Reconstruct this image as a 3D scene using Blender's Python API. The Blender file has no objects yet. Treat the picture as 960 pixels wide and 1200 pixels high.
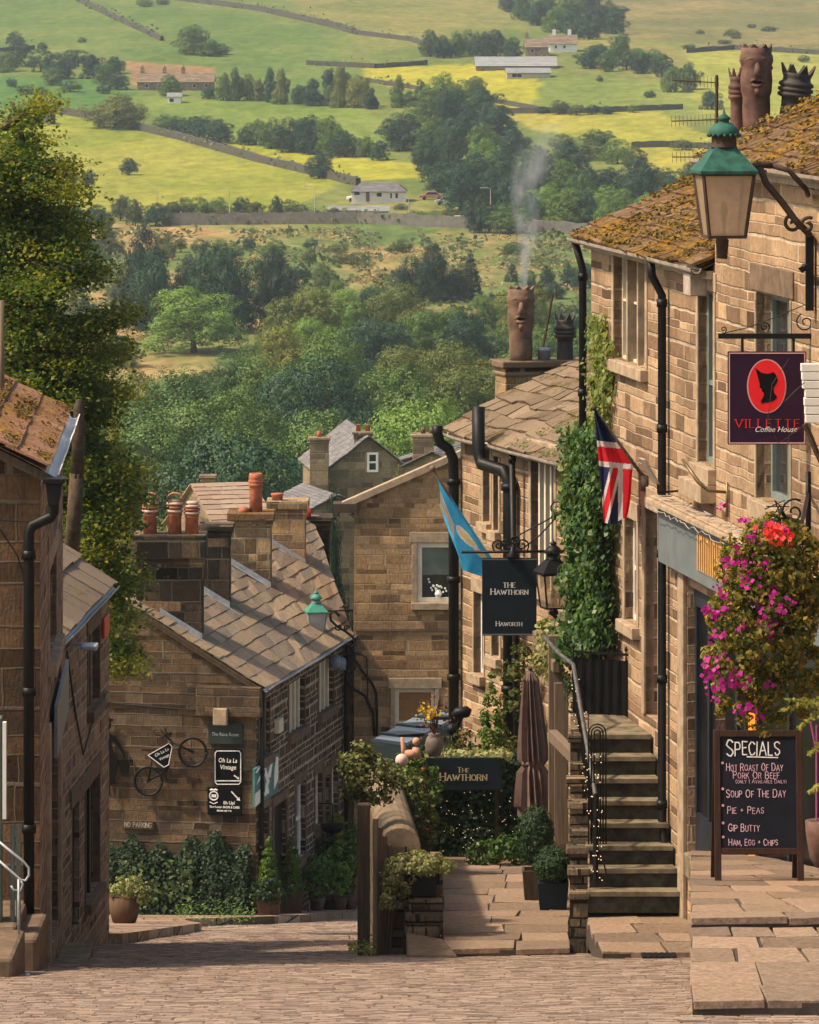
import bpy, bmesh, math, random
import numpy as np
from mathutils import Vector, Matrix, noise as mnoise
R = math.radians
SC = bpy.context.scene
COL = SC.collection
# ---------------------------------------------------------------- camera
F = 6000.0; CX = 480.0          # focal length and principal column, in photograph pixels
cam = bpy.data.objects.new('camera', bpy.data.cameras.new('camera'))
COL.objects.link(cam); SC.camera = cam
cam.data.sensor_width = 36; cam.data.lens = F / 1200 * 36
cam.rotation_euler = (R(90), 0, 0); cam.data.shift_y = -0.5
cam.data.clip_start = 0.5; cam.data.clip_end = 9000
# ---------------------------------------------------------------- sky and sun
SUN = Vector((-0.60, -0.13, 0.79)).normalized()
w = bpy.data.worlds.new('World'); SC.world = w; w.use_nodes = True
nt = w.node_tree; nt.nodes.clear()
sky = nt.nodes.new('ShaderNodeTexSky'); sky.sky_type = 'NISHITA'; sky.sun_disc = False
sky.sun_elevation = math.asin(SUN.z); sky.sun_rotation = math.atan2(SUN.x, SUN.y)
sky.air_density = 1.0; sky.dust_density = 3.0; sky.ozone_density = 1.0
bg = nt.nodes.new('ShaderNodeBackground'); bg.inputs[1].default_value = 0.15
ow = nt.nodes.new('ShaderNodeOutputWorld')
tint = nt.nodes.new('ShaderNodeMix'); tint.data_type = 'RGBA'; tint.blend_type = 'MULTIPLY'; tint.inputs[0].default_value = 1; tint.inputs[7].default_value = (1.0, .93, .80, 1)   # late-afternoon warmth
nt.links.new(sky.outputs[0], tint.inputs[6]); nt.links.new(tint.outputs[2], bg.inputs[0]); nt.links.new(bg.outputs[0], ow.inputs[0])
sun = bpy.data.objects.new('sun', bpy.data.lights.new('sun', 'SUN')); COL.objects.link(sun)
sun.data.energy = 3.9; sun.data.angle = R(3.0); sun.data.color = (1.0, 0.82, 0.60)
sun.rotation_euler = SUN.to_track_quat('Z', 'Y').to_euler(); sun.location = (-60, 60, 60)
SC.view_settings.view_transform = 'Standard'; SC.view_settings.look = 'None'
SC.view_settings.gamma = 1.0; SC.view_settings.use_curve_mapping = False
SC.view_settings.exposure = 0.6
SC.cycles.max_bounces = 6; SC.cycles.transparent_max_bounces = 8
SC.cycles.use_denoising = True; SC.cycles.volume_bounces = 0
SC.cycles.use_adaptive_sampling = True
# ---------------------------------------------------------------- helpers
def V(*a): return Vector(a)
def P(x, y, d): return Vector(((x - CX) / F * d, d, -y / F * d))    # photograph column/row at distance d
ZA = V(0, 0, 1)
WL = {}
def tag(o, label=None, cat=None, group=None, kind=None):
    for k, v in (('label', label), ('category', cat), ('group', group), ('kind', kind)):
        if v: o[k] = v
    return o
def thing(name, loc, label, cat, group=None):
    o = bpy.data.objects.new(name, None); COL.objects.link(o)
    o.location = loc; o.empty_display_size = .2; WL[o.name] = Vector(loc)
    return tag(o, label, cat, group)
class MB:
    def __init__(s): s.v = []; s.f = []; s.m = []
    def face(s, pts, mi=0):
        n = len(s.v); s.v.extend(tuple(p) for p in pts); s.f.append(tuple(range(n, n + len(pts)))); s.m.append(mi)
    def box(s, o, a, b, c, mi=0):
        o, a, b, c = Vector(o), Vector(a), Vector(b), Vector(c)
        if a.cross(b).dot(c) < 0: a, b = b, a
        p = [o, o + a, o + a + b, o + b, o + c, o + a + c, o + a + b + c, o + b + c]
        n = len(s.v); s.v.extend(tuple(q) for q in p)
        for f in ((3, 2, 1, 0), (4, 5, 6, 7), (0, 1, 5, 4), (1, 2, 6, 5), (2, 3, 7, 6), (3, 0, 4, 7)):
            s.f.append(tuple(n + i for i in f)); s.m.append(mi)
    def cbox(s, c, sx, sy, sz, u=V(1, 0, 0), n=V(0, 1, 0), mi=0, up=ZA):
        a, b, d = u * sx, n * sy, up * sz
        s.box(Vector(c) - (a + b + d) / 2, a, b, d, mi)
    def prism(s, pts, ext, mi=0):
        pts = [Vector(p) for p in pts]; e = Vector(ext); k = len(pts); n = len(s.v)
        s.v.extend(tuple(p) for p in pts); s.v.extend(tuple(p + e) for p in pts)
        s.f.append(tuple(range(n + k - 1, n - 1, -1))); s.m.append(mi)
        s.f.append(tuple(range(n + k, n + 2 * k))); s.m.append(mi)
        for i in range(k):
            j = (i + 1) % k; s.f.append((n + i, n + j, n + k + j, n + k + i)); s.m.append(mi)
    def tube(s, pts, r, k=8, mi=0):
        pts = [Vector(p) for p in pts]; rs = r if isinstance(r, (list, tuple)) else [r] * len(pts)
        n = len(s.v); pu = None
        for i, p in enumerate(pts):
            t = (pts[min(i + 1, len(pts) - 1)] - pts[max(i - 1, 0)]).normalized()
            if pu is None: pu = t.cross(ZA if abs(t.z) < .9 else V(1, 0, 0)).normalized()
            pu = (pu - t * pu.dot(t)).normalized(); pw = t.cross(pu)
            for j in range(k):
                a = 2 * math.pi * j / k; s.v.append(tuple(p + (pu * math.cos(a) + pw * math.sin(a)) * rs[i]))
        for i in range(len(pts) - 1):
            for j in range(k):
                q = (j + 1) % k; s.f.append((n + i * k + j, n + i * k + q, n + (i + 1) * k + q, n + (i + 1) * k + j)); s.m.append(mi)
        s.f.append(tuple(n + j for j in reversed(range(k)))); s.m.append(mi)
        e = n + (len(pts) - 1) * k; s.f.append(tuple(e + j for j in range(k))); s.m.append(mi)
    def lathe(s, c, prof, k=18, mi=0, ax=None, sq=None):
        c = Vector(c); n = len(s.v); ax = ax or (V(1, 0, 0), V(0, 1, 0), ZA)
        for (r, z) in prof:
            for j in range(k):
                a = 2 * math.pi * (j + .5) / k
                s.v.append(tuple(c + ax[0] * (r * math.cos(a)) + ax[1] * (r * math.sin(a)) + ax[2] * z))
        for i in range(len(prof) - 1):
            for j in range(k):
                q = (j + 1) % k; s.f.append((n + i * k + j, n + i * k + q, n + (i + 1) * k + q, n + (i + 1) * k + j)); s.m.append(mi)
        s.f.append(tuple(n + j for j in reversed(range(k)))); s.m.append(mi)
        e = n + (len(prof) - 1) * k; s.f.append(tuple(e + j for j in range(k))); s.m.append(mi)
    def ball(s, c, r, k=10, mi=0):
        h = k // 2
        s.lathe(Vector(c), [(max(r * math.sin(math.pi * i / h), 1e-4), -r * math.cos(math.pi * i / h)) for i in range(h + 1)], k, mi)
    def bar(s, a, b, wd, th, up=ZA, mi=0):
        a, b = Vector(a), Vector(b); t = (b - a); q = t.normalized().cross(up)
        q = q.normalized() if q.length > 1e-4 else V(1, 0, 0); r = q.cross(t.normalized())
        s.box(a - q * wd / 2 - r * th / 2, t, q * wd, r * th, mi)
    def build(s, name, mats, parent=None, smooth=False, loc=None, bevel=0):
        me = bpy.data.meshes.new(name)
        off = WL[parent.name] if parent is not None else (Vector(loc) if loc is not None else V(0, 0, 0))
        va = np.array(s.v, dtype=np.float64).reshape(-1, 3)
        me.from_pydata((va - np.array(off)).tolist(), [], s.f)
        finish(me, mats, s.m, smooth, np.array(off))
        o = bpy.data.objects.new(name, me); COL.objects.link(o)
        if parent is not None: o.parent = parent; WL[o.name] = off
        else: o.location = off; WL[o.name] = off
        if bevel:
            b = o.modifiers.new('bevel', 'BEVEL'); b.width = bevel; b.segments = 2; b.limit_method = 'ANGLE'
        return o
def finish(me, mats, mi=None, smooth=False, off=None):
    if not isinstance(mats, (list, tuple)): mats = [mats]
    for m in mats: me.materials.append(m)
    if mi is not None and len(mats) > 1: me.polygons.foreach_set('material_index', mi)
    if smooth: me.polygons.foreach_set('use_smooth', [True] * len(me.polygons))
    me.update()
    n = len(me.polygons)
    if n == 0: return
    nr = np.empty(n * 3); me.polygons.foreach_get('normal', nr); nr = nr.reshape(-1, 3)
    lt = np.empty(n, dtype=np.int64); me.polygons.foreach_get('loop_total', lt)
    lv = np.empty(len(me.loops), dtype=np.int64); me.loops.foreach_get('vertex_index', lv)
    co = np.empty(len(me.vertices) * 3); me.vertices.foreach_get('co', co); co = co.reshape(-1, 3)
    if off is not None: co = co + off
    nl = np.repeat(nr, lt, axis=0); pl = co[lv]
    t = np.stack([-nl[:, 1], nl[:, 0], np.zeros(len(nl))], 1)
    ln = np.linalg.norm(t, axis=1); flat = (ln < .08)
    t[flat] = (1, 0, 0); ln[flat] = 1; t /= ln[:, None]
    b = np.cross(nl, t)
    b[flat] = (0, 1, 0)
    uv = np.stack([(pl * t).sum(1), (pl * b).sum(1)], 1).astype(np.float32)
    l = me.uv_layers.new(name='UVMap'); l.data.foreach_set('uv', uv.ravel())
def raw(name, verts, faces, mats, parent=None, loc=None, smooth=False):
    b = MB(); b.v = verts; b.f = faces; b.m = [0] * len(faces)
    return b.build(name, mats, parent, smooth, loc)
def link_mesh(name, me, parent=None, loc=(0, 0, 0)):
    o = bpy.data.objects.new(name, me); COL.objects.link(o); o.parent = parent; o.location = loc; WL[o.name] = Vector(loc); return o
# ---------------------------------------------------------------- material graph helper
class G:
    def __init__(s, name):
        s.m = bpy.data.materials.new(name); s.m.use_nodes = True; s.t = s.m.node_tree; s.t.nodes.clear()
        s.out = s.t.nodes.new('ShaderNodeOutputMaterial')
    def put(s, sock, v):
        if v is None: return
        if isinstance(v, bpy.types.NodeSocket): s.t.links.new(v, sock)
        else:
            if sock.type == 'RGBA' and len(v) == 3: v = (*v, 1)
            sock.default_value = v
    def n(s, typ, ins=None, **pr):
        nd = s.t.nodes.new('ShaderNode' + typ)
        for k, v in pr.items(): setattr(nd, k, v)
        for k, v in (ins or {}).items(): s.put(nd.inputs[k], v)
        return nd
    def M(s, op, a, b=None, c=None):
        nd = s.n('Math', operation=op); s.put(nd.inputs[0], a); s.put(nd.inputs[1], b); s.put(nd.inputs[2], c); return nd.outputs[0]
    def noise(s, vec, scale, detail=4, rough=.55, dist=0):
        return s.n('TexNoise', {'Vector': vec, 'Scale': scale, 'Detail': detail, 'Roughness': rough, 'Distortion': dist}).outputs['Fac']
    def ramp(s, fac, stops, interp='LINEAR'):
        nd = s.n('ValToRGB', {'Fac': fac}); cr = nd.color_ramp; cr.interpolation = interp
        while len(cr.elements) < len(stops): cr.elements.new(.5)
        for e, (p, c) in zip(cr.elements, stops): e.position = p; e.color = (*c, 1) if len(c) == 3 else c
        return nd.outputs[0]
    def mix(s, f, a, b, mode='MIX'):
        nd = s.n('Mix', data_type='RGBA', blend_type=mode); s.put(nd.inputs[0], f); s.put(nd.inputs[6], a); s.put(nd.inputs[7], b); return nd.outputs[2]
    def smooth(s, x, a, b, lo=0., hi=1.):
        return s.n('MapRange', {'Value': x, 'From Min': a, 'From Max': b, 'To Min': lo, 'To Max': hi}, interpolation_type='SMOOTHSTEP').outputs[0]
    def uv(s): return s.n('UVMap').outputs[0]
    def pos(s): return s.n('NewGeometry').outputs['Position']
    def obj(s): return s.n('TexCoord').outputs['Object']
    def isl(s): return s.n('NewGeometry').outputs['Random Per Island']
    def bump(s, h, st, dist=.02): return s.n('Bump', {'Height': h, 'Strength': st, 'Distance': dist}).outputs[0]
    def bsdf(s, col, rough=.8, metal=0., normal=None, spec=.3, **kw):
        nd = s.n('BsdfPrincipled'); s.put(nd.inputs['Base Color'], col); s.put(nd.inputs['Roughness'], rough)
        s.put(nd.inputs['Metallic'], metal); s.put(nd.inputs['Specular IOR Level'], spec)
        if normal is not None: s.put(nd.inputs['Normal'], normal)
        for k, v in kw.items(): s.put(nd.inputs[k.replace('_', ' ')], v)
        s.t.links.new(nd.outputs[0], s.out.inputs['Surface']); return s.m
def stone(name, cols, mortar, bw=.42, bh=.2, mw=.012, bump=.7, soot=.3, sootcol=(.04, .033, .028), face=.35, stain=.5):
    g = G(name); uv = g.uv(); pos = g.pos()
    wob = g.n('TexNoise', {'Vector': uv, 'Scale': 1.7, 'Detail': 3.})
    sx = g.n('SeparateXYZ', {0: uv}); sw = g.n('SeparateColor', {0: wob.outputs['Color']})
    u = g.M('ADD', sx.outputs[0], g.M('MULTIPLY', g.M('SUBTRACT', sw.outputs[0], .5), .07))
    v = g.M('ADD', sx.outputs[1], g.M('MULTIPLY', g.M('SUBTRACT', sw.outputs[1], .5), .06))
    vb = g.M('DIVIDE', v, bh)
    vb = g.M('ADD', vb, g.M('MULTIPLY', g.M('SINE', g.M('MULTIPLY', vb, 1.9)), .27))
    row = g.M('FLOOR', vb); fv = g.M('FRACT', vb)
    rr = g.n('TexWhiteNoise', {'W': row}, noise_dimensions='1D').outputs[0]
    ub = g.M('ADD', g.M('MULTIPLY', g.M('DIVIDE', u, bw), g.M('ADD', .75, g.M('MULTIPLY', rr, .55))), g.M('MULTIPLY', rr, 17.3))
    ub = g.M('ADD', ub, g.M('MULTIPLY', g.M('SINE', g.M('ADD', g.M('MULTIPLY', ub, 2.3), row)), .28))
    colm = g.M('FLOOR', ub); fu = g.M('FRACT', ub)
    rnd = g.n('TexWhiteNoise', {'Vector': g.n('CombineXYZ', {0: row, 1: colm}).outputs[0]}, noise_dimensions='2D')
    du = g.M('MULTIPLY', g.M('MINIMUM', fu, g.M('SUBTRACT', 1., fu)), bw)
    dv = g.M('MULTIPLY', g.M('MINIMUM', fv, g.M('SUBTRACT', 1., fv)), bh)
    fine = g.noise(uv, 24, 4, .6)
    e = g.M('ADD', g.M('MINIMUM', du, dv), g.M('MULTIPLY', g.M('SUBTRACT', fine, .5), mw * .9))
    mask = g.smooth(e, mw * .5, mw * 1.5)
    n1 = g.noise(uv, 6, 6, .65)
    rv = g.M('ADD', g.M('MULTIPLY', rnd.outputs[0], .8), g.M('MULTIPLY', n1, .25))
    k = len(cols); c = g.ramp(rv, [(i / (k - 1) * .9 + .06, cc) for i, cc in enumerate(cols)])
    c = g.mix(g.smooth(fine, .3, .75, 0, face), c, (.5, .5, .5), 'OVERLAY') if False else g.mix(face, c, g.ramp(g.noise(uv, 15, 5, .7), [(.25, (.25, .25, .25)), (.8, (1.6, 1.5, 1.4))]), 'MULTIPLY')
    tool = g.noise(g.n('Mapping', {'Vector': uv, 'Scale': (38., 7., 1.)}).outputs[0], 1., 3, .6)
    c = g.mix(.55, c, g.ramp(tool, [(.32, (.45, .43, .42)), (.62, (1.25, 1.22, 1.2))]), 'MULTIPLY')
    r2 = g.n('SeparateColor', {0: rnd.outputs['Color']})
    c = g.mix(g.smooth(r2.outputs[1], .80, .93, 0., .72), c, (.30, .27, .25), 'MULTIPLY')
    c = g.mix(g.smooth(r2.outputs[2], .80, .95, 0., .55), c, (1.55, 1.5, 1.42), 'MULTIPLY')
    c = g.mix(mask, g.mix(g.smooth(g.noise(pos, 3.1, 4, .7), .4, .65, 0., .6), mortar, tuple(x * .45 for x in mortar)), c)
    st = g.noise(pos, .55, 6, .62, .3)
    c = g.mix(g.smooth(st, .47, .72, 0, soot), c, sootcol)
    s2 = g.noise(pos, 2.3, 5, .7)
    c = g.mix(g.smooth(s2, .5, .8, 0, stain * .6), c, (.42, .40, .38), 'MULTIPLY')
    s3 = g.noise(g.n('Mapping', {'Vector': pos, 'Scale': (1.7, 1.7, .16)}).outputs[0], 1., 5, .65)
    c = g.mix(g.smooth(s3, .50, .74, 0., .75 * min(1, soot * 1.6)), c, (.45, .42, .40), 'MULTIPLY')
    h = g.M('ADD', g.M('MULTIPLY', mask, .6), g.M('ADD', g.M('MULTIPLY', n1, .5), g.M('MULTIPLY', rnd.outputs[0], .25)))
    h = g.M('ADD', h, g.M('ADD', g.M('MULTIPLY', fine, .25), g.M('MULTIPLY', tool, .35)))
    return g.bsdf(c, .92, normal=g.bump(h, bump, .03), spec=.15)
def slate(name, cols, moss=0., mosscol=(.32, .19, .02), bump=.5, dirt=.4):
    g = G(name); r = g.isl(); uv = g.uv(); pos = g.pos()
    n = g.noise(pos, 7, 6, .7); k = len(cols)
    c = g.ramp(g.M('ADD', g.M('MULTIPLY', r, .75), g.M('MULTIPLY', n, .3)), [(i / (k - 1) * .9 + .08, cc) for i, cc in enumerate(cols)])
    c = g.mix(dirt, c, g.ramp(g.noise(pos, 19, 5, .75), [(.3, (.3, .28, .27)), (.7, (1.25, 1.2, 1.15))]), 'MULTIPLY')
    h = n
    if moss:
        mm = g.M('ADD', g.M('MULTIPLY', g.noise(pos, 1.3, 5, .6), .55), g.M('MULTIPLY', g.noise(pos, 9, 5, .7), .5))
        mk = g.smooth(mm, .60 - .12 * moss, .70 - .12 * moss)
        mc = g.ramp(g.noise(pos, 26, 4, .7), [(.3, tuple(x * .35 for x in mosscol)), (.55, mosscol), (.8, tuple(min(x * 1.7, 1) for x in mosscol))])
        c = g.mix(mk, c, mc); h = g.M('ADD', n, g.M('MULTIPLY', mk, g.M('ADD', .5, g.noise(pos, 30, 4, .7))))
    return g.bsdf(c, .9, normal=g.bump(h, bump, .03), spec=.2)
def leaf(name, cols, trans=.35, rough=.55, noisec=0.):
    g = G(name); r = g.isl()
    f = r
    if noisec:
        oi = g.n('ObjectInfo').outputs['Random']
        f = g.M('ADD', g.M('MULTIPLY', r, 1 - noisec), g.M('MULTIPLY', oi, noisec))
    k = len(cols); c = g.ramp(f, [(i / (k - 1) * .9 + .05, cc) for i, cc in enumerate(cols)])
    b = g.n('BsdfPrincipled', {'Base Color': c, 'Roughness': rough, 'Specular IOR Level': .25})
    t = g.n('BsdfTranslucent', {'Color': g.mix(1., c, (1.25, 1.35, .6), 'MULTIPLY')})
    mx = g.n('MixShader', {0: trans, 1: b.outputs[0], 2: t.outputs[0]})
    g.t.links.new(mx.outputs[0], g.out.inputs['Surface']); return g.m
def plain(name, col, rough=.6, metal=0., var=.25, scale=8., bump=.15, spec=.4):
    g = G(name); p = g.pos(); n = g.noise(p, scale, 5, .65)
    lo = tuple(x * (1 - var) for x in col); hi = tuple(min(x * (1 + var), 1) for x in col)
    return g.bsdf(g.ramp(n, [(.3, lo), (.7, hi)]), g.smooth(n, .2, .8, rough * .85, min(rough * 1.15, 1)), metal, g.bump(g.noise(p, scale * 4, 3), bump, .005), spec)
def woodm(name, a, b, rough=.75, sc=(30, 30, 1.6), spec=.2):
    g = G(name); mp = g.n('Mapping', {'Vector': g.pos(), 'Scale': sc}); n = g.noise(mp.outputs[0], 1., 6, .7, .4)
    return g.bsdf(g.ramp(n, [(.3, a), (.7, b)]), rough, normal=g.bump(n, .4, .01), spec=spec)
def glow(name, col, st):
    g = G(name); e = g.n('Emission', {0: (*col, 1), 1: st}); g.t.links.new(e.outputs[0], g.out.inputs['Surface']); return g.m
# ---------------------------------------------------------------- materials
Mt = {}
Mt['warm'] = stone('warm_gritstone', [(.14, .088, .052), (.29, .19, .115), (.38, .26, .162), (.46, .325, .205), (.22, .142, .085)], (.52, .405, .29), bw=.6, bh=.155, mw=.011, soot=.4, bump=.9)
Mt['house'] = stone('mixed_gritstone', [(.17, .105, .055), (.36, .225, .11), (.46, .30, .155), (.27, .17, .09), (.50, .345, .19)], (.40, .30, .195), bw=.42, bh=.15, mw=.008, soot=.5, bump=.8)
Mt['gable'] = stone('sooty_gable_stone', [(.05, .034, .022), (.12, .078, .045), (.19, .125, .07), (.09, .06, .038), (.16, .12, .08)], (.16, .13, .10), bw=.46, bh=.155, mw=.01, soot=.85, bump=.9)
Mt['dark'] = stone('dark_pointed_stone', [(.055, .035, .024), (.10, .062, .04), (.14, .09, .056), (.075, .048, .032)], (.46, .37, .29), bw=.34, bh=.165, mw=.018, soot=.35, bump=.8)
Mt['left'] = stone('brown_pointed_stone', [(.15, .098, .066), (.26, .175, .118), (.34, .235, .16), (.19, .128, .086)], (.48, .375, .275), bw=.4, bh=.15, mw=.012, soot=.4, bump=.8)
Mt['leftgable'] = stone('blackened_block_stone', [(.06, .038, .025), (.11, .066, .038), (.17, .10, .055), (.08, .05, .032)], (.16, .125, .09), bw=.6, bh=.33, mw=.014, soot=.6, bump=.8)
Mt['stack'] = stone('chimney_stone', [(.08, .06, .045), (.30, .21, .12), (.52, .36, .18), (.2, .14, .09), (.44, .3, .15)], (.42, .34, .25), bw=.38, bh=.24, mw=.014, soot=.75, sootcol=(.018, .016, .015), bump=.8)
Mt['soot'] = stone('sooty_chimney_stone', [(.016, .014, .012), (.035, .028, .023), (.085, .06, .04), (.024, .02, .017), (.32, .21, .115)], (.10, .085, .065), bw=.45, bh=.3, mw=.012, soot=.6, sootcol=(.012, .011, .011))
Mt['fieldwall'] = plain('field_walling', (.06, .055, .04), .95, 0, .4, 1.2)
Mt['roadwall'] = plain('sooty_road_walling', (.125, .115, .10), .95, 0, .35, .9)
Mt['rubble'] = stone('dry_walling', [(.07, .055, .038), (.16, .12, .08), (.25, .19, .125), (.11, .085, .06)], (.03, .025, .018), bw=.34, bh=.16, mw=.014, soot=.4, bump=1.)
Mt['far'] = stone('distant_stone', [(.16, .12, .08), (.26, .2, .135), (.33, .25, .17), (.2, .15, .1)], (.3, .24, .17), bw=.6, bh=.3, mw=.014, soot=.35)
Mt['sett'] = stone('road_setts', [(.13, .092, .07), (.25, .18, .138), (.33, .245, .188), (.40, .30, .23), (.19, .14, .105)], (.04, .03, .023), bw=.24, bh=.14, mw=.012, bump=1., soot=.12, stain=.25, face=.5)
Mt['flag'] = stone('stone_flags', [(.17, .125, .088), (.30, .215, .15), (.38, .275, .195), (.24, .175, .13), (.34, .23, .185)], (.03, .023, .016), bw=1.25, bh=.8, mw=.02, bump=.6, soot=.45, sootcol=(.10, .075, .05), stain=.6, face=.4)
Mt['flagslab'] = slate('flag_slabs', [(.12, .085, .06), (.27, .195, .135), (.36, .255, .18), (.18, .135, .10), (.32, .21, .17)], 0, bump=.8, dirt=.75)
Mt['setts'] = slate('worn_setts', [(.17, .122, .094), (.26, .19, .147), (.32, .237, .184), (.37, .277, .215), (.22, .163, .127)], 0, bump=.5, dirt=.4)
Mt['joint'] = plain('dark_joint_earth', (.055, .042, .03), .95, 0, .5)
Mt['dress'] = plain('dressed_stone', (.34, .255, .175), .9, var=.35, scale=5, bump=.4, spec=.1)
Mt['dressd'] = plain('dark_dressed_stone', (.15, .105, .072), .9, var=.4, scale=5, bump=.4, spec=.1)
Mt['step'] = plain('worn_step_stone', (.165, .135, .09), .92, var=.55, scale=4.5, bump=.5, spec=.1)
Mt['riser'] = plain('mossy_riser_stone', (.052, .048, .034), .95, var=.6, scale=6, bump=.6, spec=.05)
Mt['roofm'] = slate('mossy_stone_slate', [(.10, .062, .035), (.19, .115, .06), (.27, .175, .095), (.14, .09, .05)], .9, (.30, .155, .016), 1., .7)
Mt['roofh'] = slate('lichened_stone_slate', [(.11, .08, .052), (.185, .135, .088), (.25, .185, .125), (.15, .108, .072)], .45, (.16, .115, .025), .8)
Mt['roofc'] = slate('stone_slate', [(.12, .10, .08), (.22, .17, .122), (.29, .215, .145), (.36, .265, .17), (.17, .15, .125), (.29, .205, .14), (.24, .185, .135)], .0, bump=.7, dirt=.55)
Mt['roofl'] = slate('rusty_mossed_slate', [(.20, .095, .055), (.30, .15, .085), (.36, .2, .12), (.24, .12, .07)], .75, (.40, .20, .02), .9)
Mt['roofl2'] = slate('brown_slate', [(.15, .11, .078), (.23, .17, .12), (.28, .21, .15)], .15, (.2, .14, .03), .7)
Mt['roofp'] = slate('pale_pink_slate', [(.30, .205, .15), (.36, .255, .19), (.40, .3, .225)], 0, dirt=.25)
Mt['roofg'] = slate('grey_welsh_slate', [(.13, .125, .135), (.17, .165, .17), (.21, .205, .21)], 0, dirt=.25)
Mt['iron'] = plain('black_iron', (.006, .006, .0065), .5, 0, .4, 9, .2, .22)
Mt['blackpaint'] = plain('black_gloss_paint', (.008, .008, .009), .42, 0, .3, 6, .1, .25)
Mt['rust'] = plain('rusty_iron', (.06, .035, .024), .8, .2, .5, 16, .4)
Mt['verdigris'] = plain('verdigris_copper', (.02, .095, .07), .75, .2, .55, 9, .3)
Mt['mint'] = plain('mint_green_paint', (.045, .24, .17), .6, 0, .25, 9, .15)
Mt['white'] = plain('white_paint', (.74, .72, .68), .55, 0, .08, 6, .1)
Mt['cream'] = plain('cream_paint', (.66, .58, .44), .6, 0, .12, 6, .1)
Mt['greyframe'] = plain('grey_green_frame', (.16, .20, .19), .6, 0, .15, 6, .1)
Mt['gutter'] = plain('weathered_gutter', (.36, .30, .24), .7, 0, .35, 6, .3)
Mt['terra'] = plain('terracotta', (.35, .105, .055), .8, 0, .4, 7, .3)
Mt['terrab'] = plain('banded_clay', (.50, .34, .27), .8, 0, .3, 9, .3)
Mt['claydark'] = plain('sooty_clay', (.115, .06, .045), .75, 0, .55, 6, .4)
Mt['clayblack'] = plain('blackened_clay', (.045, .036, .034), .7, 0, .5, 6, .4)
Mt['clayface'] = plain('smoked_brown_clay', (.15, .09, .058), .75, 0, .5, 5, .4)
Mt['lead'] = plain('lead_flashing', (.36, .38, .41), .5, .3, .3, 8, .2)
Mt['slatesign'] = plain('slate_blue_black', (.011, .018, .024), .65, 0, .25, 5, .1, .15)
Mt['greysign'] = plain('grey_fascia_paint', (.13, .15, .155), .6, 0, .15, 3, .1)
Mt['purple'] = plain('aubergine_paint', (.026, .006, .026), .5, 0, .2, 5, .05, .2)
Mt['red'] = plain('signal_red', (.78, .012, .02), .4, 0, .08, 5, .05)
Mt['pinkish'] = plain('pale_pink_line', (.62, .36, .36), .5, 0, .1)
Mt['black'] = plain('flat_black', (.005, .005, .006), .8, 0, .2, 8, .1, .1)
Mt['letter'] = plain('white_lettering', (.80, .78, .72), .6, 0, .05)
Mt['goldletter'] = plain('gold_lettering', (.62, .50, .28), .5, 0, .15)
Mt['gold'] = plain('orange_gold_leaf', (.62, .32, .10), .45, 0, .15)
Mt['orange'] = plain('orange_poster', (.85, .28, .02), .6, 0, .1)
Mt['chalk'] = plain('pink_chalk', (.72, .45, .55), .95, 0, .35, 30)
Mt['chalkw'] = plain('white_chalk', (.72, .70, .72), .95, 0, .35, 30)
Mt['chalkboard'] = plain('chalkboard', (.011, .012, .020), .8, 0, .4, 3, .05, .12)
Mt['boardwood'] = woodm('dark_stained_wood', (.022, .012, .008), (.06, .03, .02), .7, (30, 30, 1.6), .12)
Mt['oldwood'] = woodm('weathered_wood', (.10, .07, .046), (.24, .175, .12))
Mt['darkwood'] = woodm('rotten_dark_wood', (.03, .021, .014), (.10, .07, .045))
Mt['doorwood'] = woodm('brown_door_paint', (.10, .06, .05), (.15, .095, .08), .6)
Mt['tubwood'] = woodm('planter_wood', (.06, .032, .02), (.13, .07, .042))
Mt['doorblue'] = plain('blue_black_joinery', (.016, .022, .032), .4, 0, .25, 4, .1)
Mt['teal'] = plain('teal_sign_paint', (.06, .19, .19), .5, 0, .3, 5)
Mt['navy'] = plain('navy_cloth', (.022, .028, .085), .85, 0, .2, 10)
Mt['redcloth'] = plain('red_cloth', (.62, .022, .035), .85, 0, .15, 10)
Mt['whitecloth'] = plain('off_white_cloth', (.72, .67, .64), .85, 0, .1, 10)
def cloth_mat(name, col):
    g = G(name); n = g.noise(g.pos(), 9, 4); c = g.ramp(n, [(.3, tuple(x * .8 for x in col)), (.7, col)]); b = g.n('BsdfPrincipled', {'Base Color': c, 'Roughness': .85, 'Specular IOR Level': .1}); t = g.n('BsdfTranslucent', {'Color': c}); mx = g.n('MixShader', {0: .4, 1: b.outputs[0], 2: t.outputs[0]}); g.t.links.new(mx.outputs[0], g.out.inputs['Surface']); return g.m
Mt['bluecloth'] = cloth_mat('sky_blue_cloth', (.06, .42, .78)); Mt['navy'] = cloth_mat('navy_cloth_thin', (.025, .03, .10)); Mt['redcloth'] = cloth_mat('red_cloth_thin', (.72, .025, .04)); Mt['whitecloth'] = cloth_mat('off_white_cloth_thin', (.74, .70, .68))
Mt['yellowcloth'] = cloth_mat('pale_yellow_cloth', (.72, .58, .28))
Mt['moss'] = leaf('roof_moss', [(.06, .042, .012), (.17, .10, .016), (.27, .15, .02), (.12, .10, .022), (.05, .04, .015)], .05, .95)
Mt['canvas'] = plain('brown_parasol_canvas', (.155, .098, .078), .9, 0, .3, 6, .3)
Mt['bark'] = plain('bark', (.075, .052, .036), .95, 0, .5, 9, .6, .1)
Mt['soil'] = plain('soil', (.03, .02, .013), .95, 0, .4, 9, .5, .1)
Mt['stem'] = plain('green_stem', (.06, .08, .03), .8, 0, .3, 9)
Mt['plasticgrey'] = plain('blue_grey_sheet', (.15, .175, .20), .45, 0, .25, 2.5, .2)
Mt['redbox'] = plain('red_alarm_box', (.55, .03, .025), .45, 0, .1)
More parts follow.
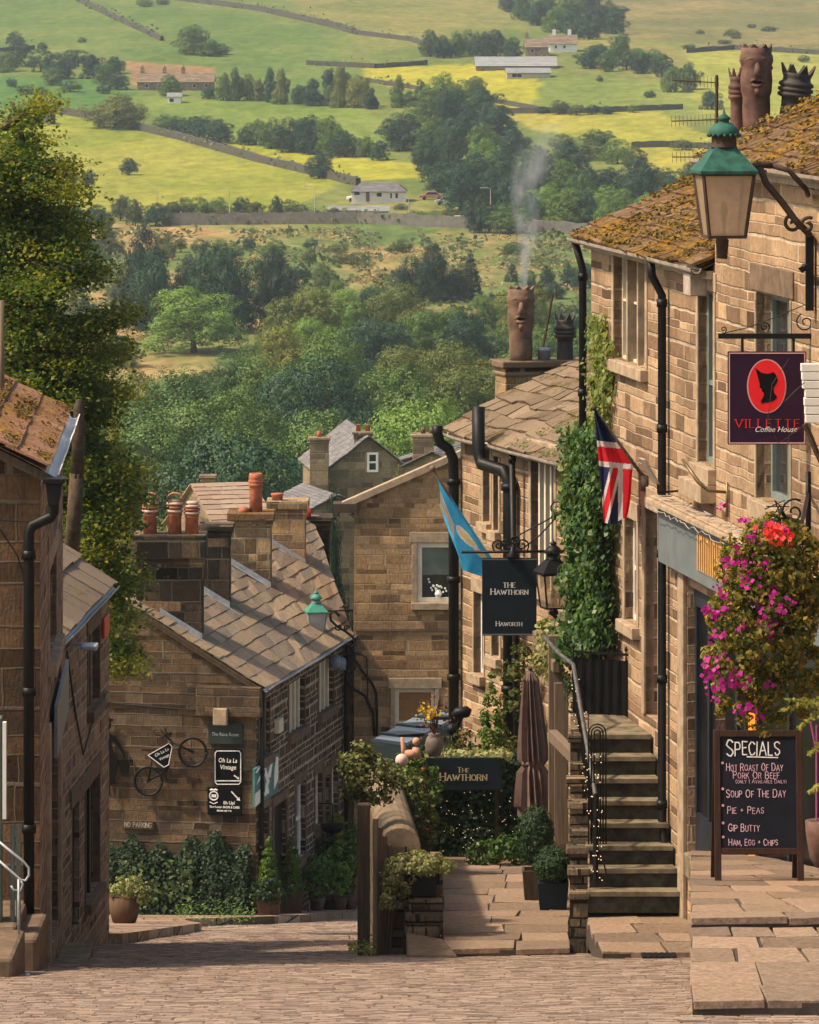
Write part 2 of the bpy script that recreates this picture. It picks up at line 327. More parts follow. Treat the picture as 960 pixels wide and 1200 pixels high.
Mt['clayornament'] = plain('pinkish_clay', (.50, .27, .17), .85, 0, .2, 8)
Mt['palewhite'] = plain('grey_white_render', (.62, .57, .52), .85, 0, .12, 1.5, .1)
Mt['concrete'] = plain('pale_concrete', (.40, .36, .30), .9, 0, .2, 1.5, .1)
Mt['blind'] = plain('wooden_blind', (.33, .17, .06), .7, 0, .2, 6)
Mt['brass'] = plain('dull_brass', (.16, .12, .06), .45, .6, .3, 8)
Mt['cablegrey'] = plain('grey_cable', (.30, .27, .24), .7)
Mt['roofsheet'] = plain('grey_barn_sheet', (.27, .28, .28), .7, 0, .15, .6)
def glass(name, col, rough=.06, spec=.6):
    g = G(name); n = g.noise(g.pos(), 1.6, 3, .5)
    return g.bsdf(g.ramp(n, [(.35, tuple(x * .5 for x in col)), (.65, col)]), rough, normal=g.bump(g.noise(g.pos(), 3, 2), .06, .01), spec=spec)
Mt['pane'] = glass('window_glass', (.028, .034, .036))
Mt['panedark'] = glass('dark_window_glass', (.010, .011, .013), .3, .12)
Mt['curtainglass'] = glass('blind_behind_glass', (.17, .22, .19), .2, .4)
def lampglass(name, col, tr):
    g = G(name); n = g.noise(g.pos(), 9, 5, .7)
    c = g.ramp(n, [(.3, tuple(x * .75 for x in col)), (.7, col)])
    b = g.n('BsdfPrincipled', {'Base Color': c, 'Roughness': .35})
    t = g.n('BsdfTranslucent', {'Color': c})
    tp = g.n('BsdfTransparent', {'Color': (1, .93, .82, 1)})
    m1 = g.n('MixShader', {0: .55, 1: b.outputs[0], 2: t.outputs[0]}); m2 = g.n('MixShader', {0: tr, 1: m1.outputs[0], 2: tp.outputs[0]})
    g.t.links.new(m2.outputs[0], g.out.inputs['Surface']); return g.m
Mt['lglass'] = lampglass('dusty_lantern_glass', (.78, .60, .42), .25)
Mt['lglassw'] = lampglass('frosted_lantern_glass', (.72, .70, .70), .05)
Mt['lclear'] = lampglass('clear_lantern_glass', (.62, .52, .42), .6)
Mt['fairy'] = glow('fairy_light', (1.0, .72, .42), 1.3)
# foliage
Mt['l_maple'] = leaf('maple_leaves', [(.03, .065, .012), (.065, .115, .017), (.12, .165, .022), (.26, .235, .026), (.05, .095, .016), (.10, .14, .02)], .42)
Mt['l_dark'] = leaf('dark_tree_leaves', [(.012, .042, .024), (.02, .064, .032), (.036, .092, .036)], .08, noisec=.6)
Mt['l_mid'] = leaf('mid_green_leaves', [(.035, .085, .02), (.07, .14, .025), (.12, .195, .032), (.055, .115, .022)], .1, noisec=.6)
Mt['l_olive'] = leaf('olive_leaves', [(.075, .11, .018), (.14, .165, .024), (.21, .21, .032)], .12, noisec=.5)
Mt['l_light'] = leaf('light_green_leaves', [(.10, .19, .03), (.16, .27, .045), (.22, .33, .06)], .2, noisec=.2)
Mt['l_yellow'] = leaf('yellow_green_leaves', [(.16, .17, .025), (.27, .25, .04), (.34, .28, .05)], .4, noisec=.2)
Mt['l_conifer'] = leaf('conifer_leaves', [(.012, .03, .018), (.022, .048, .025), (.032, .06, .03)], .1, noisec=.3)
Mt['l_brush'] = leaf('hillside_brush_leaves', [(.05, .08, .025), (.08, .11, .035), (.12, .12, .045)], .25, noisec=.4)
Mt['l_ivy'] = leaf('ivy_leaves', [(.02, .055, .012), (.035, .085, .018), (.06, .12, .025), (.12, .18, .04)], .25, .4)
Mt['l_ivyl'] = leaf('pale_ivy_leaves', [(.10, .15, .03), (.17, .21, .05), (.28, .27, .07), (.08, .12, .025)], .35, .4)
Mt['l_hedge'] = leaf('hedge_leaves', [(.010, .024, .010), (.018, .038, .014), (.03, .055, .02)], .2)
Mt['l_box'] = leaf('box_leaves', [(.016, .04, .014), (.03, .065, .022), (.05, .09, .03)], .15)
Mt['l_thuja'] = leaf('thuja_leaves', [(.05, .10, .015), (.09, .16, .022), (.14, .21, .03)], .25)
Mt['l_shrub'] = leaf('garden_shrub_leaves', [(.03, .055, .014), (.06, .09, .022), (.10, .12, .03), (.16, .12, .03)], .3)
Mt['l_cream'] = leaf('cream_variegated_leaves', [(.12, .15, .04), (.28, .28, .11), (.40, .38, .18)], .35)
Mt['l_basket'] = leaf('basket_leaves', [(.06, .075, .015), (.13, .135, .022), (.22, .20, .03), (.40, .25, .04), (.10, .11, .018)], .35)
Mt['f_mag'] = leaf('magenta_petals', [(.30, .005, .17), (.44, .012, .26), (.52, .04, .32)], .35)
Mt['f_red'] = leaf('scarlet_petals', [(.75, .03, .04), (.85, .08, .06)], .3)
Mt['f_yel'] = leaf('yellow_petals', [(.55, .32, .02), (.70, .45, .03)], .3)
Mt['f_dark'] = leaf('dried_flowers', [(.06, .025, .02), (.14, .05, .03)], .2)
# ---------------------------------------------------------------- terrain
RD = np.array([(-80, 9), (-5, -.85), (0, -1.6), (20, -4.8), (40, -8.02), (62, -11.62), (80, -14.7), (90, -16.4), (107, -19.25), (120, -21.3), (134, -23.3)])
def rz(d): return float(np.interp(d, RD[:, 0], RD[:, 1]))
TD = np.array([(-80, 8), (0, -2.0), (134, -24.2), (180, -29), (240, -34.5), (320, -42), (400, -46), (520, -47.2), (600, -46), (650, -43.6), (700, -41),
               (760, -38.5), (830, -36.2), (900, -34.2), (1000, -30.6), (1100, -25.6), (1200, -20.6), (1350, -13.5), (1500, -7.6), (1700, 0.5), (2000, 11), (2600, 30), (3300, 46)], float)
def sstep(x, a, b):
    t = np.clip((x - a) / (b - a), 0, 1); return t * t * (3 - 2 * t)
def tz(X, d):
    X = np.asarray(X, float); d = np.asarray(d, float)
    z = np.interp(d, TD[:, 0], TD[:, 1])
    f = sstep(d, 600, 900)
    z = z + f * (1.5 * np.sin(X / 75 + d / 210 + 1.) + .8 * np.sin(X / 31 - d / 160))
    z = z - sstep(-d, -140, -60) * .45
    return z
def hit(x, y, d0=260.):
    s = (x - CX) / F; q = -y / F
    dd = np.arange(d0, 3200, 1.5); g = tz(s * dd, dd) - q * dd
    i = np.argmax(g > 0); d = dd[i]
    if i: d = dd[i] - 1.5 * g[i] / (g[i] - g[i - 1])
    return V(s * d, d, float(tz(s * d, d)))
def inpoly(px, py, poly):
    r = np.zeros(px.shape, bool); j = len(poly) - 1
    for i in range(len(poly)):
        xi, yi = poly[i]; xj, yj = poly[j]
        c = ((yi > py) != (yj > py)) & (px < (xj - xi) * (py - yi) / (yj - yi + 1e-9) + xi); r ^= c; j = i
    return r
FIELDS = [([(-90, -40), (300, -40), (430, 95), (330, 120), (-90, 105)], (.10, .155, .036), .12),
    ([(300, -40), (640, -40), (580, 45), (430, 62)], (.17, .18, .05), .2),
    ([(-90, 86), (90, 90), (175, 112), (100, 131), (-90, 122)], (.08, .16, .036), 0),
    ([(150, 72), (255, 80), (250, 100), (150, 100)], (.25, .155, .08), .2),
    ([(-90, 150), (60, 132), (130, 144), (220, 167), (300, 190), (400, 214), (330, 250), (-90, 256)], (.215, .235, .03), .15),
    ([(215, 160), (300, 186), (400, 213), (505, 209), (500, 194), (330, 176)], (.295, .285, .03), 0),
    ([(150, 112), (420, 128), (500, 150), (420, 178), (330, 176), (200, 152)], (.135, .19, .036), .08),
    ([(430, 78), (560, 76), (625, 85), (645, 112), (620, 131), (520, 110), (430, 97)], (.31, .29, .028), 0),
    ([(640, 86), (800, 98), (840, 138), (620, 132)], (.16, .20, .045), .08),
    ([(590, 133), (770, 129), (850, 172), (760, 178), (620, 150)], (.27, .265, .04), .15),
    ([(690, -40), (1100, -40), (1100, 62), (860, 56), (700, 40)], (.15, .145, .055), .35),
    ([(800, 58), (1100, 64), (1100, 150), (820, 134)], (.22, .245, .045), .1),
    ([(730, 176), (900, 172), (900, 215), (740, 204)], (.29, .27, .045), .1),
    ([(-90, 262), (760, 264), (760, 460), (-90, 460)], (.12, .165, .05), 1.0)]
cols = sorted(set(list(range(-1800, 2800, 120)) + list(range(-60, 1025, 7))))
rows = list(range(-80, 150, 10)) + list(range(150, 620, 16)) + list(np.arange(620, 1750, 4.5)) + list(range(1750, 3301, 50))
cx = np.array(cols, float); rw = np.array(rows, float)
SX, D = np.meshgrid((cx - CX) / F, rw)
X = SX * np.maximum(D, 90.) * np.where(D < 150, 1.6, 1.0); Z = tz(X, D)
n, m = X.shape
verts = np.stack([X, D, Z], -1).reshape(-1, 3)
idx = np.arange(n * m).reshape(n, m)
faces = np.stack([idx[:-1, :-1], idx[:-1, 1:], idx[1:, 1:], idx[1:, :-1]], -1).reshape(-1, 4)
Dp = np.maximum(D, 200); pxx = (X / Dp * F + CX).ravel(); pyy = (-Z / Dp * F).ravel()
jit = np.array([mnoise.noise(V(a * .05, b * .05, 0)) for a, b in zip(pxx, pyy)]) * 3.
fc = np.tile(np.array([.13, .165, .04]), (n * m, 1)); rough = np.full(n * m, .3)
for poly, c, r in FIELDS:
    k = inpoly(pxx + jit, pyy + jit * .6, poly); fc[k] = c; rough[k] = r
me = bpy.data.meshes.new('hills'); me.from_pydata(verts.tolist(), [], faces.tolist())
ca = me.attributes.new('field', 'FLOAT_COLOR', 'POINT'); ca.data.foreach_set('color', np.concatenate([fc, rough[:, None]], 1).astype(np.float32).ravel())
me.polygons.foreach_set('use_smooth', [True] * len(me.polygons))
g = G('hillside_pasture'); at = g.n('Attribute', attribute_name='field'); pos = g.pos()
mp = g.n('Mapping', {'Vector': pos, 'Scale': (1, .35, 1)}).outputs[0]
n1 = g.noise(mp, .035, 6, .65); n2 = g.noise(mp, .35, 5, .7); n3 = g.noise(mp, .012, 4, .6)
c = g.mix(.85, at.outputs['Color'], g.ramp(n2, [(.25, (.45, .5, .4)), (.75, (1.45, 1.4, 1.4))]), 'MULTIPLY')
c = g.mix(.6, c, g.ramp(n1, [(.3, (.6, .72, .7)), (.7, (1.35, 1.25, 1.2))]), 'MULTIPLY')
tan = g.ramp(n2, [(.3, (.22, .13, .05)), (.7, (.44, .29, .13))])
c = g.mix(g.M('MULTIPLY', at.outputs['Alpha'], g.smooth(g.M('ADD', g.M('MULTIPLY', n1, .6), g.M('MULTIPLY', n3, .4)), .45, .60)), c, tan)
c = g.mix(g.M('MULTIPLY', at.outputs['Alpha'], g.smooth(g.noise(mp, .06, 6, .7, 1.), .55, .68)), c, (.06, .10, .025))
g.bsdf(c, .95, normal=g.bump(n2, .6, .5), spec=.05)
me.materials.append(g.m)
ter = bpy.data.objects.new('hills', me); COL.objects.link(ter); tag(ter, kind='structure')
# ---------------------------------------------------------------- road of stone setts
def sheet(name, left, right, ds, zf, mat, step=1.0, cross=10, lift=0.0, bumpy=.0, thick=0):
    b = MB(); ds = list(np.arange(ds[0], ds[1] + .01, step)); rows_ = []
    for d in ds:
        l, r = left(d), right(d); rows_.append([V(l + (r - l) * i / cross, d, zf(d, l + (r - l) * i / cross) + lift + bumpy * mnoise.noise(V((l + (r - l) * i / cross) * .5, d * .35, 3.))) for i in range(cross + 1)])
    vs = [tuple(p) for r in rows_ for p in r]; k = cross + 1; nv = len(rows_)
    fs = [(a * k + i, a * k + i + 1, (a + 1) * k + i + 1, (a + 1) * k + i) for a in range(nv - 1) for i in range(cross)]
    b.v = vs; b.f = fs; b.m = [0] * len(fs)
    if thick:
        for a in range(nv - 1):
            for i0 in (0, cross):
                p, q = V(*vs[a * k + i0]), V(*vs[(a + 1) * k + i0]); b.face([p, q, q - V(0, 0, thick), p - V(0, 0, thick)])
        p = [V(*vs[i]) for i in range(k)]
        for i in range(cross): b.face([p[i], p[i + 1], p[i + 1] - V(0, 0, thick), p[i] - V(0, 0, thick)])
    return b
ri = lambda tab: (lambda d: float(np.interp(d, [t[0] for t in tab], [t[1] for t in tab])))
zroad = lambda d, x: rz(d) + .012 * x + .035 * mnoise.noise(V(x * .5, d * .3, 3.))
road = sheet('road', ri([(0, -9), (58, -9), (134, -9)]), ri([(0, 12), (58, 9), (134, 12)]), (-20, 134), zroad, Mt['joint'], 1.0, 30, -.028).build('road', Mt['joint'], smooth=True)
rng = random.Random(31); b = MB(); d = 36.0; row = 0
while d < 133:
    dp = rng.uniform(.115, .155) * (1 if d < 85 else 1.6); x = -5.6 - (d - 60) * .02 + rng.random() * .2; xe = 4.6 if d < 70 else 4.0
    while x < xe:
        w_ = rng.uniform(.14, .27) * (1 if d < 85 else 1.6); g_ = rng.uniform(.003, .007) if rng.random() < .8 else rng.uniform(.008, .016); q = []
        h_ = rng.uniform(-.006, .006); tx, ty = rng.uniform(-.02, .02), rng.uniform(-.03, .03); wx = .02 * math.sin(x * .8 + d * .21)
        for ex, ey, top in ((0, 0, 0), (1, 0, 0), (1, 1, 0), (0, 1, 0), (0, 0, 1), (1, 0, 1), (1, 1, 1), (0, 1, 1)):
            in_ = .009 if top else 0; px_ = x + g_ + in_ + (w_ - 2 * g_ - 2 * in_) * ex; py_ = d + g_ + in_ + (dp - 2 * g_ - 2 * in_) * ey + wx
            q.append((px_, py_, zroad(py_, px_) + (-.026 if not top else h_ + tx * (ex - .5) * w_ + ty * (ey - .5) * dp)))
        n0 = len(b.v); b.v += q
        for f_ in ((4, 5, 6, 7), (0, 1, 5, 4), (1, 2, 6, 5), (2, 3, 7, 6), (3, 0, 4, 7)): b.f.append(tuple(n0 + k for k in f_)); b.m.append(0)
        x += w_
    d += dp; row += 1
tag(b.build('road_setts', Mt['setts']), kind='structure')
tag(road, kind='structure')

def flags(name, left, right, ds, zf, seed=1, dep=(.75, 1.25), wid=(.7, 1.5), th=.3, tilt=.012, edge=.05):
    """riven flagstones laid in courses on a dark bed, every slab a little out of level"""
    rng = random.Random(seed); b = MB(); d = ds[0]
    while d < ds[1] - .05:
        d1 = min(d + rng.uniform(*dep), ds[1])
        if ds[1] - d1 < .35: d1 = ds[1]
        l, r = left((d + d1) / 2), right((d + d1) / 2); x = 0.
        cuts = [0.]
        while cuts[-1] < r - l - .35: cuts.append(cuts[-1] + rng.uniform(*wid))
        cuts[-1] = r - l
        for i in range(len(cuts) - 1):
            g_ = .012; q = []; tl_ = rng.uniform(-tilt, tilt)
            for dd, f0 in ((d + g_, 0), (d1 - g_, 1)):
                L_, R_ = left(dd), right(dd); k = (R_ - L_) / (r - l) if r - l else 1
                a, c = L_ + cuts[i] * k + g_, L_ + cuts[i + 1] * k - g_
                j = lambda: rng.uniform(-.018, .018)
                if f0 == 0: q += [V(a + j(), dd + j(), zf(dd, a) + tl_), V(c + j(), dd + j(), zf(dd, c) - tl_)]
                else: q += [V(c + j(), dd + j(), zf(dd, c) - tl_ * .5), V(a + j(), dd + j(), zf(dd, a) + tl_ * .5)]
            n = V(0, 0, -.07); t = [p + V(0, 0, 0) for p in q]
            b.prism([p + n for p in t], -n)
        d = d1
    o = b.build(name, Mt['flagslab'], bevel=.007); tag(o, kind='structure')
    bd = sheet(name + '_bed', lambda dd: left(dd) + .02, lambda dd: right(dd) - .01, (ds[0] + .02, ds[1]), zf, Mt['joint'], .5, 6, -.022, 0, th).build(name + '_bed', [Mt['joint'], Mt['dressd']]); tag(bd, kind='structure'); return o
# ---------------------------------------------------------------- foliage helpers
NR = np.random.default_rng(5)
def leaf_quads(p, nrm, size, asp=.55, tilt=.5, fold=.18, rg=NR):
    """one rhombic folded leaf per point"""
    n = len(p); nrm = nrm + rg.normal(0, tilt, (n, 3)); nrm /= np.linalg.norm(nrm, axis=1)[:, None] + 1e-9
    t = rg.normal(0, 1, (n, 3)); t -= (t * nrm).sum(1)[:, None] * nrm; t /= np.linalg.norm(t, axis=1)[:, None] + 1e-9
    s = np.cross(nrm, t); L = (size * rg.uniform(.6, 1.35, n))[:, None]
    a = p - t * L * .5; c = p + t * L * .5; b1 = p + s * L * asp * .5 + nrm * L * fold - t * L * .06; d = p - s * L * asp * .5 + nrm * L * fold - t * L * .06
    v = np.stack([a, b1, c, d], 1).reshape(-1, 3); f = np.arange(4 * n).reshape(n, 4); return v, f
def mesh_np(name, v, f, mat):
    me = bpy.data.meshes.new(name); me.vertices.add(len(v)); me.vertices.foreach_set('co', v.astype(np.float32).ravel())
    k = f.shape[1]; me.loops.add(f.size); me.loops.foreach_set('vertex_index', f.astype(np.int32).ravel())
    me.polygons.add(len(f)); me.polygons.foreach_set('loop_start', np.arange(0, f.size, k, dtype=np.int32)); me.polygons.foreach_set('loop_total', np.full(len(f), k, np.int32))
    me.update(calc_edges=True); me.materials.append(mat); return me
# ---------------------------------------------------------------- building helpers
class Wall:
    """a vertical wall plane: p0 on plan, u along it, n outward"""
    def __init__(s, p0, u, n):
        s.p = Vector((p0[0], p0[1], 0)); s.u = Vector((u[0], u[1], 0)).normalized(); s.n = Vector((n[0], n[1], 0)).normalized()
    def at(s, u, z, o=0.): return s.p + s.u * u + s.n * o + V(0, 0, z)
    def px(s, x, y):
        r = V((x - CX) / F, 1, -y / F); t = s.p.dot(s.n) / r.dot(s.n); q = r * t
        return ((q - s.p).dot(s.u), q.z)
    def rect(s, x0, y0, x1, y1):
        """photo rectangle -> (u0, u1, zlo, zhi) on this wall, sill and head level at the rectangle's middle"""
        ua, _ = s.px(x0, y0); ub, _ = s.px(x1, y0); um = (x0 + x1) / 2
        return (min(ua, ub), max(ua, ub), s.px(um, y1)[1], s.px(um, y0)[1])
def wall_mesh(b, W, u0, u1, z0, z1, holes=(), depth=.2, top=None, mi=0):
    us = sorted({u0, u1, *[h[0] for h in holes if u0 < h[0] < u1], *[h[1] for h in holes if u0 < h[1] < u1]})
    zs = sorted({z0, z1, *[h[2] for h in holes], *[h[3] for h in holes]}); zs = [z for z in zs if z0 <= z <= z1]
    for i in range(len(us) - 1):
        for j in range(len(zs) - 1):
            cu, cz = (us[i] + us[i + 1]) / 2, (zs[j] + zs[j + 1]) / 2
            if any(h[0] < cu < h[1] and h[2] < cz < h[3] for h in holes): continue
            b.face([W.at(us[i], zs[j]), W.at(us[i + 1], zs[j]), W.at(us[i + 1], zs[j + 1]), W.at(us[i], zs[j + 1])], mi)
    for h in holes:
        dp = h[4] if len(h) > 4 else depth
        for (a, c) in (((h[0], h[2]), (h[0], h[3])), ((h[0], h[3]), (h[1], h[3])), ((h[1], h[3]), (h[1], h[2])), ((h[1], h[2]), (h[0], h[2]))):
            if len(h) > 5 and h[5] is not None and abs(a[0] - h[5]) < 1e-6 and abs(c[0] - h[5]) < 1e-6: continue
            b.face([W.at(a[0], a[1]), W.at(c[0], c[1]), W.at(c[0], c[1], -dp), W.at(a[0], a[1], -dp)], mi)
    if top: b.face([W.at(u, z) for u, z in top], mi)
def wbox(b, W, u0, u1, z0, z1, o0, o1, mi=0):
    b.box(W.at(u0, z0, o0), W.u * (u1 - u0), ZA * (z1 - z0), W.n * (o1 - o0), mi)
def window(par, W, h, frame, pane, lights=1, rails=(), fw=.05, surround=None, sill=True, lintel=True, proud=.02, depth=.13, sw=.14, sillh=.16, mull=None, name='window', mw=.05):
    u0, u1, z0, z1 = h[:4]; b = MB(); wd = u1 - u0; fw = min(fw, wd * .22)
    for a, c in ((u0, u0 + fw), (u1 - fw, u1)): wbox(b, W, a, c, z0, z1, -depth - .05, -depth + .02)
    for a, c in ((z0, z0 + fw), (z1 - fw, z1)): wbox(b, W, u0 + fw, u1 - fw, a, c, -depth - .05, -depth + .02)
    for r in rails:
        z = z0 + (z1 - z0) * r; wbox(b, W, u0 + fw, u1 - fw, z - fw * .4, z + fw * .4, -depth - .045, -depth + .012)
    if mull is None:
        for i in range(1, lights):
            c = u0 + wd * i / lights; wbox(b, W, c - fw * .4, c + fw * .4, z0 + fw, z1 - fw, -depth - .042, -depth + .016)
    fr = b.build(name, frame, par)
    b = MB(); b.face([W.at(u0 + .01, z0 + .01, -depth - .03), W.at(u1 - .01, z0 + .01, -depth - .03), W.at(u1 - .01, z1 - .01, -depth - .03), W.at(u0 + .01, z1 - .01, -depth - .03)]); b.build('pane', pane, fr)
    if mull is not None:
        b = MB()
        for i in range(1, lights):
            c = u0 + wd * i / lights; wbox(b, W, c - mw, c + mw, z0, z1, -depth - .06, -.03)
        b.build('mullion', mull, fr)
    if surround is not None:
        for a, c in ((u0 - sw, u0), (u1, u1 + sw)):
            b = MB(); wbox(b, W, a, c, z0, z1, -.1, proud); b.build('jamb', surround, fr, bevel=.008)
    if lintel and surround is not None:
        b = MB(); wbox(b, W, u0 - sw - .05, u1 + sw + .05, z1 + .002, z1 + .24, -.1, proud + .005); b.build('lintel', surround, fr, bevel=.01)
    if sill and surround is not None:
        b = MB(); wbox(b, W, u0 - sw - .02, u1 + sw + .02, z0 - sillh, z0 - .002, -.1, proud + .09); b.build('sill', surround, fr, bevel=.012)
    return fr
def slates(b, E0, E1, Rr0, Rr1, n=9, wd=.55, th=.035, seed=1, sag=.04, rag=.04, mi=0, lap=.12, lift=.012):
    rng = random.Random(seed); E0, E1, R0, R1 = map(Vector, (E0, E1, Rr0, Rr1))
    nr = (E1 - E0).cross(R0 - E0).normalized()
    if nr.z < 0: nr = -nr
    def pt(s, t, o=0.):
        p = (E0 * (1 - s) + E1 * s) * (1 - t) + (R0 * (1 - s) + R1 * s) * t
        return p + nr * (o + sag * (mnoise.noise(p * .45) + .6 * mnoise.noise(p * 1.3 + V(9, 0, 0))))
    L = (E1 - E0).length; ts = [0.]; st = 1.0
    for i in range(n): ts.append(ts[-1] + st); st *= .95
    ts = [t / ts[-1] for t in ts]
    for i in range(n):
        t0, t1 = ts[i], ts[i + 1]; H = (R0 - E0).length; s = -rng.random() * wd / L * .5
        while s < 1:
            w2 = wd * rng.uniform(.55, 1.5) / L; a, c = max(s, 0), min(s + w2, 1); s += w2
            if c - a < .004: continue
            tb = t0 - rng.uniform(.2, 1) * rag / H; tt = min(t1 + lap / H, 1.0); g2 = .006 / L
            lo = lift + th + rng.uniform(-.3, .6) * th * .5; tw = rng.uniform(-.3, .3) * th
            p = [pt(a + g2, tb, lo + tw), pt(c - g2, tb + rng.uniform(-.4, .4) * rag / H, lo - tw), pt(c - g2, tt, .008), pt(a + g2, tt, .008)]
            k = len(b.v); b.v.extend(tuple(q) for q in p); b.v.extend(tuple(q - nr * th) for q in p)
            for f in ((0, 1, 2, 3), (0, 4, 5, 1), (1, 5, 6, 2), (3, 7, 4, 0), (7, 6, 5, 4)): b.f.append(tuple(k + q for q in f)); b.m.append(mi)
    b.face([E0 - nr * .05, E1 - nr * .05, R1 - nr * .05, R0 - nr * .05], mi)
def moss(par, E0, E1, R0_, R1_, n=11, cnt=3000, size=.05, seed=1, mat='moss', off=.075):
    rg_ = np.random.default_rng(seed); E0, E1, R0_, R1_ = (np.array(Vector(q)) for q in (E0, E1, R0_, R1_)); ts = [0.]; st = 1.0
    for i in range(n): ts.append(ts[-1] + st); st *= .95
    ts = np.array(ts) / ts[-1]; P_ = []
    while len(P_) < cnt:
        s_, k = rg_.random(), rg_.integers(0, n); t_ = ts[k] + (ts[k + 1] - ts[k]) * abs(rg_.normal(0, .28)); p = (E0 * (1 - s_) + E1 * s_) * (1 - t_) + (R0_ * (1 - s_) + R1_ * s_) * t_
        if mnoise.noise(Vector(p) * 1.1) + .5 * mnoise.noise(Vector(p) * 3.1) > rg_.uniform(-.25, .35): P_.append(p)
    nr = np.cross(E1 - E0, R0_ - E0); nr /= np.linalg.norm(nr); nr = nr if nr[2] > 0 else -nr
    P_ = np.array(P_) + nr * (off + rg_.uniform(-.02, .02, (cnt, 1))); o_ = np.array(WL[par.name]); v, f = leaf_quads(P_ - o_, np.tile(nr, (cnt, 1)), size, .9, .35, .12, rg_)
    o = bpy.data.objects.new('moss', mesh_np('moss', v, f, Mt[mat])); COL.objects.link(o); o.parent = par; o['kind'] = 'stuff'; return o
def gutter(par, A, B, r=.06, mat=None, sag=.02, name='gutter'):
    A, B = Vector(A), Vector(B); b = MB(); k = 10; prof = [(math.cos(math.pi + math.pi * i / 6), math.sin(math.pi + math.pi * i / 6)) for i in range(7)]
    t = (B - A).normalized(); q = t.cross(ZA).normalized(); vs = []; fs = []
    for i in range(k + 1):
        p = A.lerp(B, i / k) + V(0, 0, sag * mnoise.noise(A * .7 + V(i * .6, 0, 0)))
        for (c, s_) in prof: vs.append(tuple(p + q * c * r + ZA * s_ * r))
        for (c, s_) in reversed(prof): vs.append(tuple(p + q * c * r * .8 + ZA * s_ * r * .8))
    m_ = len(prof) * 2
    for i in range(k):
        for j in range(m_):
            j2 = (j + 1) % m_; fs.append((i * m_ + j, i * m_ + j2, (i + 1) * m_ + j2, (i + 1) * m_ + j))
    b.v = vs; b.f = fs; b.m = [0] * len(fs); return b.build(name, mat or Mt['gutter'], par)
def downpipe(par, pts, r=.05, mat=None, name='downpipe', collars=True, k=10):
    b = MB(); pts = [Vector(p) for p in pts]; b.tube(pts, r, k)
    if collars:
        for i in range(len(pts) - 1):
            a, c = pts[i], pts[i + 1]; L = (c - a).length
            if L > 1.2:
                for q in range(int(L // 1.6) + 1):
                    m_ = a.lerp(c, min(.98, (q * 1.6 + .1) / L)); t = (c - a).normalized() * .05; b.tube([m_ - t, m_ + t], r * 1.3, k)
    return b.build(name, mat or Mt['iron'], par, True)
def chimney(par, c, u, n, sx, sy, z0, z1, mat, name='chimney', cap=.12, flash=True, capmat=None, steps=1):
    c = Vector((c[0], c[1], 0)); b = MB()
    b.cbox(c + ZA * (z0 + z1 - cap) / 2, sx, sy, z1 - cap - z0, u, n)
    ch = b.build(name, mat, par, bevel=.02)
    b = MB(); h = cap / steps
    b.cbox(c + ZA * (z1 - cap * .5), sx + .16, sy + .16, cap, u, n)
    b.cbox(c + ZA * (z1 - cap - .10), sx + .07, sy + .07, .07, u, n)
    b.build('chimney_cap', capmat or mat, ch, bevel=.025); return ch
def pot(par, p, prof, mat, name='chimney_pot', k=18, extra=None):
    b = MB(); b.lathe(p, prof, k)
    if extra: extra(b)
    return b.build(name, mat, par, True)
CROWN = [(1.0, 0)]
def crown_teeth(b, c, r, z, n=8, h=.12, flare=.25):
    c = Vector(c)
    for i in range(n):
        a0, a1 = 2 * math.pi * (i + .08) / n, 2 * math.pi * (i + .92) / n; am = (a0 + a1) / 2
        f = lambda a, rr, zz: c + V(math.cos(a) * rr, math.sin(a) * rr, zz)
        p = [f(a0, r, z), f(a1, r, z), f(am, r * (1 + flare), z + h)]
        q = [f(a0, r * .86, z), f(a1, r * .86, z), f(am, r * (1 + flare) * .93, z + h)]
        b.face(p); b.face(q[::-1])
        for i2 in range(3): j = (i2 + 1) % 3; b.face([p[i2], q[i2], q[j], p[j]])
# ---------------------------------------------------------------- right-hand terrace: far and near house
WR = Wall((2.506, 70.6), (.155, -1), (-1, -.155))
uS = WR.px(838, 300)[0]
ZE1, ZE2 = -3.22, -1.90
R1 = thing('stone_house', WR.at(3, -11), 'warm lit stone house with mossy orange roof, three-light upstairs window and grey shop fascia', 'house')
h1 = WR.rect(720, 300, 757, 426); h2 = WR.rect(733, 608, 747, 730); h3 = WR.rect(757, 598, 773, 843); h4 = WR.rect(819, 340, 837, 545)
sh = WR.rect(806, 694, 838, 1010); sho = (sh[0], uS, sh[2], sh[3], .18, uS)
b = MB(); wall_mesh(b, WR, 0, uS, -15, ZE1, [h1, h2, h3, h4, sho])
WE1 = Wall(WR.at(0, 0).xy, -WR.n, (-WR.u.x, -WR.u.y)); DEP = 6.0; PIT = .5
b.face([WR.at(0, -15), WR.at(0, ZE1), WR.at(0, ZE1 + DEP / 2 * PIT, -DEP / 2), WR.at(0, ZE1, -DEP), WR.at(0, -15, -DEP)])
b.face([WR.at(0, -15, -DEP), WR.at(0, ZE1, -DEP), WR.at(uS, ZE1, -DEP), WR.at(uS, -15, -DEP)])
b.build('wall', Mt['warm'], R1)
b = MB(); o = .22
slates(b, WR.at(-.12, ZE1 - .05, o), WR.at(uS, ZE1 - .05, o), WR.at(-.12, ZE1 + DEP / 2 * PIT, -DEP / 2), WR.at(uS, ZE1 + DEP / 2 * PIT, -DEP / 2), 17, .36, .04, 3, .07, .09)
slates(b, WR.at(-.12, ZE1 - .05, -DEP - o), WR.at(uS, ZE1 - .05, -DEP - o), WR.at(-.12, ZE1 + DEP / 2 * PIT, -DEP / 2), WR.at(uS, ZE1 + DEP / 2 * PIT, -DEP / 2), 7, .7, .04, 4)
rf = b.build('roof', Mt['roofm'], R1)
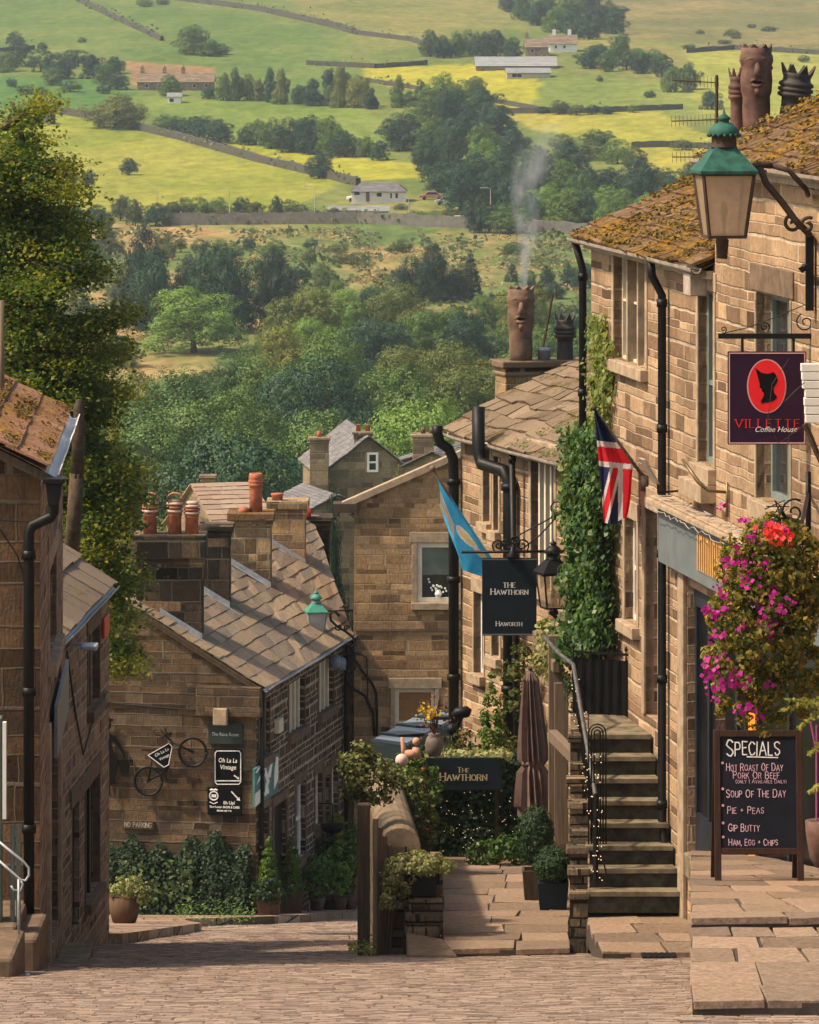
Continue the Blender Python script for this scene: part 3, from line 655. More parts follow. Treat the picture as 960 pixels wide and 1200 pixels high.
moss(rf, WR.at(-.12, ZE1 - .05, o), WR.at(uS, ZE1 - .05, o), WR.at(-.12, ZE1 + DEP / 2 * PIT, -DEP / 2), WR.at(uS, ZE1 + DEP / 2 * PIT, -DEP / 2), 17, 11000, .045, 3)
window(R1, WR, h1, Mt['cream'], Mt['pane'], 3, (.55,), .035, Mt['dress'], sw=.13, mull=Mt['dress'], mw=.045)
window(R1, WR, h2, Mt['white'], Mt['pane'], 1, (.5,), .06, Mt['dress'], sw=.13)
window(R1, WR, h4, Mt['greyframe'], Mt['pane'], 1, (.46,), .07, Mt['dress'], sw=.1, sillh=.2)
b = MB(); wbox(b, WR, h3[0], h3[1], h3[2], h3[3], -.26, -.2); dr = b.build('door', Mt['doorwood'], R1)
b = MB()
for a, c in ((h3[0] - .17, h3[0]), (h3[1], h3[1] + .17)): wbox(b, WR, a, c, h3[2], h3[3], -.12, .03)
wbox(b, WR, h3[0] - .2, h3[1] + .2, h3[3], h3[3] + .28, -.12, .035); b.build('door_surround', Mt['dress'], R1, bevel=.01)
gutter(R1, WR.at(-.2, ZE1 - .06, o + .02), WR.at(uS + .02, ZE1 - .06, o + .02), .075)
b = MB(); wbox(b, WR, -.05, uS - .03, ZE1 - .2, ZE1 - .1, .002, .1); b.build('eaves_board', Mt['gutter'], R1)
u = WR.px(784, 700)[0]
zt = WR.px(784, 960)[1]
downpipe(R1, [WR.at(u, ZE1 - .1, .24), WR.at(u, ZE1 - .3, .22), WR.at(u, ZE1 - .55, .09), WR.at(u, zt, .09), WR.at(u + .25, zt - .45, .09), WR.at(u + .55, zt - 1.05, .09)], .055)
downpipe(R1, [WR.at(-.12, ZE1 - .06, .22), WR.at(-.1, ZE1 - .5, .1), WR.at(-.1, -13.2, .1)], .055)
# corner hopper and bracket box under the step of the eaves
b = MB(); wbox(b, WR, uS - .75, uS - .35, ZE1 - .42, ZE1 - .15, .02, .24); b.build('hopper', Mt['gutter'], R1, bevel=.01)
ch = chimney(R1, (4.75, 68), V(1, 0, 0), V(0, 1, 0), 1.0, .55, -3.2, -1.74, Mt['stack'], capmat=Mt['stack'])
def face_pot(par, p, s, mat):
    """tall clay pot shaped as a crowned, bearded face looking up the street"""
    p = Vector(p); pr = [(.155, 0), (.16, .1), (.165, .3), (.16, .42), (.18, .48), (.19, .62), (.18, .74), (.185, .80), (.20, .84), (.195, .90), (.18, .93), (.185, 1.0), (.14, 1.0), (.13, .8), (.02, .78)]
    b = MB(); b.lathe(p, [(r * s, z * s) for r, z in pr], 20); q = lambda x, y, z: p + V(x * .92, y * .9, z) * s
    crown_teeth(b, p, .18 * s, .99 * s, 9, .055 * s, .1)
    for sx in (-1, 1):
        b.ball(q(.07 * sx, -.155, .795), .034 * s); b.tube([q(.02 * sx, -.19, .855), q(.08 * sx, -.185, .875), q(.14 * sx, -.14, .85)], .024 * s, 8)
        b.tube([q(0, -.19, .63), q(.06 * sx, -.185, .615), q(.10 * sx, -.16, .58)], [.02 * s, .028 * s, .014 * s], 8)
        b.ball(q(.175 * sx, -.02, .76), .035 * s)
    b.tube([q(0, -.19, .82), q(0, -.235, .74), q(0, -.25, .69), q(0, -.18, .67)], [.025 * s, .038 * s, .055 * s, .03 * s], 10)
    b.tube([q(-.07, -.185, .565), q(0, -.2, .545), q(.07, -.185, .565)], .024 * s, 8)
    b.tube([q(0, -.16, .52), q(0, -.175, .47), q(0, -.16, .42)], [.05 * s, .04 * s, .015 * s], 10)
    o = b.build('face_chimney_pot', mat, par, True)
    b = MB(); b.cbox(q(0, -.193, .595), .09 * s, .03 * s, .03 * s)
    b.build('mouth', Mt['black'], o); return o
def crown_pot(par, p, h, r, mat, name='crown_chimney_pot', rings=True, tilt=None):
    pr = [(.8, 0), (.78, .06), (.72, .4), (.74, .5)]
    if rings: pr += [(1.0, .53), (1.0, .57), (.86, .585), (1.0, .6), (1.02, .64), (.86, .66), (1.0, .68), (.98, .72), (.8, .75)]
    pr += [(.78, .8), (.88, .86), (.7, .86), (.6, .5), (.1, .4)]
    p = Vector(p); b = MB(); b.lathe(p, [(a * r, z * h) for a, z in pr], 18); crown_teeth(b, p, r * .87, .855 * h, 8, .14 * h, .22)
    if tilt:
        Mx = Matrix.Translation(p) @ Matrix.Rotation(tilt, 4, 'Y') @ Matrix.Translation(-p); b.v = [tuple(Mx @ Vector(v)) for v in b.v]
    return b.build(name, mat, par, True)
face_pot(ch, (4.60, 67.9, -1.76), 1.13, Mt['claydark'])
crown_pot(ch, (5.05, 67.9, -1.76), .92, .235, Mt['clayblack'], tilt=R(7))
crown_pot(ch, (4.36, 68.15, -1.76), .86, .12, Mt['claydark'])
# near house
R2 = thing('stone_house', WR.at(uS + 3, -10), 'tall warm stone house at the edge with purple hanging sign, lintelled window and dark shopfront', 'house')
h5 = WR.rect(887, 347, 927, 592); uN = 22.
sh2 = WR.rect(838, 694, 965, 1000); shr = (uS, sh2[1] + 1.2, sh[2] , sh[3], .18, uS)
b = MB(); wall_mesh(b, WR, uS, uN, -14, ZE2, [h5, shr], .24)
D2 = 6.6
b.face([WR.at(uS, -14), WR.at(uS, ZE2), WR.at(uS, ZE2 + D2 / 2 * PIT, -D2 / 2), WR.at(uS, ZE2, -D2), WR.at(uS, -14, -D2)])
b.face([WR.at(uN, -14), WR.at(uN, ZE2), WR.at(uN, ZE2 + D2 / 2 * PIT, -D2 / 2), WR.at(uN, ZE2, -D2), WR.at(uN, -14, -D2)])
b.face([WR.at(uS, -14, -D2), WR.at(uS, ZE2, -D2), WR.at(uN, ZE2, -D2), WR.at(uN, -14, -D2)])
b.build('wall', Mt['warm'], R2)
b = MB()
slates(b, WR.at(uS - .1, ZE2 - .04, o), WR.at(uN, ZE2 - .04, o), WR.at(uS - .1, ZE2 + D2 / 2 * PIT, -D2 / 2), WR.at(uN, ZE2 + D2 / 2 * PIT, -D2 / 2), 18, .36, .04, 8, .07, .09)
slates(b, WR.at(uS - .1, ZE2 - .04, -D2 - o), WR.at(uN, ZE2 - .04, -D2 - o), WR.at(uS - .1, ZE2 + D2 / 2 * PIT, -D2 / 2), WR.at(uN, ZE2 + D2 / 2 * PIT, -D2 / 2), 7, .7, .04, 9)
rf = b.build('roof', Mt['roofm'], R2)
moss(rf, WR.at(uS - .1, ZE2 - .04, o), WR.at(uS + 8, ZE2 - .04, o), WR.at(uS - .1, ZE2 + D2 / 2 * PIT, -D2 / 2), WR.at(uS + 8, ZE2 + D2 / 2 * PIT, -D2 / 2), 18, 10000, .045, 4)
gutter(R2, WR.at(uS - .1, ZE2 - .03, o + .02), WR.at(uN, ZE2 - .03, o + .02), .075)
b = MB(); wbox(b, WR, uS + .01, uN, ZE2 - .2, ZE2 - .08, .002, .1); b.build('eaves_board', Mt['gutter'], R2)
window(R2, WR, h5, Mt['greyframe'], Mt['pane'], 2, (.5,), .08, Mt['dress'], sw=.05, lintel=False, depth=.19, sillh=.22)
b = MB(); l5 = WR.rect(881, 313, 931, 346); wbox(b, WR, l5[0], l5[1], l5[2] + .01, l5[3], -.1, .025); b.build('lintel', Mt['dressd'], R2, bevel=.01)
b = MB(); wbox(b, WR, h4[0] - .3, h4[1] + .12, h4[2] - .42, h4[2] - .2, -.02, .2); b.build('sill_block', Mt['dress'], R1, bevel=.01)
# shopfront joinery
b = MB(); z0, z1 = sh[2], sh[3]; ua, ub = sh[0] + .005, shr[1]
wbox(b, WR, ua, ub, z0, z0 + .5, -.17, -.10); wbox(b, WR, ua, ub, z1 - .25, z1, -.17, -.08)
for q in (0, .09, .28, .34, .42, .61, .8, 1.): uu = ua + (ub - ua - .1) * q; wbox(b, WR, uu, uu + .1, z0 + .5, z1 - .25, -.17, -.09)
sf = b.build('shopfront', Mt['doorblue'], R2)
b = MB(); b.face([WR.at(ua, z0, -.13), WR.at(ub, z0, -.13), WR.at(ub, z1, -.13), WR.at(ua, z1, -.13)]); b.build('shop_glass', Mt['panedark'], sf)
b = MB(); pr_ = WR.rect(872, 820, 880, 1005); wbox(b, WR, pr_[0], pr_[1], z0 + .02, z1 - .4, -.07, -.05); b.build('orange_trim', Mt['orange'], sf)
b = MB(); fa = WR.rect(786, 588, 960, 657); za = WR.px(786, 590)[1]; zb = WR.px(786, 657)[1]
wbox(b, WR, fa[0], fa[1] + 3, zb, za, .01, .16); fas = b.build('fascia', Mt['greysign'], R1)
b = MB(); wbox(b, WR, fa[0] - .12, fa[1] + 3.05, za + .002, za + .07, -.02, .30); wbox(b, WR, fa[0] - .12, fa[1] + 3.05, za + .072, za + .1, -.02, .24); b.build('cornice', Mt['dress'], fas, bevel=.01)
b = MB(); gl = WR.rect(833, 640, 890, 700); u = WR.px(834, 650)[0]; i = 0
while u < gl[1] + 1.2:
    wbox(b, WR, u, u + .05, zb + .16, za - .12, .162, .185); u += .125
    if i % 3 == 1: wbox(b, WR, u - .11, u, za - .18, za - .12, .162, .183)
    i += 1
b.build('gilt_lettering', Mt['gold'], fas)
b = MB()
for q in (0, .07): wbox(b, WR, sh[0] - .36 + q * 0, sh[0] - .02, -12.6, zb - .004, .003 + q * 0, .06); break
b.build('pilaster', Mt['dress'], R1, bevel=.012)
b = MB(); wbox(b, WR, sh[0] + .02, shr[1], z0 - .3, z0 - .005, -.16, .06); b.build('doorstep', Mt['step'], R2, bevel=.02)
# string of wire loops lying on the cornice
rng = random.Random(4); b = MB(); pts = []
for i in range(40): uu = fa[0] + .3 + i * .16; pts.append(WR.at(uu, za + .12 + abs(rng.gauss(0, .035)), .15 + rng.uniform(-.1, .13)))
b.tube(pts, .008, 5); pts = [WR.at(fa[0] + i * .14, za + .0 - rng.uniform(0, .05), .31 + rng.uniform(0, .02)) for i in range(60)]; b.tube(pts, .006, 5)
tag(b.build('fairy_light_cable', Mt['cablegrey'], loc=WR.at(fa[0], za, .2)), 'loose pale light cable looped along the shop cornice above the grey fascia', 'cable')
# ---------------------------------------------------------------- house with the black sign (middle right)
WH = Wall((.84, 84.), (1.89, -6.), (-6., -1.89))
ZH = -7.05; DH = 6.4; PH = .56; uH = 7.6
HH = thing('stone_house', WH.at(3, -13.4), 'stone house with lumpy lichened roof and thick black flue pipes, behind the black hanging sign', 'house')
hs = [WH.rect(567, 526, 575, 612), WH.rect(579, 535, 585, 622), WH.rect(623, 536, 650, 690), WH.rect(556, 695, 567, 790), WH.rect(577, 700, 586, 770)]
b = MB(); wall_mesh(b, WH, 0, uH, -15.5, ZH, hs, .16)
b.face([WH.at(0, -15.5), WH.at(0, ZH), WH.at(0, ZH + DH / 2 * PH, -DH / 2), WH.at(0, ZH, -DH), WH.at(0, -15.5, -DH)])
b.face([WH.at(uH, -15.5), WH.at(uH, ZH), WH.at(uH, ZH + DH / 2 * PH, -DH / 2), WH.at(uH, ZH, -DH), WH.at(uH, -15.5, -DH)])
b.face([WH.at(0, -15.5, -DH), WH.at(0, ZH, -DH), WH.at(uH, ZH, -DH), WH.at(uH, -15.5, -DH)])
b.build('wall', Mt['warm'], HH)
b = MB()
slates(b, WH.at(-.1, ZH - .03, .2), WH.at(uH, ZH - .03, .2), WH.at(-.1, ZH + DH / 2 * PH, -DH / 2), WH.at(uH, ZH + DH / 2 * PH, -DH / 2), 14, .5, .042, 21, .12, .10)
slates(b, WH.at(-.1, ZH - .03, -DH - .2), WH.at(uH, ZH - .03, -DH - .2), WH.at(-.1, ZH + DH / 2 * PH, -DH / 2), WH.at(uH, ZH + DH / 2 * PH, -DH / 2), 7, .7, .04, 22)
rf = b.build('roof', Mt['roofh'], HH); moss(rf, WH.at(3.2, ZH - .03, .2), WH.at(uH, ZH - .03, .2), WH.at(3.2, ZH + DH / 2 * PH, -DH / 2), WH.at(uH, ZH + DH / 2 * PH, -DH / 2), 14, 1800, .05, 7, 'l_ivyl', .06)
for i, h in enumerate(hs):
    if i == 2: window(HH, WH, h, Mt['doorwood'], Mt['pane'], 4, (), .04, Mt['dress'], sw=.1, mull=Mt['cream'], mw=.035)
    else: window(HH, WH, h, Mt['white'], Mt['panedark'], 1, (.5,) if i > 2 else (), .06, Mt['dress'], sw=.07, lintel=i > 2)
gutter(HH, WH.at(-.15, ZH - .05, .24), WH.at(uH, ZH - .05, .24), .075, sag=.06)
b = MB(); wbox(b, WH, 0, uH, ZH - .17, ZH - .06, .002, .12); b.build('eaves_board', Mt['oldwood'], HH)
u = WH.px(590, 500)[0]; u2 = WH.px(607, 600)[0]; zt = WH.px(590, 476)[1]
downpipe(HH, [WH.at(u, zt, .42), WH.at(u, zt - .72, .42), WH.at(u + .12, zt - .9, .40), WH.at(u2 - .1, zt - .98, .2), WH.at(u2, zt - 1.12, .14), WH.at(u2, -13.4, .14)], .105, name='flue_pipe', k=14)
downpipe(HH, [WH.at(u2 + .3, ZH - .1, .2), WH.at(u2 + .3, -13.4, .09)], .05)
c0 = WH.at(-.02, ZH - .05, .22)
downpipe(HH, [c0 + V(-.17, 0, .12), c0 + V(-.17, 0, 0), c0 + V(-.12, 0, -.16), c0 + V(.02, 0, -.26), c0 + V(.09, 0, -.42), c0 + V(.10, 0, -.7), c0 + V(.10, 0, -6.4)], .085, k=12)
ch = chimney(HH, (2.05, 86.2), V(1, .3, 0).normalized(), V(-.3, 1, 0).normalized(), 1.1, .6, -8, -6.05, Mt['stack'], capmat=Mt['roofh'])
face_pot(ch, (1.87, 86.0, -6.07), 1.22, Mt['clayface'])
crown_pot(ch, (2.62, 86.2, -6.15), .9, .185, Mt['clayblack'])
b = MB(); b.lathe((2.26, 86.1, -6.07), [(.11, 0), (.11, .16), (.13, .17), (.13, .22), (.02, .23)], 12); b.build('metal_cowl', Mt['lead'], ch, True)
# ---------------------------------------------------------------- stone house across the end of the street
WS = Wall((-1.257, 116), (1, 0), (0, -1))
SH = thing('stone_house', (0, 116, -20.6), 'gable-fronted honey stone house with white square window, closing the end of the street', 'house')
uw = 6.0
g1 = WS.rect(489, 636, 537, 706); g2 = WS.rect(463, 807, 510, 850)
zl = WS.px(415, 590)[1]; slope = (WS.px(545, 533)[1] - zl) / 2.52; ua = 3.6
b = MB(); wall_mesh(b, WS, 0, uw + 1.2, -24, zl, [g1, g2], .16, top=[(0, zl), (uw + 1.2, zl), (ua, zl + ua * slope)])
DS_ = 4.2; zr0 = zl - .32
b.face([WS.at(0, -24), WS.at(0, zl), WS.at(0, zl, -DS_), WS.at(0, -24, -DS_)]); b.face([WS.at(7.2, -24), WS.at(7.2, zl), WS.at(7.2, zl, -DS_), WS.at(7.2, -24, -DS_)])
b.face([WS.at(0, -24, -DS_), WS.at(0, zr0, -DS_), WS.at(ua, zr0 + ua * slope, -DS_), WS.at(7.2, zr0, -DS_), WS.at(7.2, -24, -DS_)])
b.face([WS.at(0, zl, -.25), WS.at(ua, zl + ua * slope, -.25), WS.at(7.2, zl, -.25), WS.at(7.2, zl - .5, -.25), WS.at(0, zl - .5, -.25)])
b.build('wall', Mt['house'], SH)
b = MB()
slates(b, WS.at(-.05, zr0, -.26), WS.at(-.05, zr0, -DS_), WS.at(ua, zr0 + ua * slope, -.26), WS.at(ua, zr0 + ua * slope, -DS_), 9, .6, .03, 31, .01)
slates(b, WS.at(7.25, zr0, -.26), WS.at(7.25, zr0, -DS_), WS.at(ua, zr0 + ua * slope, -.26), WS.at(ua, zr0 + ua * slope, -DS_), 9, .6, .03, 32, .01)
b.build('roof', Mt['roofl2'], SH)
b = MB(); b.bar(WS.at(-.25, zl - .04, -.1), WS.at(ua, zl + (ua + .16) * slope, -.1), .4, .14); b.bar(WS.at(7.45, zl - .04, -.1), WS.at(ua, zl + (ua + .16) * slope, -.1), .4, .14); b.build('gable_coping', Mt['dress'], SH)
b = MB(); b.cbox(WS.at(-.2, zl - .1, -.2), .55, .7, .2); b.build('gutter', Mt['darkwood'], SH)
w1 = window(SH, WS, g1, Mt['cream'], Mt['pane'], 1, (), .11, Mt['dress'], sw=.12, depth=.05)
b = MB(); b.face([WS.at(g1[0] + .1, g1[2] + .62, -.075), WS.at(g1[1] - .1, g1[2] + .62, -.075), WS.at(g1[1] - .1, g1[3] - .1, -.075), WS.at(g1[0] + .1, g1[3] - .1, -.075)]); b.build('blind', Mt['curtainglass'], w1)
b = MB(); rng = random.Random(2)
for i in range(24): b.ball(WS.at(g1[0] + .48 + rng.gauss(0, .13), g1[2] + .34 + rng.gauss(0, .08), -.07), .028, 6)
b.lathe(WS.at(g1[0] + .48, g1[2] + .1, -.09), [(.05, 0), (.09, .08), (.05, .18)], 10); b.build('flower_vase', Mt['white'], w1)
w2 = window(SH, WS, g2, Mt['cream'], Mt['blind'], 1, (), .09, Mt['dress'], sw=.1, depth=.08)
b = MB(); z = g2[2] + .1
while z < g2[3] - .08: wbox(b, WS, g2[0] + .09, g2[1] - .09, z, z + .035, -.105, -.085); z += .055
b.build('blind', Mt['blind'], w2)
b = MB(); wbox(b, WS, .02, uw, WS.px(460, 738)[1] - .03, WS.px(460, 738)[1] + .03, -.02, .03); b.build('string_course', Mt['dressd'], SH)
b = MB(); f = lambda x, y, o=.05: WS.at(*WS.px(x, y), o)
b.tube([f(416, 772), f(424, 785), f(436, 800), f(441, 812), f(442, 835), f(442, 862)], .028, 7)
b.tube([f(416, 764), f(430, 770), f(431, 800), f(431, 822)], .014, 6); b.tube([f(405, 795, .3), f(412, 805, .1), f(428, 815), f(437, 835), f(439, 862)], .03, 7)
b.build('wall_cable', Mt['iron'], SH)
# ---------------------------------------------------------------- slate-roofed row on the left
WC = Wall((-3.21, 107), (.19, 1), (1, -.19)); WG = Wall((-3.21, 107), (-1, .19), (-.19, -1))
zc = -14.36; zr = -12.62; tA = 2.79; uC = 9.2
CT = thing('cottage_row', (-4, 108, -19.4), 'low stone cottages under one big slate roof, bicycle and signs on the gable', 'cottages')
px4 = [(303, 820, 316, 886), (338, 797, 357, 855), (373, 773, 391, 831)]
hc = [WC.rect(*q) for q in px4]
hl = [WC.rect(304, 947, 314, 1062), WC.rect(320, 940, 335, 1055), WC.rect(346, 918, 358, 1005), WC.rect(369, 906, 378, 968), WC.rect(380, 908, 386, 1015), WC.rect(388, 897, 396, 962)]
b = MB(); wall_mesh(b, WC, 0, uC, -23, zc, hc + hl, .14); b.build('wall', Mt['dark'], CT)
zL = WG.px(140, 742)[1]
b = MB(); wall_mesh(b, WG, .002, 3.3, -23, zc, (), .1, top=[(.002, zc), (3.3, zc), (3.3, zr - .30), (tA, zr)])
wall_mesh(b, WG, 3.3, 5.4, -23, zL)
e1, e2 = WC.at(uC, zc), V(-2.44, 126, zr); bk = WG.at(3.3, 0)
b.face([WG.at(3.3, -23), WG.at(3.3, zr - .3), V(-2.95, 126, zr - .3), V(-2.95, 126, -23)])
b.face([WC.at(uC, -23), e1, e2, V(-2.95, 126, zr - .3), V(-2.95, 126, -23)])
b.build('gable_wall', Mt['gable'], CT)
b = MB()
slates(b, WC.at(-.1, zc - .02, .2), WC.at(uC + .1, zc - .02, .2), WG.at(tA, zr, .1), e2 + V(0, 0, .02), 11, .5, .015, 41, .06, .035)
slates(b, WG.at(3.5, zr - .42, .1), V(-3.1, 126, zr - .42), WG.at(tA, zr, .1), e2 + V(0, 0, .02), 2, .8, .05, 42, .05)
b.build('roof', Mt['roofc'], CT)
b = MB(); b.bar(WG.at(-.1, zc - .06, .06), WG.at(tA, zr - .05, .06), .05, .12); b.build('verge_board', Mt['darkwood'], CT)
for i, h in enumerate(hc): window(CT, WC, h, Mt['cream'] if i else Mt['greyframe'], Mt['panedark'], 4, (), .05, Mt['dressd'], sw=.04, mull=Mt['cream'] if i else Mt['dressd'], mw=.05, lintel=False, sillh=.2)
window(CT, WC, hl[2], Mt['white'], Mt['pane'], 1, (.5,), .09, Mt['dressd'], sw=.05)
window(CT, WC, hl[3], Mt['cream'], Mt['pane'], 1, (.5,), .09, Mt['dressd'], sw=.05)
window(CT, WC, hl[5], Mt['cream'], Mt['pane'], 1, (.5,), .09, Mt['dressd'], sw=.05)
for i in (0, 1, 4):
    h = hl[i]; b = MB(); wbox(b, WC, h[0], h[1], h[2], h[3], -.14, -.09); b.build('door', Mt['doorwood'] if i == 0 else Mt['blackpaint'], CT)
    b = MB()
    for a, c in ((h[0] - .13, h[0]), (h[1], h[1] + .13)): wbox(b, WC, a, c, h[2], h[3], -.1, .035)
    wbox(b, WC, h[0] - .15, h[1] + .15, h[3], h[3] + .2, -.1, .04); b.build('door_surround', Mt['oldwood'] if i == 0 else Mt['dressd'], CT)
gutter(CT, WC.at(-.15, zc - .03, .25), WC.at(uC + .12, zc - .03, .25), .06, Mt['lead'], .03)
downpipe(CT, [WC.at(.1, zc - .08, .12), WC.at(.1, -19.2, .09)], .05); downpipe(CT, [WC.at(uC - .15, zc - .08, .2), WC.at(uC - .15, zc - .4, .09), WC.at(uC - .15, -20.7, .09)], .05)
b = MB(); wbox(b, WG, -.15, 1.25, zc - .62, zc + .02, .01, .2); kb = b.build('corner_block', Mt['gable'], CT, bevel=.03)
b = MB(); wbox(b, WG, .55, .85, WG.px(258, 828)[1] - .35, WG.px(258, 828)[1], .205, .33); b.build('stone_corbel', Mt['dress'], CT, bevel=.02)
b = MB(); r_ = WC.rect(321, 842, 326, 858); wbox(b, WC, r_[0], r_[1], r_[2], r_[3], .005, .12); b.build('alarm_box', Mt['cream'], CT, bevel=.01)
b = MB(); b.tube([WG.at(.2, zc - .52, .02), WG.at(1.6, zc - .50, .03), WG.at(3, zc - .42, .03), WG.at(3.3, zc - .38, .03)], .02, 6); b.build('wall_cable', Mt['iron'], CT)
# big chimneys of the row
un = WC.u; nn = WC.n
def striped_pot(par, p, h, r, cowl):
    p = Vector(p); b = MB(); b.lathe(p, [(r * .92, 0), (r * .86, h * .55), (r * 1.0, h * .58), (r * .9, h * .62), (r, h * .64)], 16); o = b.build('chimney_pot', Mt['terra'], par, True)
    b = MB()
    for i in range(3): z = h * (.645 + .1 * i); b.lathe(p + ZA * z, [(r * .9, 0), (r * 1.12, h * .02), (r * 1.12, h * .06), (r * .9, h * .085), (r * .8, h * .085)], 16, 0 if i % 2 == 0 else 1)
    b.lathe(p + ZA * h * .94, [(r * .85, 0), (r * .95, .04), (r * .5, .06)], 16)
    b.build('pot_bands', [Mt['terrab'], Mt['terra']], o, True)
    if cowl:
        b = MB(); k = 10
        for i in range(k):
            a0, a1 = math.pi * i / k, math.pi * (i + 1) / k; q = lambda a, y: p + V(math.cos(a) * r * 1.15, y, h * .97 + math.sin(a) * r * 1.0)
            b.face([q(a0, -r), q(a1, -r), q(a1, r), q(a0, r)])
        b.build('pot_cowl', Mt['terra'], o, True)
c1 = P(199, 690, 108.2); zA = lambda y, d: -y / F * d
CH = chimney(CT, (c1.x, 108.4), V(1, 0, 0), V(0, 1, 0), 1.40, .85, -13.6, zA(627, 108), Mt['soot'], cap=.5, capmat=Mt['soot'])
for x, cw in ((176, True), (205, True), (225, False)): striped_pot(CH, P(x, 628, 108.3) + V(0, 0, -.02), .80 if cw else .74, .16, cw)
def roofz(x, y): t = -(V(x, y, 0) - WC.p).dot(WC.n); return zc + (zr - zc) * t / tA
def flash(xc, yf, sx):
    x0, x1 = xc - sx / 2, xc + sx / 2; b = MB(); y = yf - .03; z0, z1 = roofz(x0, y) + .05, roofz(x1, y) + .05
    b.prism([V(x0, y, z0), V(x1, y, z1), V(x1, y, z1 + .13), V(x0, y, z0 + .13)], V(0, .02, 0))
    b.prism([V(x0, y, z0), V(x1, y, z1), V(x1 + .02, y - .14, roofz(x1, y - .14) + .06), V(x0, y - .14, roofz(x0, y - .14) + .06)], V(0, 0, .012))
    b.prism([V(x1, y - .14, roofz(x1, y) + .05), V(x1 + .22, y - .14, roofz(x1 + .22, y) + .05), V(x1 + .22, y + .25, roofz(x1 + .22, y) + .05), V(x1, y + .25, roofz(x1, y) + .05)], V(0, 0, .012)); b.build('lead_flashing', Mt['lead'], CT)
flash(c1.x + .25, 108.4 - .425, .90)
c2 = P(253, 650, 112.); CH2 = chimney(CT, (c2.x, 112.4), V(1, 0, 0), V(0, 1, 0), .62, .85, -13.6, zA(616, 112), Mt['soot'], capmat=Mt['soot']); flash(c2.x, 112.4 - .425, .62)
c3 = P(294, 630, 116.); CH3 = chimney(CT, (c3.x, 116.4), V(1, 0, 0), V(0, 1, 0), .92, .9, -13.7, zA(601, 116), Mt['stack'], cap=.18, capmat=Mt['roofm']); flash(c3.x, 116.4 - .45, .92)
p = P(300, 602, 116.3); pot(CH3, p, [(.15, 0), (.145, .5), (.15, .62), (.17, .64), (.17, .68), (.15, .69), (.17, .72), (.17, .76), (.15, .77), (.165, .8), (.15, .92), (.10, .92), (.08, .6)], Mt['terra'])
p = P(286, 602, 116.2); pot(CH3, p, [(.10, 0), (.13, .05), (.12, .12), (.05, .16)], Mt['terra'])
c4 = P(337, 612, 120.); CH4 = chimney(CT, (c4.x, 120.6), V(1, 0, 0), V(0, 1, 0), .84, .9, -13.9, zA(588, 120), Mt['stack'], cap=.2); flash(c4.x, 120.6 - .45, .84)
p = P(325, 589, 120.4); pot(CH4, p, [(.13, 0), (.13, .16), (.15, .18), (.15, .22), (.1, .22)], Mt['terra'])
c5 = P(374, 615, 125.); chimney(CT, (c5.x, 125.3), V(1, 0, 0), V(0, 1, 0), .52, .7, -13.9, zA(605, 125), Mt['soot'])
p = P(361, 606, 124.9); pot(CT, p, [(.08, 0), (.08, .22), (.05, .22)], Mt['redbox'])
b = MB(); b.box(V(-1.78, 116.35, -24), V(.515, 0, 0), V(0, .4, 0), ZA * 9.5); b.build('link_wall', Mt['house'], SH)
# ---------------------------------------------------------------- left middle house
WL2 = Wall((-4.995, 74), (.305, 6), (6, -.305)); zl2 = -9.13
L2 = thing('stone_house', (-5.2, 77, -14.4), 'narrow dark stone house on the left with slit windows and small red alarm box', 'house')
q1 = WL2.rect(103, 738, 116, 826); q2 = WL2.rect(100, 916, 116, 1046); q3 = WL2.rect(84, 935, 93, 1090)
b = MB(); uL2 = WL2.px(128, 800)[0]; wall_mesh(b, WL2, -5.6, uL2, -18, zl2, [q1, q2, q3], .12)
b.face([WL2.at(uL2, -18), WL2.at(uL2, zl2), WL2.at(uL2, zl2 + 2.4, -3.4), WL2.at(uL2, zl2, -6.8), WL2.at(uL2, -18, -6.8)])
b.face([WL2.at(-5.6, -18), WL2.at(-5.6, zl2), WL2.at(-5.6, zl2 + 2.4, -3.4), WL2.at(-5.6, zl2, -6.8), WL2.at(-5.6, -18, -6.8)])
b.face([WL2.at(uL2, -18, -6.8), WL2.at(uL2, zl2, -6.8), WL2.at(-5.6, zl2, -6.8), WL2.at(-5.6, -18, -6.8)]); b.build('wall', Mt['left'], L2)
b = MB(); slates(b, WL2.at(-5.6, zl2 + .02, .07), WL2.at(uL2 + .08, zl2 + .02, .07), WL2.at(-5.6, zl2 + 2.4, -3.4), WL2.at(uL2 + .08, zl2 + 2.4, -3.4), 7, .7, .05, 51, .06)
slates(b, WL2.at(-5.6, zl2 - .02, -7), WL2.at(uL2 + .12, zl2 - .02, -7), WL2.at(-5.6, zl2 + 2.4, -3.4), WL2.at(uL2 + .12, zl2 + 2.4, -3.4), 6, .8, .05, 52); b.build('roof', Mt['roofl2'], L2)
gutter(L2, WL2.at(-5.6, zl2 - .03, .1), WL2.at(uL2 + .1, zl2 - .03, .1), .06, Mt['lead'])
window(L2, WL2, q1, Mt['blackpaint'], Mt['panedark'], 2, (), .06, Mt['dressd'], sw=.08, mull=Mt['dressd'], mw=.1)
window(L2, WL2, q2, Mt['blackpaint'], Mt['panedark'], 2, (), .06, Mt['dressd'], sw=.08, mull=Mt['blackpaint'], mw=.05)
b = MB(); wbox(b, WL2, q3[0], q3[1], q3[2], q3[3], -.12, -.08); b.build('door', Mt['blackpaint'], L2)
b = MB(); wbox(b, WL2, q3[0] - .2, q2[1] + .2, q2[3] + .02, q2[3] + .3, -.05, .03); b.build('lintel', Mt['dressd'], L2, bevel=.01)
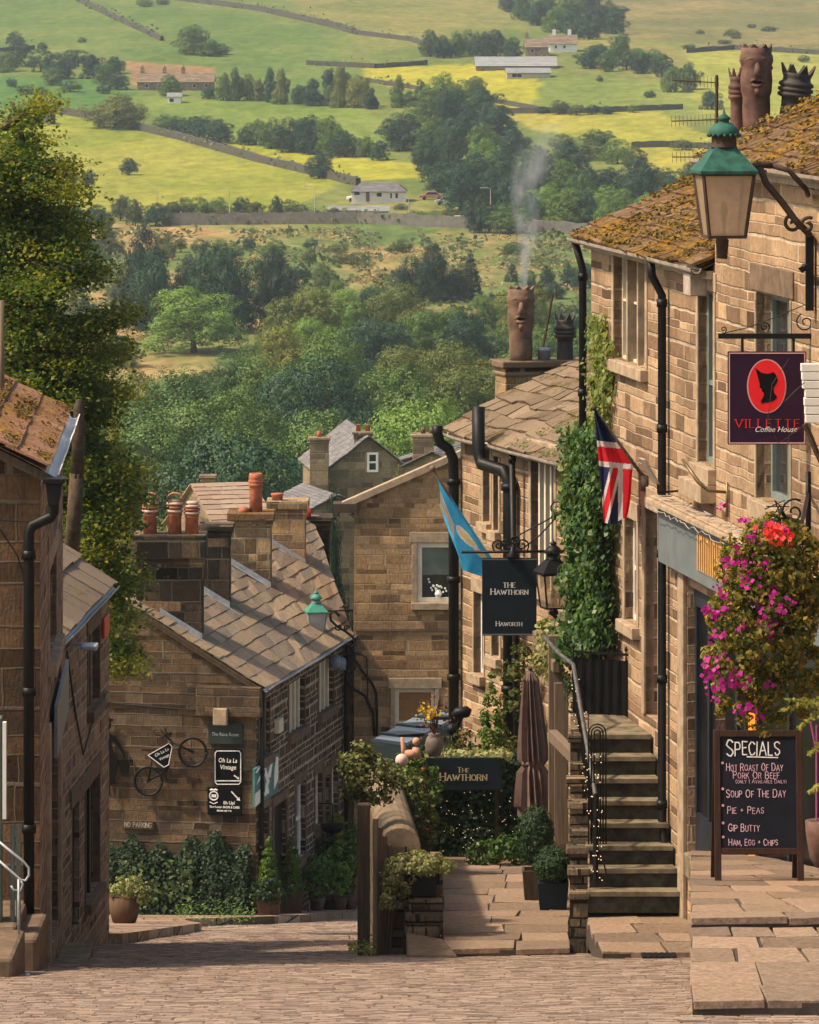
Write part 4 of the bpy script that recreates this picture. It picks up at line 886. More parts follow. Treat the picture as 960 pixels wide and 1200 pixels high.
r_ = WL2.rect(119, 722, 125, 745); b = MB(); wbox(b, WL2, r_[0], r_[1], r_[2], r_[3], .005, .05); b.build('alarm_box', Mt['redbox'], L2, bevel=.01)
p = WL2.at(.9, zl2 - .28, .02); b = MB(); b.bar(p, p + WL2.n * .2 - ZA * .02, .05, .05); b.cbox(p + WL2.n * .25 - ZA * .05, .24, .4, .08); b.build('floodlight', Mt['lead'], L2, bevel=.02)
b = MB(); b.tube([WL2.at(.2, zl2 - .3, .02), WL2.at(1.2, zl2 - 1.3, .02), WL2.at(2.2, zl2 - 2.1, .03), WL2.at(3.2, zl2 - 1.85, .03), WL2.at(5.5, zl2 - 1.6, .03)], .015, 5); b.build('wall_cable', Mt['iron'], L2)
# ---------------------------------------------------------------- left near house
WA = Wall((-4.33, 60), (-.035, 1), (1, .035)); WB = Wall((-4.33, 60), (-1, 0), (0, -1)); z1_ = -5.5
L1 = thing('stone_house', (-5, 62, -11.3), 'near left stone house with rusty mossed roof, white gutter and thick black downpipe', 'house')
uA = 8.2
k1 = WA.rect(57, 655, 66, 760); k2 = WA.rect(56, 850, 68, 1110)
b = MB(); wall_mesh(b, WA, 0, uA, -15, z1_, [k1, k2], .14); b.build('side_wall', Mt['left'], L1)
b = MB(); wall_mesh(b, WB, .002, 8, -15, z1_, (), .1, top=[(.002, z1_), (8, z1_), (4, z1_ + 4 * .5)])
b.face([WB.at(.287, -15, -uA), WB.at(.287, z1_, -uA), WB.at(4, z1_ + 2, -uA), WB.at(8, z1_, -uA), WB.at(8, -15, -uA)]); b.face([WB.at(8, -15), WB.at(8, z1_), WB.at(8, z1_, -uA), WB.at(8, -15, -uA)])
b.build('gable_wall', Mt['leftgable'], L1)
b = MB(); E0, E1 = WA.at(-.22, z1_ + .05, .09), WA.at(uA + .1, z1_ + .05, .09); r0, r1 = WB.at(4, z1_ + 2.12, .22), WB.at(4.28, z1_ + 2.12, -uA - .1)
slates(b, E0, E1, r0, r1, 15, .8, .026, 61, .05, .03)
slates(b, WB.at(8.3, z1_, .22), WB.at(8.3, z1_, -uA), r0, r1, 8, .8, .05, 62); rf = b.build('roof', Mt['roofl'], L1); moss(rf, E0, E1, r0, r1, 15, 5000, .05, 6, off=.05)
gutter(L1, WA.at(-.1, z1_ - .06, .15), WA.at(uA + .15, z1_ - .03, .15), .075, Mt['white'], .03)
b = MB(); wbox(b, WA, -.15, uA, z1_ - .13, z1_ - .02, .02, .07); b.build('eaves_board', Mt['white'], L1)
b = MB(); b.bar(WB.at(-.2, z1_ - .14, .16), WB.at(4, z1_ + 1.96, .16), .05, .1); b.build('verge_board', Mt['darkwood'], L1)
hp = P(63, 578, 59.7)
b = MB(); b.prism([hp + V(-.09, -.1, .14), hp + V(.11, -.1, .14), hp + V(.06, -.1, -.14), hp + V(-.06, -.1, -.14)], V(0, .22, 0)); b.cbox(hp + V(.01, 0, .15), .26, .28, .06); b.build('hopper', Mt['iron'], L1, bevel=.01)
f = lambda x, y: P(x, y, 59.82)
downpipe(L1, [hp + V(0, 0, -.1), f(63, 600), f(60, 606), f(38, 616), f(34, 624), f(34, 640), f(34, 1092)], .065, k=12)
window(L1, WA, k1, Mt['white'], Mt['panedark'], 1, (), .06, Mt['dress'], sw=.16)
b = MB(); wbox(b, WA, k2[0], k2[1], k2[2], k2[3], -.14, -.1); b.build('door', Mt['doorwood'], L1)
b = MB()
for a, c in ((k2[0] - .3, k2[0]), (k2[1], k2[1] + .3)): wbox(b, WA, a, c, k2[2], k2[3] + .3, -.1, .05)
b.build('door_surround', Mt['dress'], L1, bevel=.015)
r_ = WA.rect(58, 800, 72, 860); b = MB(); wbox(b, WA, r_[0], r_[1], r_[2], r_[3], .06, .1); b.build('shop_board', Mt['plasticgrey'], L1)
for q_, s_, t_ in ((WA.at(2.2, -11.95, .3), .55, 1.6), (WA.at(5.0, -12.25, .25), .4, 1.4)): b = MB(); b.cbox(q_, s_, t_, .3); b.build('doorstep', Mt['step'], L1, bevel=.03)
b = MB(); f = lambda x, y: P(x, y, 59.9); b.tube([f(0, 620), f(20, 650), f(33, 690)], .008, 5); b.tube([f(0, 610), f(40, 612)], .006, 5); b.build('wall_cable', Mt['iron'], L1)

# ---------------------------------------------------------------- terrace, pavements, path
tl = ri([(38, 2.08), (41.6, 2.28), (47, 2.57), (60, 3.28), (66, 3.6)])
tr_ = lambda d: WR.at(0, 0).x + (70.6 - d) * .155 - .005
zt1 = lambda d, x: -8.13 - (d - 41.6) * .059; zt2 = lambda d, x: -8.33 - (d - 46.5) * .127
flags('terrace_pavement', tl, tr_, (41.6, 46.5), zt1, 3, (.8, 1.5), (.35, .8), .35)
flags('terrace_pavement', tl, tr_, (46.52, 61.8), zt2, 8, (.8, 1.6), (.4, .9), 1.4)
pl = ri([(61.3, 2.30), (62.8, 2.25), (64.6, 2.2), (65, 2.25)]); zp = lambda d, x: -11.42 - (d - 61.4) * .04
flags('pavement', pl, tr_, (61.4, 65), zp, 5, (.7, 1.0), (.5, .9), .3)
gl = ri([(63.6, .42), (70, .40), (80, .3)]); gr = ri([(63.6, 1.99), (68, 2.12), (70, 2.3), (80, 3.4)])
zg = lambda d, x: -11.82 - (d - 63.8) * .088
flags('garden_path', gl, gr, (63.8, 80), zg, 12, (.8, 1.4), (.55, 1.1), .3, .015)
# pavement in front of the cottage row, flags by the left houses
def strip(name, pts, zoff, mat):
    b = MB(); top = [V(x, y, rz(y) + zoff) for x, y in pts]; b.prism([p - V(0, 0, .25) for p in top], V(0, 0, .25)); return tag(b.build(name, mat), kind='structure')
strip('pavement', [(WG.at(5.6, 0).x, 106.0), (-4.4, 100.5), (-2.75, 104.6), (-1.2, 110.5), (-.2, 115.9), (-1.45, 115.9), (-3.15, 107.2), (WG.at(5.6, 0).x, 108)], .13, Mt['flag'])
strip('pavement', [(-6.3, 81), (-4.55, 81), (-3.9, 96), (-4.4, 100.5), (-7, 104)], .10, Mt['flag'])
# ---------------------------------------------------------------- stair
u6 = WR.px(800, 1070)[0]; ST = thing('stone_stair', WR.at(u6 - 1, -11.5, .6), 'flight of eight worn mossy stone steps climbing to the brown door', 'steps')
zb = -11.46; rise = .243; run = .275; wst = 1.16
dS = 64.45
def stl(d, o=0.): return V(.035 * d - o, d, 0)                                  # left side of the stair
def stw(d): return V(2.506 - .155 * (d - 70.6) - .03, d, 0)                      # along the house wall
def slab(b, d0, d1, z0, z1, o=0.): b.prism([stl(d0, o) + V(0, 0, z0), stw(d0) + V(0, 0, z0), stw(d1) + V(0, 0, z0), stl(d1, o) + V(0, 0, z0)], V(0, 0, z1 - z0))
for i in range(8):
    z = zb + rise * (i + 1); d0 = dS + run * i; d1 = d0 + run * 1.25 if i < 7 else 68.2
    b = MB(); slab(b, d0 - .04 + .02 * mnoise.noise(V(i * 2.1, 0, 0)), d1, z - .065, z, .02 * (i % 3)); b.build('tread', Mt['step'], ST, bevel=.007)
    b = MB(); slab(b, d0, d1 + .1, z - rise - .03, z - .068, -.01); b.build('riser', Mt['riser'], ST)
ztop = zb + rise * 8
b = MB(); slab(b, dS + run * 7.1, 68.15, -13.2, ztop - .07, -.01); b.build('landing_base', Mt['warm'], ST)
# side walls of the stair
PW = thing('stair_wall', stl(64.5, .1) + V(0, 0, -11.9), 'low rubble wall and pier flanking the left side of the stone stair', 'wall')
b = MB()
for i in range(8):
    d0 = dS + run * i; b.prism([stl(d0, .24) + V(0, 0, -13.2), stl(d0, .012) + V(0, 0, -13.2), stl(d0 + run, .012) + V(0, 0, -13.2), stl(d0 + run, .24) + V(0, 0, -13.2)], V(0, 0, zb + rise * (i + .55) + 13.2))
b.prism([stl(dS + run * 8, .24) + V(0, 0, -13.4), stl(dS + run * 8, .012) + V(0, 0, -13.4), stl(68.2, .012) + V(0, 0, -13.4), stl(68.2, .24) + V(0, 0, -13.4)], V(0, 0, ztop + .02 + 13.4)); b.build('rubble_face', Mt['rubble'], PW)
b = MB()
for i in (0, 1, 2, 4, 5, 7): d0 = dS + run * i - .05; z = zb + rise * (i + .55); e_ = .25 + .02 * (i % 3); b.prism([stl(d0, e_) + V(0, 0, z), stl(d0, -.01) + V(0, 0, z), stl(d0 + run * 1.1, -.01) + V(0, 0, z), stl(d0 + run * 1.1, e_) + V(0, 0, z)], V(0, 0, .09 + .02 * (i % 2)))
b.build('coping', Mt['rubble'], PW, bevel=.012)
# railing with hand rail
RL = thing('stair_railing', stl(66) + V(0, 0, -11), 'black iron stair railing with pale worn handrail and fairy lights wound round it', 'railing')
def sz(d): return zb + rise * ((d - dS) / run + 1)
b = MB(); hr = [P(654, 765, 67.6), P(672, 779, 67.2), P(700, 944, 64.75)]
b.tube([hr[0] + V(-.16, .7, .12)] + hr + [hr[2] + V(0, -.02, -.1)], .03, 8); b.tube([P(693, 884, 65.4), P(707, 892, 65.3)], .014, 6); b.build('handrail', plain('worn_iron_rail', (.085, .08, .08), .6, .3, .5, 9), RL, True)
b = MB()
for i in range(22):
    d = 64.8 + i * .118; t = (67.2 - d) / (67.2 - 64.75); x = 672 + 28 * t; top = -(779 + 165 * t) / F * d
    q = P(x, 0, d); b.tube([V(q.x, d, max(sz(d) - rise, top - 1.05)), V(q.x, d, top)], .012, 5)
b.build('baluster', Mt['iron'], RL)
b = MB(); dn = 65.1; zlo_ = sz(dn) - rise * .8
for k in range(3):
    w_ = .11 - k * .036; top = P(0, 848, dn).z; cxp = P(700, 0, dn).x
    b.tube([V(cxp - w_, dn, zlo_)] + [V(cxp - w_ * math.cos(a), dn, top - .12 + w_ * 1.05 * math.sin(a)) for a in np.linspace(0, math.pi, 9)] + [V(cxp + w_, dn, zlo_)], .0105, 6)
b.build('hooped_panel', Mt['iron'], RL, True)
b = MB(); b.tube([P(699, 930, 64.7), P(698, 1032, 64.6)], .035, 8); b.tube([P(705, 1000, 64.6), P(712, 1030, 64.5)], .01, 4); b.build('newel', Mt['iron'], RL)
rng = random.Random(11); b = MB()
for i in range(80):
    t = rng.random(); d = 67.2 - 2.4 * t; x = 672 + 28 * t + rng.uniform(-5, 6); b.ball(P(x, 779 + 165 * t + rng.uniform(-2, 50 + 40 * t), d - .04), .0085, 4)
for i in range(34): b.ball(P(rng.uniform(690, 706), rng.uniform(880, 1035), 64.55), .0085, 4)
b.build('fairy_lights', Mt['fairy'], RL)
# dark slatted gate panel at the top of the stair
GP = thing('boarded_gate', P(706, 850, 68.4), 'black boarded gate panel with thin spikes at the top of the stone stair', 'gate')
b = MB(); A, B = P(672, 770, 68.4), P(744, 768, 68.0); zlo = P(0, 848, 68.2).z; t = (B - A); t.z = 0
for i in range(7): b.box(V(A.x, A.y, zlo) + t * (i / 7 + .003), t * (1 / 7 - .006), V(0, .03, 0), ZA * (A.z - zlo - .01 * (i % 2)))
b.build('board', Mt['blackpaint'], GP)
b = MB()
for i in range(8): q = V(A.x, A.y, 0) + t * (i / 7); b.tube([V(q.x, q.y - .03, zlo - .25), V(q.x, q.y - .03, A.z + .14)], .012, 5); b.lathe(V(q.x, q.y - .03, A.z + .13), [(.02, 0), (.022, .03), (.002, .07)], 6)
for z in (A.z + .08, zlo - .02): b.bar(V(A.x, A.y - .03, z), V(B.x, B.y - .03, z), .03, .03)
b.build('bars', Mt['iron'], GP)
# ---------------------------------------------------------------- lanterns
def lantern(p, s, label, roof, body, glassm, hang=True, name='street_lantern', k=4, yaw=0.):
    """p: bottom centre of the glass; s: width of the eaves"""
    T = thing(name, p, label, 'lantern', 'street lanterns on iron brackets'); p = Vector(p); r = s / 2 * 1.414
    b = MB(); cs = [(math.cos(yaw + math.pi / 4 + i * math.pi / 2), math.sin(yaw + math.pi / 4 + i * math.pi / 2)) for i in range(4)]
    q = lambda rr, z: [p + V(c * rr, s_ * rr, z * s) for c, s_ in cs]
    rb, rt, H = r * .62, r * .88, 1.08
    lo, hi = q(rb, 0), q(rt, H)
    for i in range(4): b.bar(lo[i], hi[i], .045 * s, .045 * s); b.bar(lo[i], lo[(i + 1) % 4], .05 * s, .05 * s); b.bar(hi[i], hi[(i + 1) % 4], .07 * s, .07 * s)
    b.build('frame', body, T)
    b = MB(); lo, hi = q(rb * .98, .02), q(rt * .98, H - .02)
    for i in range(4): j = (i + 1) % 4; b.face([lo[i], lo[j], hi[j], hi[i]])
    b.face(lo); b.build('glass_pane', glassm, T)
    b = MB(); a0, a1, a2 = q(r * 1.0, H), q(r * 1.0, H + .05), q(r * .34, H + .46)
    for i in range(4): j = (i + 1) % 4; b.face([a0[i], a0[j], a1[j], a1[i]]); b.face([a1[i], a1[j], a2[j], a2[i]])
    b.face(a0[::-1]); hd = b.build('hood', roof, T)
    b = MB(); b.lathe(p + ZA * (H + .44) * s, [(.24 * s, 0), (.22 * s, .02 * s), (.21 * s, .2 * s), (.27 * s, .22 * s)], 20); b.build('vent_neck', body, hd, True)
    b = MB(); b.lathe(p + ZA * (H + .65) * s, [(.26 * s, 0), (.27 * s, .03 * s), (.25 * s, .1 * s), (.16 * s, .19 * s), (.09 * s, .22 * s), (.085 * s, .25 * s), (.12 * s, .28 * s), (.10 * s, .31 * s), (.03 * s, .36 * s), (.01 * s, .44 * s)], 20)
    for i in range(16): a = 2 * math.pi * i / 16; b.ball(p + V(math.cos(a) * .265 * s, math.sin(a) * .265 * s, (H + .65) * s), .035 * s, 6)
    b.build('cap', roof, hd, True)
    b = MB(); b.tube([p + ZA * .02 * s, p + ZA * .3 * s], .03 * s, 8); b.lathe(p + ZA * .3 * s, [(.04 * s, 0), (.07 * s, .1 * s), (.06 * s, .22 * s), (.02 * s, .3 * s)], 10); b.build('burner', Mt['brass'], T, True)
    return T
def scroll(c, r0, turns, ax, ay, start=0., n=26, r1=.15):
    return [Vector(c) + (ax * math.cos(start + 2 * math.pi * turns * i / n) + ay * math.sin(start + 2 * math.pi * turns * i / n)) * (r0 + (r0 * r1 - r0) * i / n) for i in range(n + 1)]
dL = 56.0; f = lambda x, y, d=dL: P(x, y, d)
LP = lantern(f(848.5, 277), .64, 'large street lantern with verdigris copper hood on a scrolled bracket at upper right', Mt['verdigris'], Mt['rust'], Mt['lglass'], yaw=.13)
b = MB(); wl = WR.px(957, 280)
b.tube([f(880, 196), f(890, 193), f(905, 194)], .035, 8); b.tube([f(890, 195), f(898, 215), f(915, 235), f(932, 258), f(948, 274), WR.at(WR.px(951, 276)[0], f(0, 280).z, .05)], .038, 8)
b.tube([f(905, 194), f(925, 200), f(945, 222), WR.at(WR.px(952, 232)[0], f(0, 235).z, .05)], .03, 8)
b.tube(scroll(f(930, 262), .1, 1.2, V(1, 0, 0), ZA, 2.), .022, 6); b.tube(scroll(f(947, 264), .09, 1.2, V(1, 0, 0), ZA, 1.), .022, 6)
b.lathe(f(846, 303), [(.03, 0), (.06, .05), (.07, .2), (.05, .26)], 10); b.tube([f(848, 280), f(846, 303)], .06, 8)
b.build('bracket', Mt['rust'], LP, True)
b = MB(); b.cbox(WR.at(WR.px(956, 320)[0], WR.px(956, 320)[1], .07), .09, .1, .84); b.tube([WR.at(WR.px(952, 312)[0], WR.px(952, 312)[1], .1), f(946, 313), f(940, 317), f(938, 313)], .03, 8)
tag(b.build('iron_post', Mt['iron'], loc=WR.at(WR.px(956, 360)[0], WR.px(956, 360)[1])), 'short black iron bracket post bolted to the wall below the large lantern', 'bracket')
d = 114.6; LC = lantern(P(370.5, 744, d), .47, 'mint green topped lantern with frosted glass, in front of the big slate roof', Mt['mint'], Mt['greyframe'], Mt['lglassw'], yaw=.2)
b = MB(); f = lambda x, y: P(x, y, d)
b.tube([f(384, 716), f(414, 715)], .02, 6); b.tube([f(413, 714), f(413, 740)], .014, 5); b.tube([f(398, 722), f(392, 716), f(387, 720), f(388, 727), f(395, 734), f(405, 740), f(413, 746), f(416, 752), f(415, 757), f(410, 758), f(407, 754)], .028, 8)
b.tube(scroll(f(397, 735), .08, 1.2, V(1, 0, 0), ZA, 3.), .02, 6); b.tube(scroll(f(406, 736), .07, 1.2, V(1, 0, 0), ZA, 0.), .02, 6); b.build('bracket', Mt['iron'], LC, True)
b = MB(); b.cbox(P(413, 775, 115.6), .16, .12, .40); b.cbox(P(411, 794, 115.6), .10, .1, .22); b.tube([P(414, 760, 115.7), P(413, 768, 115.6)], .04, 6); b.build('cable_box', Mt['blackpaint'], SH)
b = MB()
for q in (P(399, 778, 114.7), P(393, 776, 114.4)): b.lathe(q, [(.03, -.16), (.11, -.1), (.14, 0), (.12, .12), (.04, .16)], 12)
b.tube([P(396, 778, 114.6), P(404, 784, 115.3)], .03, 6); tag(b.build('wall_speaker', plain('blue_grey_plastic', (.16, .2, .25), .5), loc=P(396, 778, 114.6)), 'blue grey pair of round floodlight heads at the far corner of the slate-roofed row', 'floodlight')
d = 77.2; LH = lantern(P(648.5, 712, d), .48, 'black topped clear glass lantern between the black sign and the ivy', Mt['iron'], Mt['iron'], Mt['lclear'], yaw=.3)
b = MB(); b.tube([P(649, 713, d), P(650, 722, d), P(660, 732, d), P(672, 736, d)], .03, 8); b.lathe(P(649, 722, d), [(.03, 0), (.08, .04), (.05, .12)], 10); b.build('bracket', Mt['iron'], LH, True)
# ---------------------------------------------------------------- lettering (own stroke alphabet)
GL = {'A': (.72, [[(0, 0), (.36, 1), (.72, 0)], [(.14, .36), (.58, .36)]]), 'B': (.58, [[(0, 0), (0, 1), (.38, 1), (.5, .86), (.5, .66), (.36, .53), (0, .53)], [(.36, .53), (.56, .4), (.56, .14), (.4, 0), (0, 0)]]),
 'C': (.62, [[(.62, .8), (.46, .98), (.2, .98), (0, .7), (0, .3), (.2, .02), (.46, .02), (.62, .2)]]), 'D': (.64, [[(0, 0), (0, 1), (.36, 1), (.64, .74), (.64, .26), (.36, 0), (0, 0)]]),
 'E': (.5, [[(.5, 1), (0, 1), (0, 0), (.5, 0)], [(0, .53), (.4, .53)]]), 'F': (.5, [[(.5, 1), (0, 1), (0, 0)], [(0, .53), (.4, .53)]]), 'G': (.66, [[(.64, .8), (.46, .98), (.2, .98), (0, .7), (0, .3), (.2, .02), (.48, .02), (.64, .2), (.64, .46), (.42, .46)]]),
 'H': (.64, [[(0, 0), (0, 1)], [(.64, 0), (.64, 1)], [(0, .52), (.64, .52)]]), 'I': (.02, [[(0, 0), (0, 1)]]), 'K': (.6, [[(0, 0), (0, 1)], [(.56, 1), (0, .45)], [(.16, .6), (.6, 0)]]), 'L': (.48, [[(0, 1), (0, 0), (.48, 0)]]),
 'M': (.8, [[(0, 0), (.06, 1), (.4, .2), (.74, 1), (.8, 0)]]), 'N': (.64, [[(0, 0), (0, 1), (.64, 0), (.64, 1)]]), 'O': (.7, [[(.35, 1), (.1, .86), (0, .5), (.1, .14), (.35, 0), (.6, .14), (.7, .5), (.6, .86), (.35, 1)]]),
 'P': (.54, [[(0, 0), (0, 1), (.4, 1), (.54, .84), (.54, .64), (.4, .48), (0, .48)]]), 'R': (.6, [[(0, 0), (0, 1), (.4, 1), (.54, .84), (.54, .66), (.4, .5), (0, .5)], [(.3, .5), (.6, 0)]]), 'S': (.5, [[(.5, .84), (.36, .98), (.14, .98), (0, .84), (0, .66), (.14, .54), (.36, .46), (.5, .34), (.5, .16), (.36, .02), (.14, .02), (0, .16)]]),
 'T': (.6, [[(0, 1), (.6, 1)], [(.3, 1), (.3, 0)]]), 'U': (.6, [[(0, 1), (0, .25), (.15, .02), (.45, .02), (.6, .25), (.6, 1)]]), 'V': (.68, [[(0, 1), (.34, 0), (.68, 1)]]), 'W': (1., [[(0, 1), (.25, 0), (.5, .9), (.75, 0), (1., 1)]]),
 'Y': (.6, [[(0, 1), (.3, .5), (.6, 1)], [(.3, .5), (.3, 0)]]), '&': (.6, [[(.6, 0), (.1, .75), (.16, .96), (.36, .96), (.4, .76), (.02, .3), (.1, .04), (.36, .02), (.58, .36)]]), '+': (.4, [[(0, .5), (.4, .5)], [(.2, .7), (.2, .3)]]), '*': (.16, [[(0, .6), (.16, .4)], [(0, .4), (.16, .6)]]),
 '(': (.2, [[(.2, 1.05), (.03, .7), (.03, .3), (.2, -.05)]]), ')': (.2, [[(0, 1.05), (.17, .7), (.17, .3), (0, -.05)]]), ',': (.1, [[(.08, .1), (0, -.15)]]), '1': (.2, [[(0, .8), (.15, 1), (.15, 0)]]), '!': (.04, [[(.02, 1), (.02, .3)], [(.02, .08), (.02, 0)]]), "'": (.05, [[(.03, 1), (.03, .8)]]), ' ': (.38, [])}
def letters(b, txt, c, h, ex, ez, en, th=.11, serif=False, caps=None, gap=.2, jig=0., seed=0, align='c', fit=None):
    """flat stroke letters, a few millimetres proud of a board; c is the line's middle (or left) at its foot"""
    rng = random.Random(seed); items = []; x = 0.
    for i, chh in enumerate(txt):
        s = h
        if caps and (i > 0 and txt[i - 1] != ' '): s = h * caps
        w_, st = GL.get(chh.upper(), GL[' ']); items.append((x, s, st)); x += (w_ * s + gap * h * (s / h))
    x -= gap * h; sc = fit / x if fit else 1.; off = -x * sc / 2 if align == 'c' else 0
    for (x0, s, st) in items:
        jy = rng.uniform(-1, 1) * jig * h
        for line in st:
            pts = [Vector(c) + ex * (off + (x0 + px_ * s) * sc + rng.uniform(-1, 1) * jig * h * .5) + ez * (py_ * s + jy + rng.uniform(-1, 1) * jig * h * .5) + en * .004 for px_, py_ in line]
            for a, q in zip(pts[:-1], pts[1:]):
                t = (q - a); L = t.length
                if L < 1e-5: continue
                vert = abs(t.dot(ez)) / L; tw = th * s * ((.55 + .75 * vert) if serif else 1.)
                nrm = t.normalized().cross(en) * tw / 2; e = t.normalized() * tw * .3
                b.face([a - nrm - e, q - nrm + e, q + nrm + e, a + nrm - e])
            if serif:
                for a, o_ in ((pts[0], pts[1]), (pts[-1], pts[-2])):
                    if (pts[0] - pts[-1]).length < 1e-4: continue
                    t = a - o_; L = t.length
                    if abs(t.dot(ez)) / L > .75: b.face([a + ex * k1 * s * .16 + ez * k2 * s * .035 + en * .0006 for k1, k2 in ((-1, -1), (1, -1), (1, 1), (-1, 1))])
def text(par, s, loc, size, mat, ex, ez, en, shear=0., align='CENTER', name='lettering', off=0., sx=1.):
    cu = bpy.data.curves.new(name, 'FONT'); cu.body = s; cu.size = size; cu.align_x = align; cu.shear = shear; cu.extrude = .001; cu.offset = off
    cu.materials.append(mat); tmp = bpy.data.objects.new('tmp', cu); COL.objects.link(tmp)
    me = bpy.data.meshes.new_from_object(tmp.evaluated_get(bpy.context.evaluated_depsgraph_get())); bpy.data.objects.remove(tmp)
    o = bpy.data.objects.new(name, me); COL.objects.link(o); o.parent = par
    p = Vector(loc) - WL[par.name]; o.matrix_local = Matrix(((ex.x * sx, ez.x, en.x, p.x), (ex.y * sx, ez.y, en.y, p.y), (ex.z * sx, ez.z, en.z, p.z), (0, 0, 0, 1))); return o
EX, EN = V(1, 0, 0), V(0, -1, 0)
# ---------------------------------------------------------------- purple hanging sign
d = 57.6; f = lambda x, y, dd=0.: P(x, y, d + dd)
VS = thing('hanging_sign', f(898, 522), 'purple hanging sign with red oval cameo reading VILLETTE Coffee House', 'sign')
b = MB(); A, B = f(853, 521), f(945, 412); b.box(A, V(B.x - A.x, 0, 0), V(0, .05, 0), V(0, 0, B.z - A.z)); b.build('board', Mt['purple'], VS, bevel=.006)
b = MB(); wx, wz = B.x - A.x, B.z - A.z
for (x0, z0, w_, h_) in ((.012, .012, wx - .024, .012), (.012, wz - .024, wx - .024, .012), (.012, .024, .012, wz - .048), (wx - .024, .024, .012, wz - .048)): b.box(A + V(x0, -.004, z0), V(w_, 0, 0), V(0, .004, 0), V(0, 0, h_))
b.build('border', Mt['pinkish'], VS)
c = f(898.5, 452.5) ; ell = lambda rx, rz_, y: [c + V(rx * math.cos(a), y, rz_ * math.sin(a)) for a in np.linspace(0, 2 * math.pi, 41)[:-1]]
b = MB(); b.face(ell(.222, .306, -.003)); b.build('oval_rim', Mt['pinkish'], VS); b = MB(); b.face(ell(.208, .292, -.006)); b.build('oval_field', Mt['red'], VS)
sil = [(885, 431), (893, 437), (900, 438), (907, 436), (910, 440), (911.5, 446), (909, 451), (906.5, 455), (907, 460), (911, 465), (908, 469), (902, 471.5), (896, 472), (892, 474), (893, 471), (891, 471), (894.5, 465), (895.5, 460.5), (893.5, 459), (892.5, 458), (893, 456), (891.3, 455), (890, 453.5), (890.5, 450.5), (889.5, 447), (888, 441)]
b = MB(); b.face([V(f(x, y).x, c.y - .009, f(x, y).z) for x, y in sil]); b.build('silhouette', Mt['black'], VS)
b = MB(); letters(b, 'VILLETTE', V(f(899.5, 501).x, d - .002, f(0, 501).z), .092, EX, ZA, EN, .095, True, gap=.34, fit=.72); b.build('lettering', Mt['red'], VS)
text(VS, 'Coffee House', V(f(909, 506).x, d - .007, f(0, 506).z), .085, Mt['chalkw'], EX, ZA, EN, .35)
b = MB(); wl_ = WR.px(948, 392); b.box(f(842, 397), V(f(955, 0).x + .05 - f(842, 0).x, 0, 0), V(0, .05, 0), ZA * .058)
for x in (870, 930): b.tube([f(x, 396, .02), f(x, 413, .02)], .018, 6)
b.tube(scroll(f(896, 383, .02), .06, 1.5, V(1, 0, 0), ZA, -1.), .009, 6); b.tube(scroll(f(848, 386, .02), .035, 1.3, V(1, 0, 0), ZA, -1.), .007, 6); b.tube(scroll(f(944, 378, .02), .11, 1.4, V(1, 0, 0), ZA, 2.), .009, 6)
b.tube([f(846, 391, .02), f(876, 384, .02), f(910, 371, .02), f(956, 352, .02)], .006, 5); b.build('bracket', Mt['iron'], VS)
# white planked board at the right edge
d2 = 55.4; WP = thing('wooden_sign', P(950, 500, d2), 'white planked wooden sign cut off at the right edge beside the purple sign', 'sign')
b = MB()
for i in range(7): z = P(0, 426 + i * 10, d2).z; x0 = P(939 + i * .9 + (2 if i == 3 else 0), 0, d2).x; b.box(V(x0, d2, z - .088), V(.75, 0, 0), V(0, .12, 0), ZA * .084)
b.build('plank', Mt['white'], WP, bevel=.006)
b = MB(); b.tube([P(943, 497, d2), P(950, 512, d2), P(957, 530, d2), P(962, 540, d2)], .035, 6); b.tube([P(920, 470, d2 - .1), P(930, 460, d2 - .1), P(943, 448, d2 - .1)], .005, 5)
b.tube([P(925, 420, d2), P(905, 450, d2), P(900, 490, d2), P(912, 520, d2), P(935, 505, d2), P(946, 498, d2)], .0035, 5); b.tube([P(940, 500, d2), P(925, 510, d2), P(922, 530, d2)], .005, 5)
b.bar(P(962, 540, d2) , WR.at(WR.px(970, 560)[0], P(0, 548, d2).z, 0), .05, .05); b.build('bracket', Mt['rust'], WP)
# little swan-neck lights over the fascia
u, z = WR.px(855, 577); b = MB(); b.tube([WR.at(u, z, .02), WR.at(u - .04, z + .02, .25), WR.at(u - .1, z + .12, .36), WR.at(u - .3, z + .38, .52)], [.018, .02, .026, .018], 8); b.tube([WR.at(u, z - .3, .03), WR.at(u, z + .12, .03)], .02, 6)
tag(b.build('sign_light', Mt['brass'], smooth=True, loc=WR.at(u, z)), 'bent brass sign light above the grey fascia, beside the tall sash window', 'light')
u, z = WR.px(796, 565); T = thing('floodlight', WR.at(u, z), 'small pale grey floodlight tilted outward beside the black downpipe above the fascia', 'floodlight'); b = MB(); q = WR.at(u, z, .3); b.box(q, WR.u * .28, WR.n * .05 + ZA * .0, (ZA * .32 + WR.n * .18)); b.build('lamp_body', Mt['gutter'], T, bevel=.01); b = MB(); b.tube([WR.at(u + .1, z - .1, .02), WR.at(u + .1, z - .12, .3), q + WR.u * .12], .015, 6); b.build('arm', Mt['iron'], T)
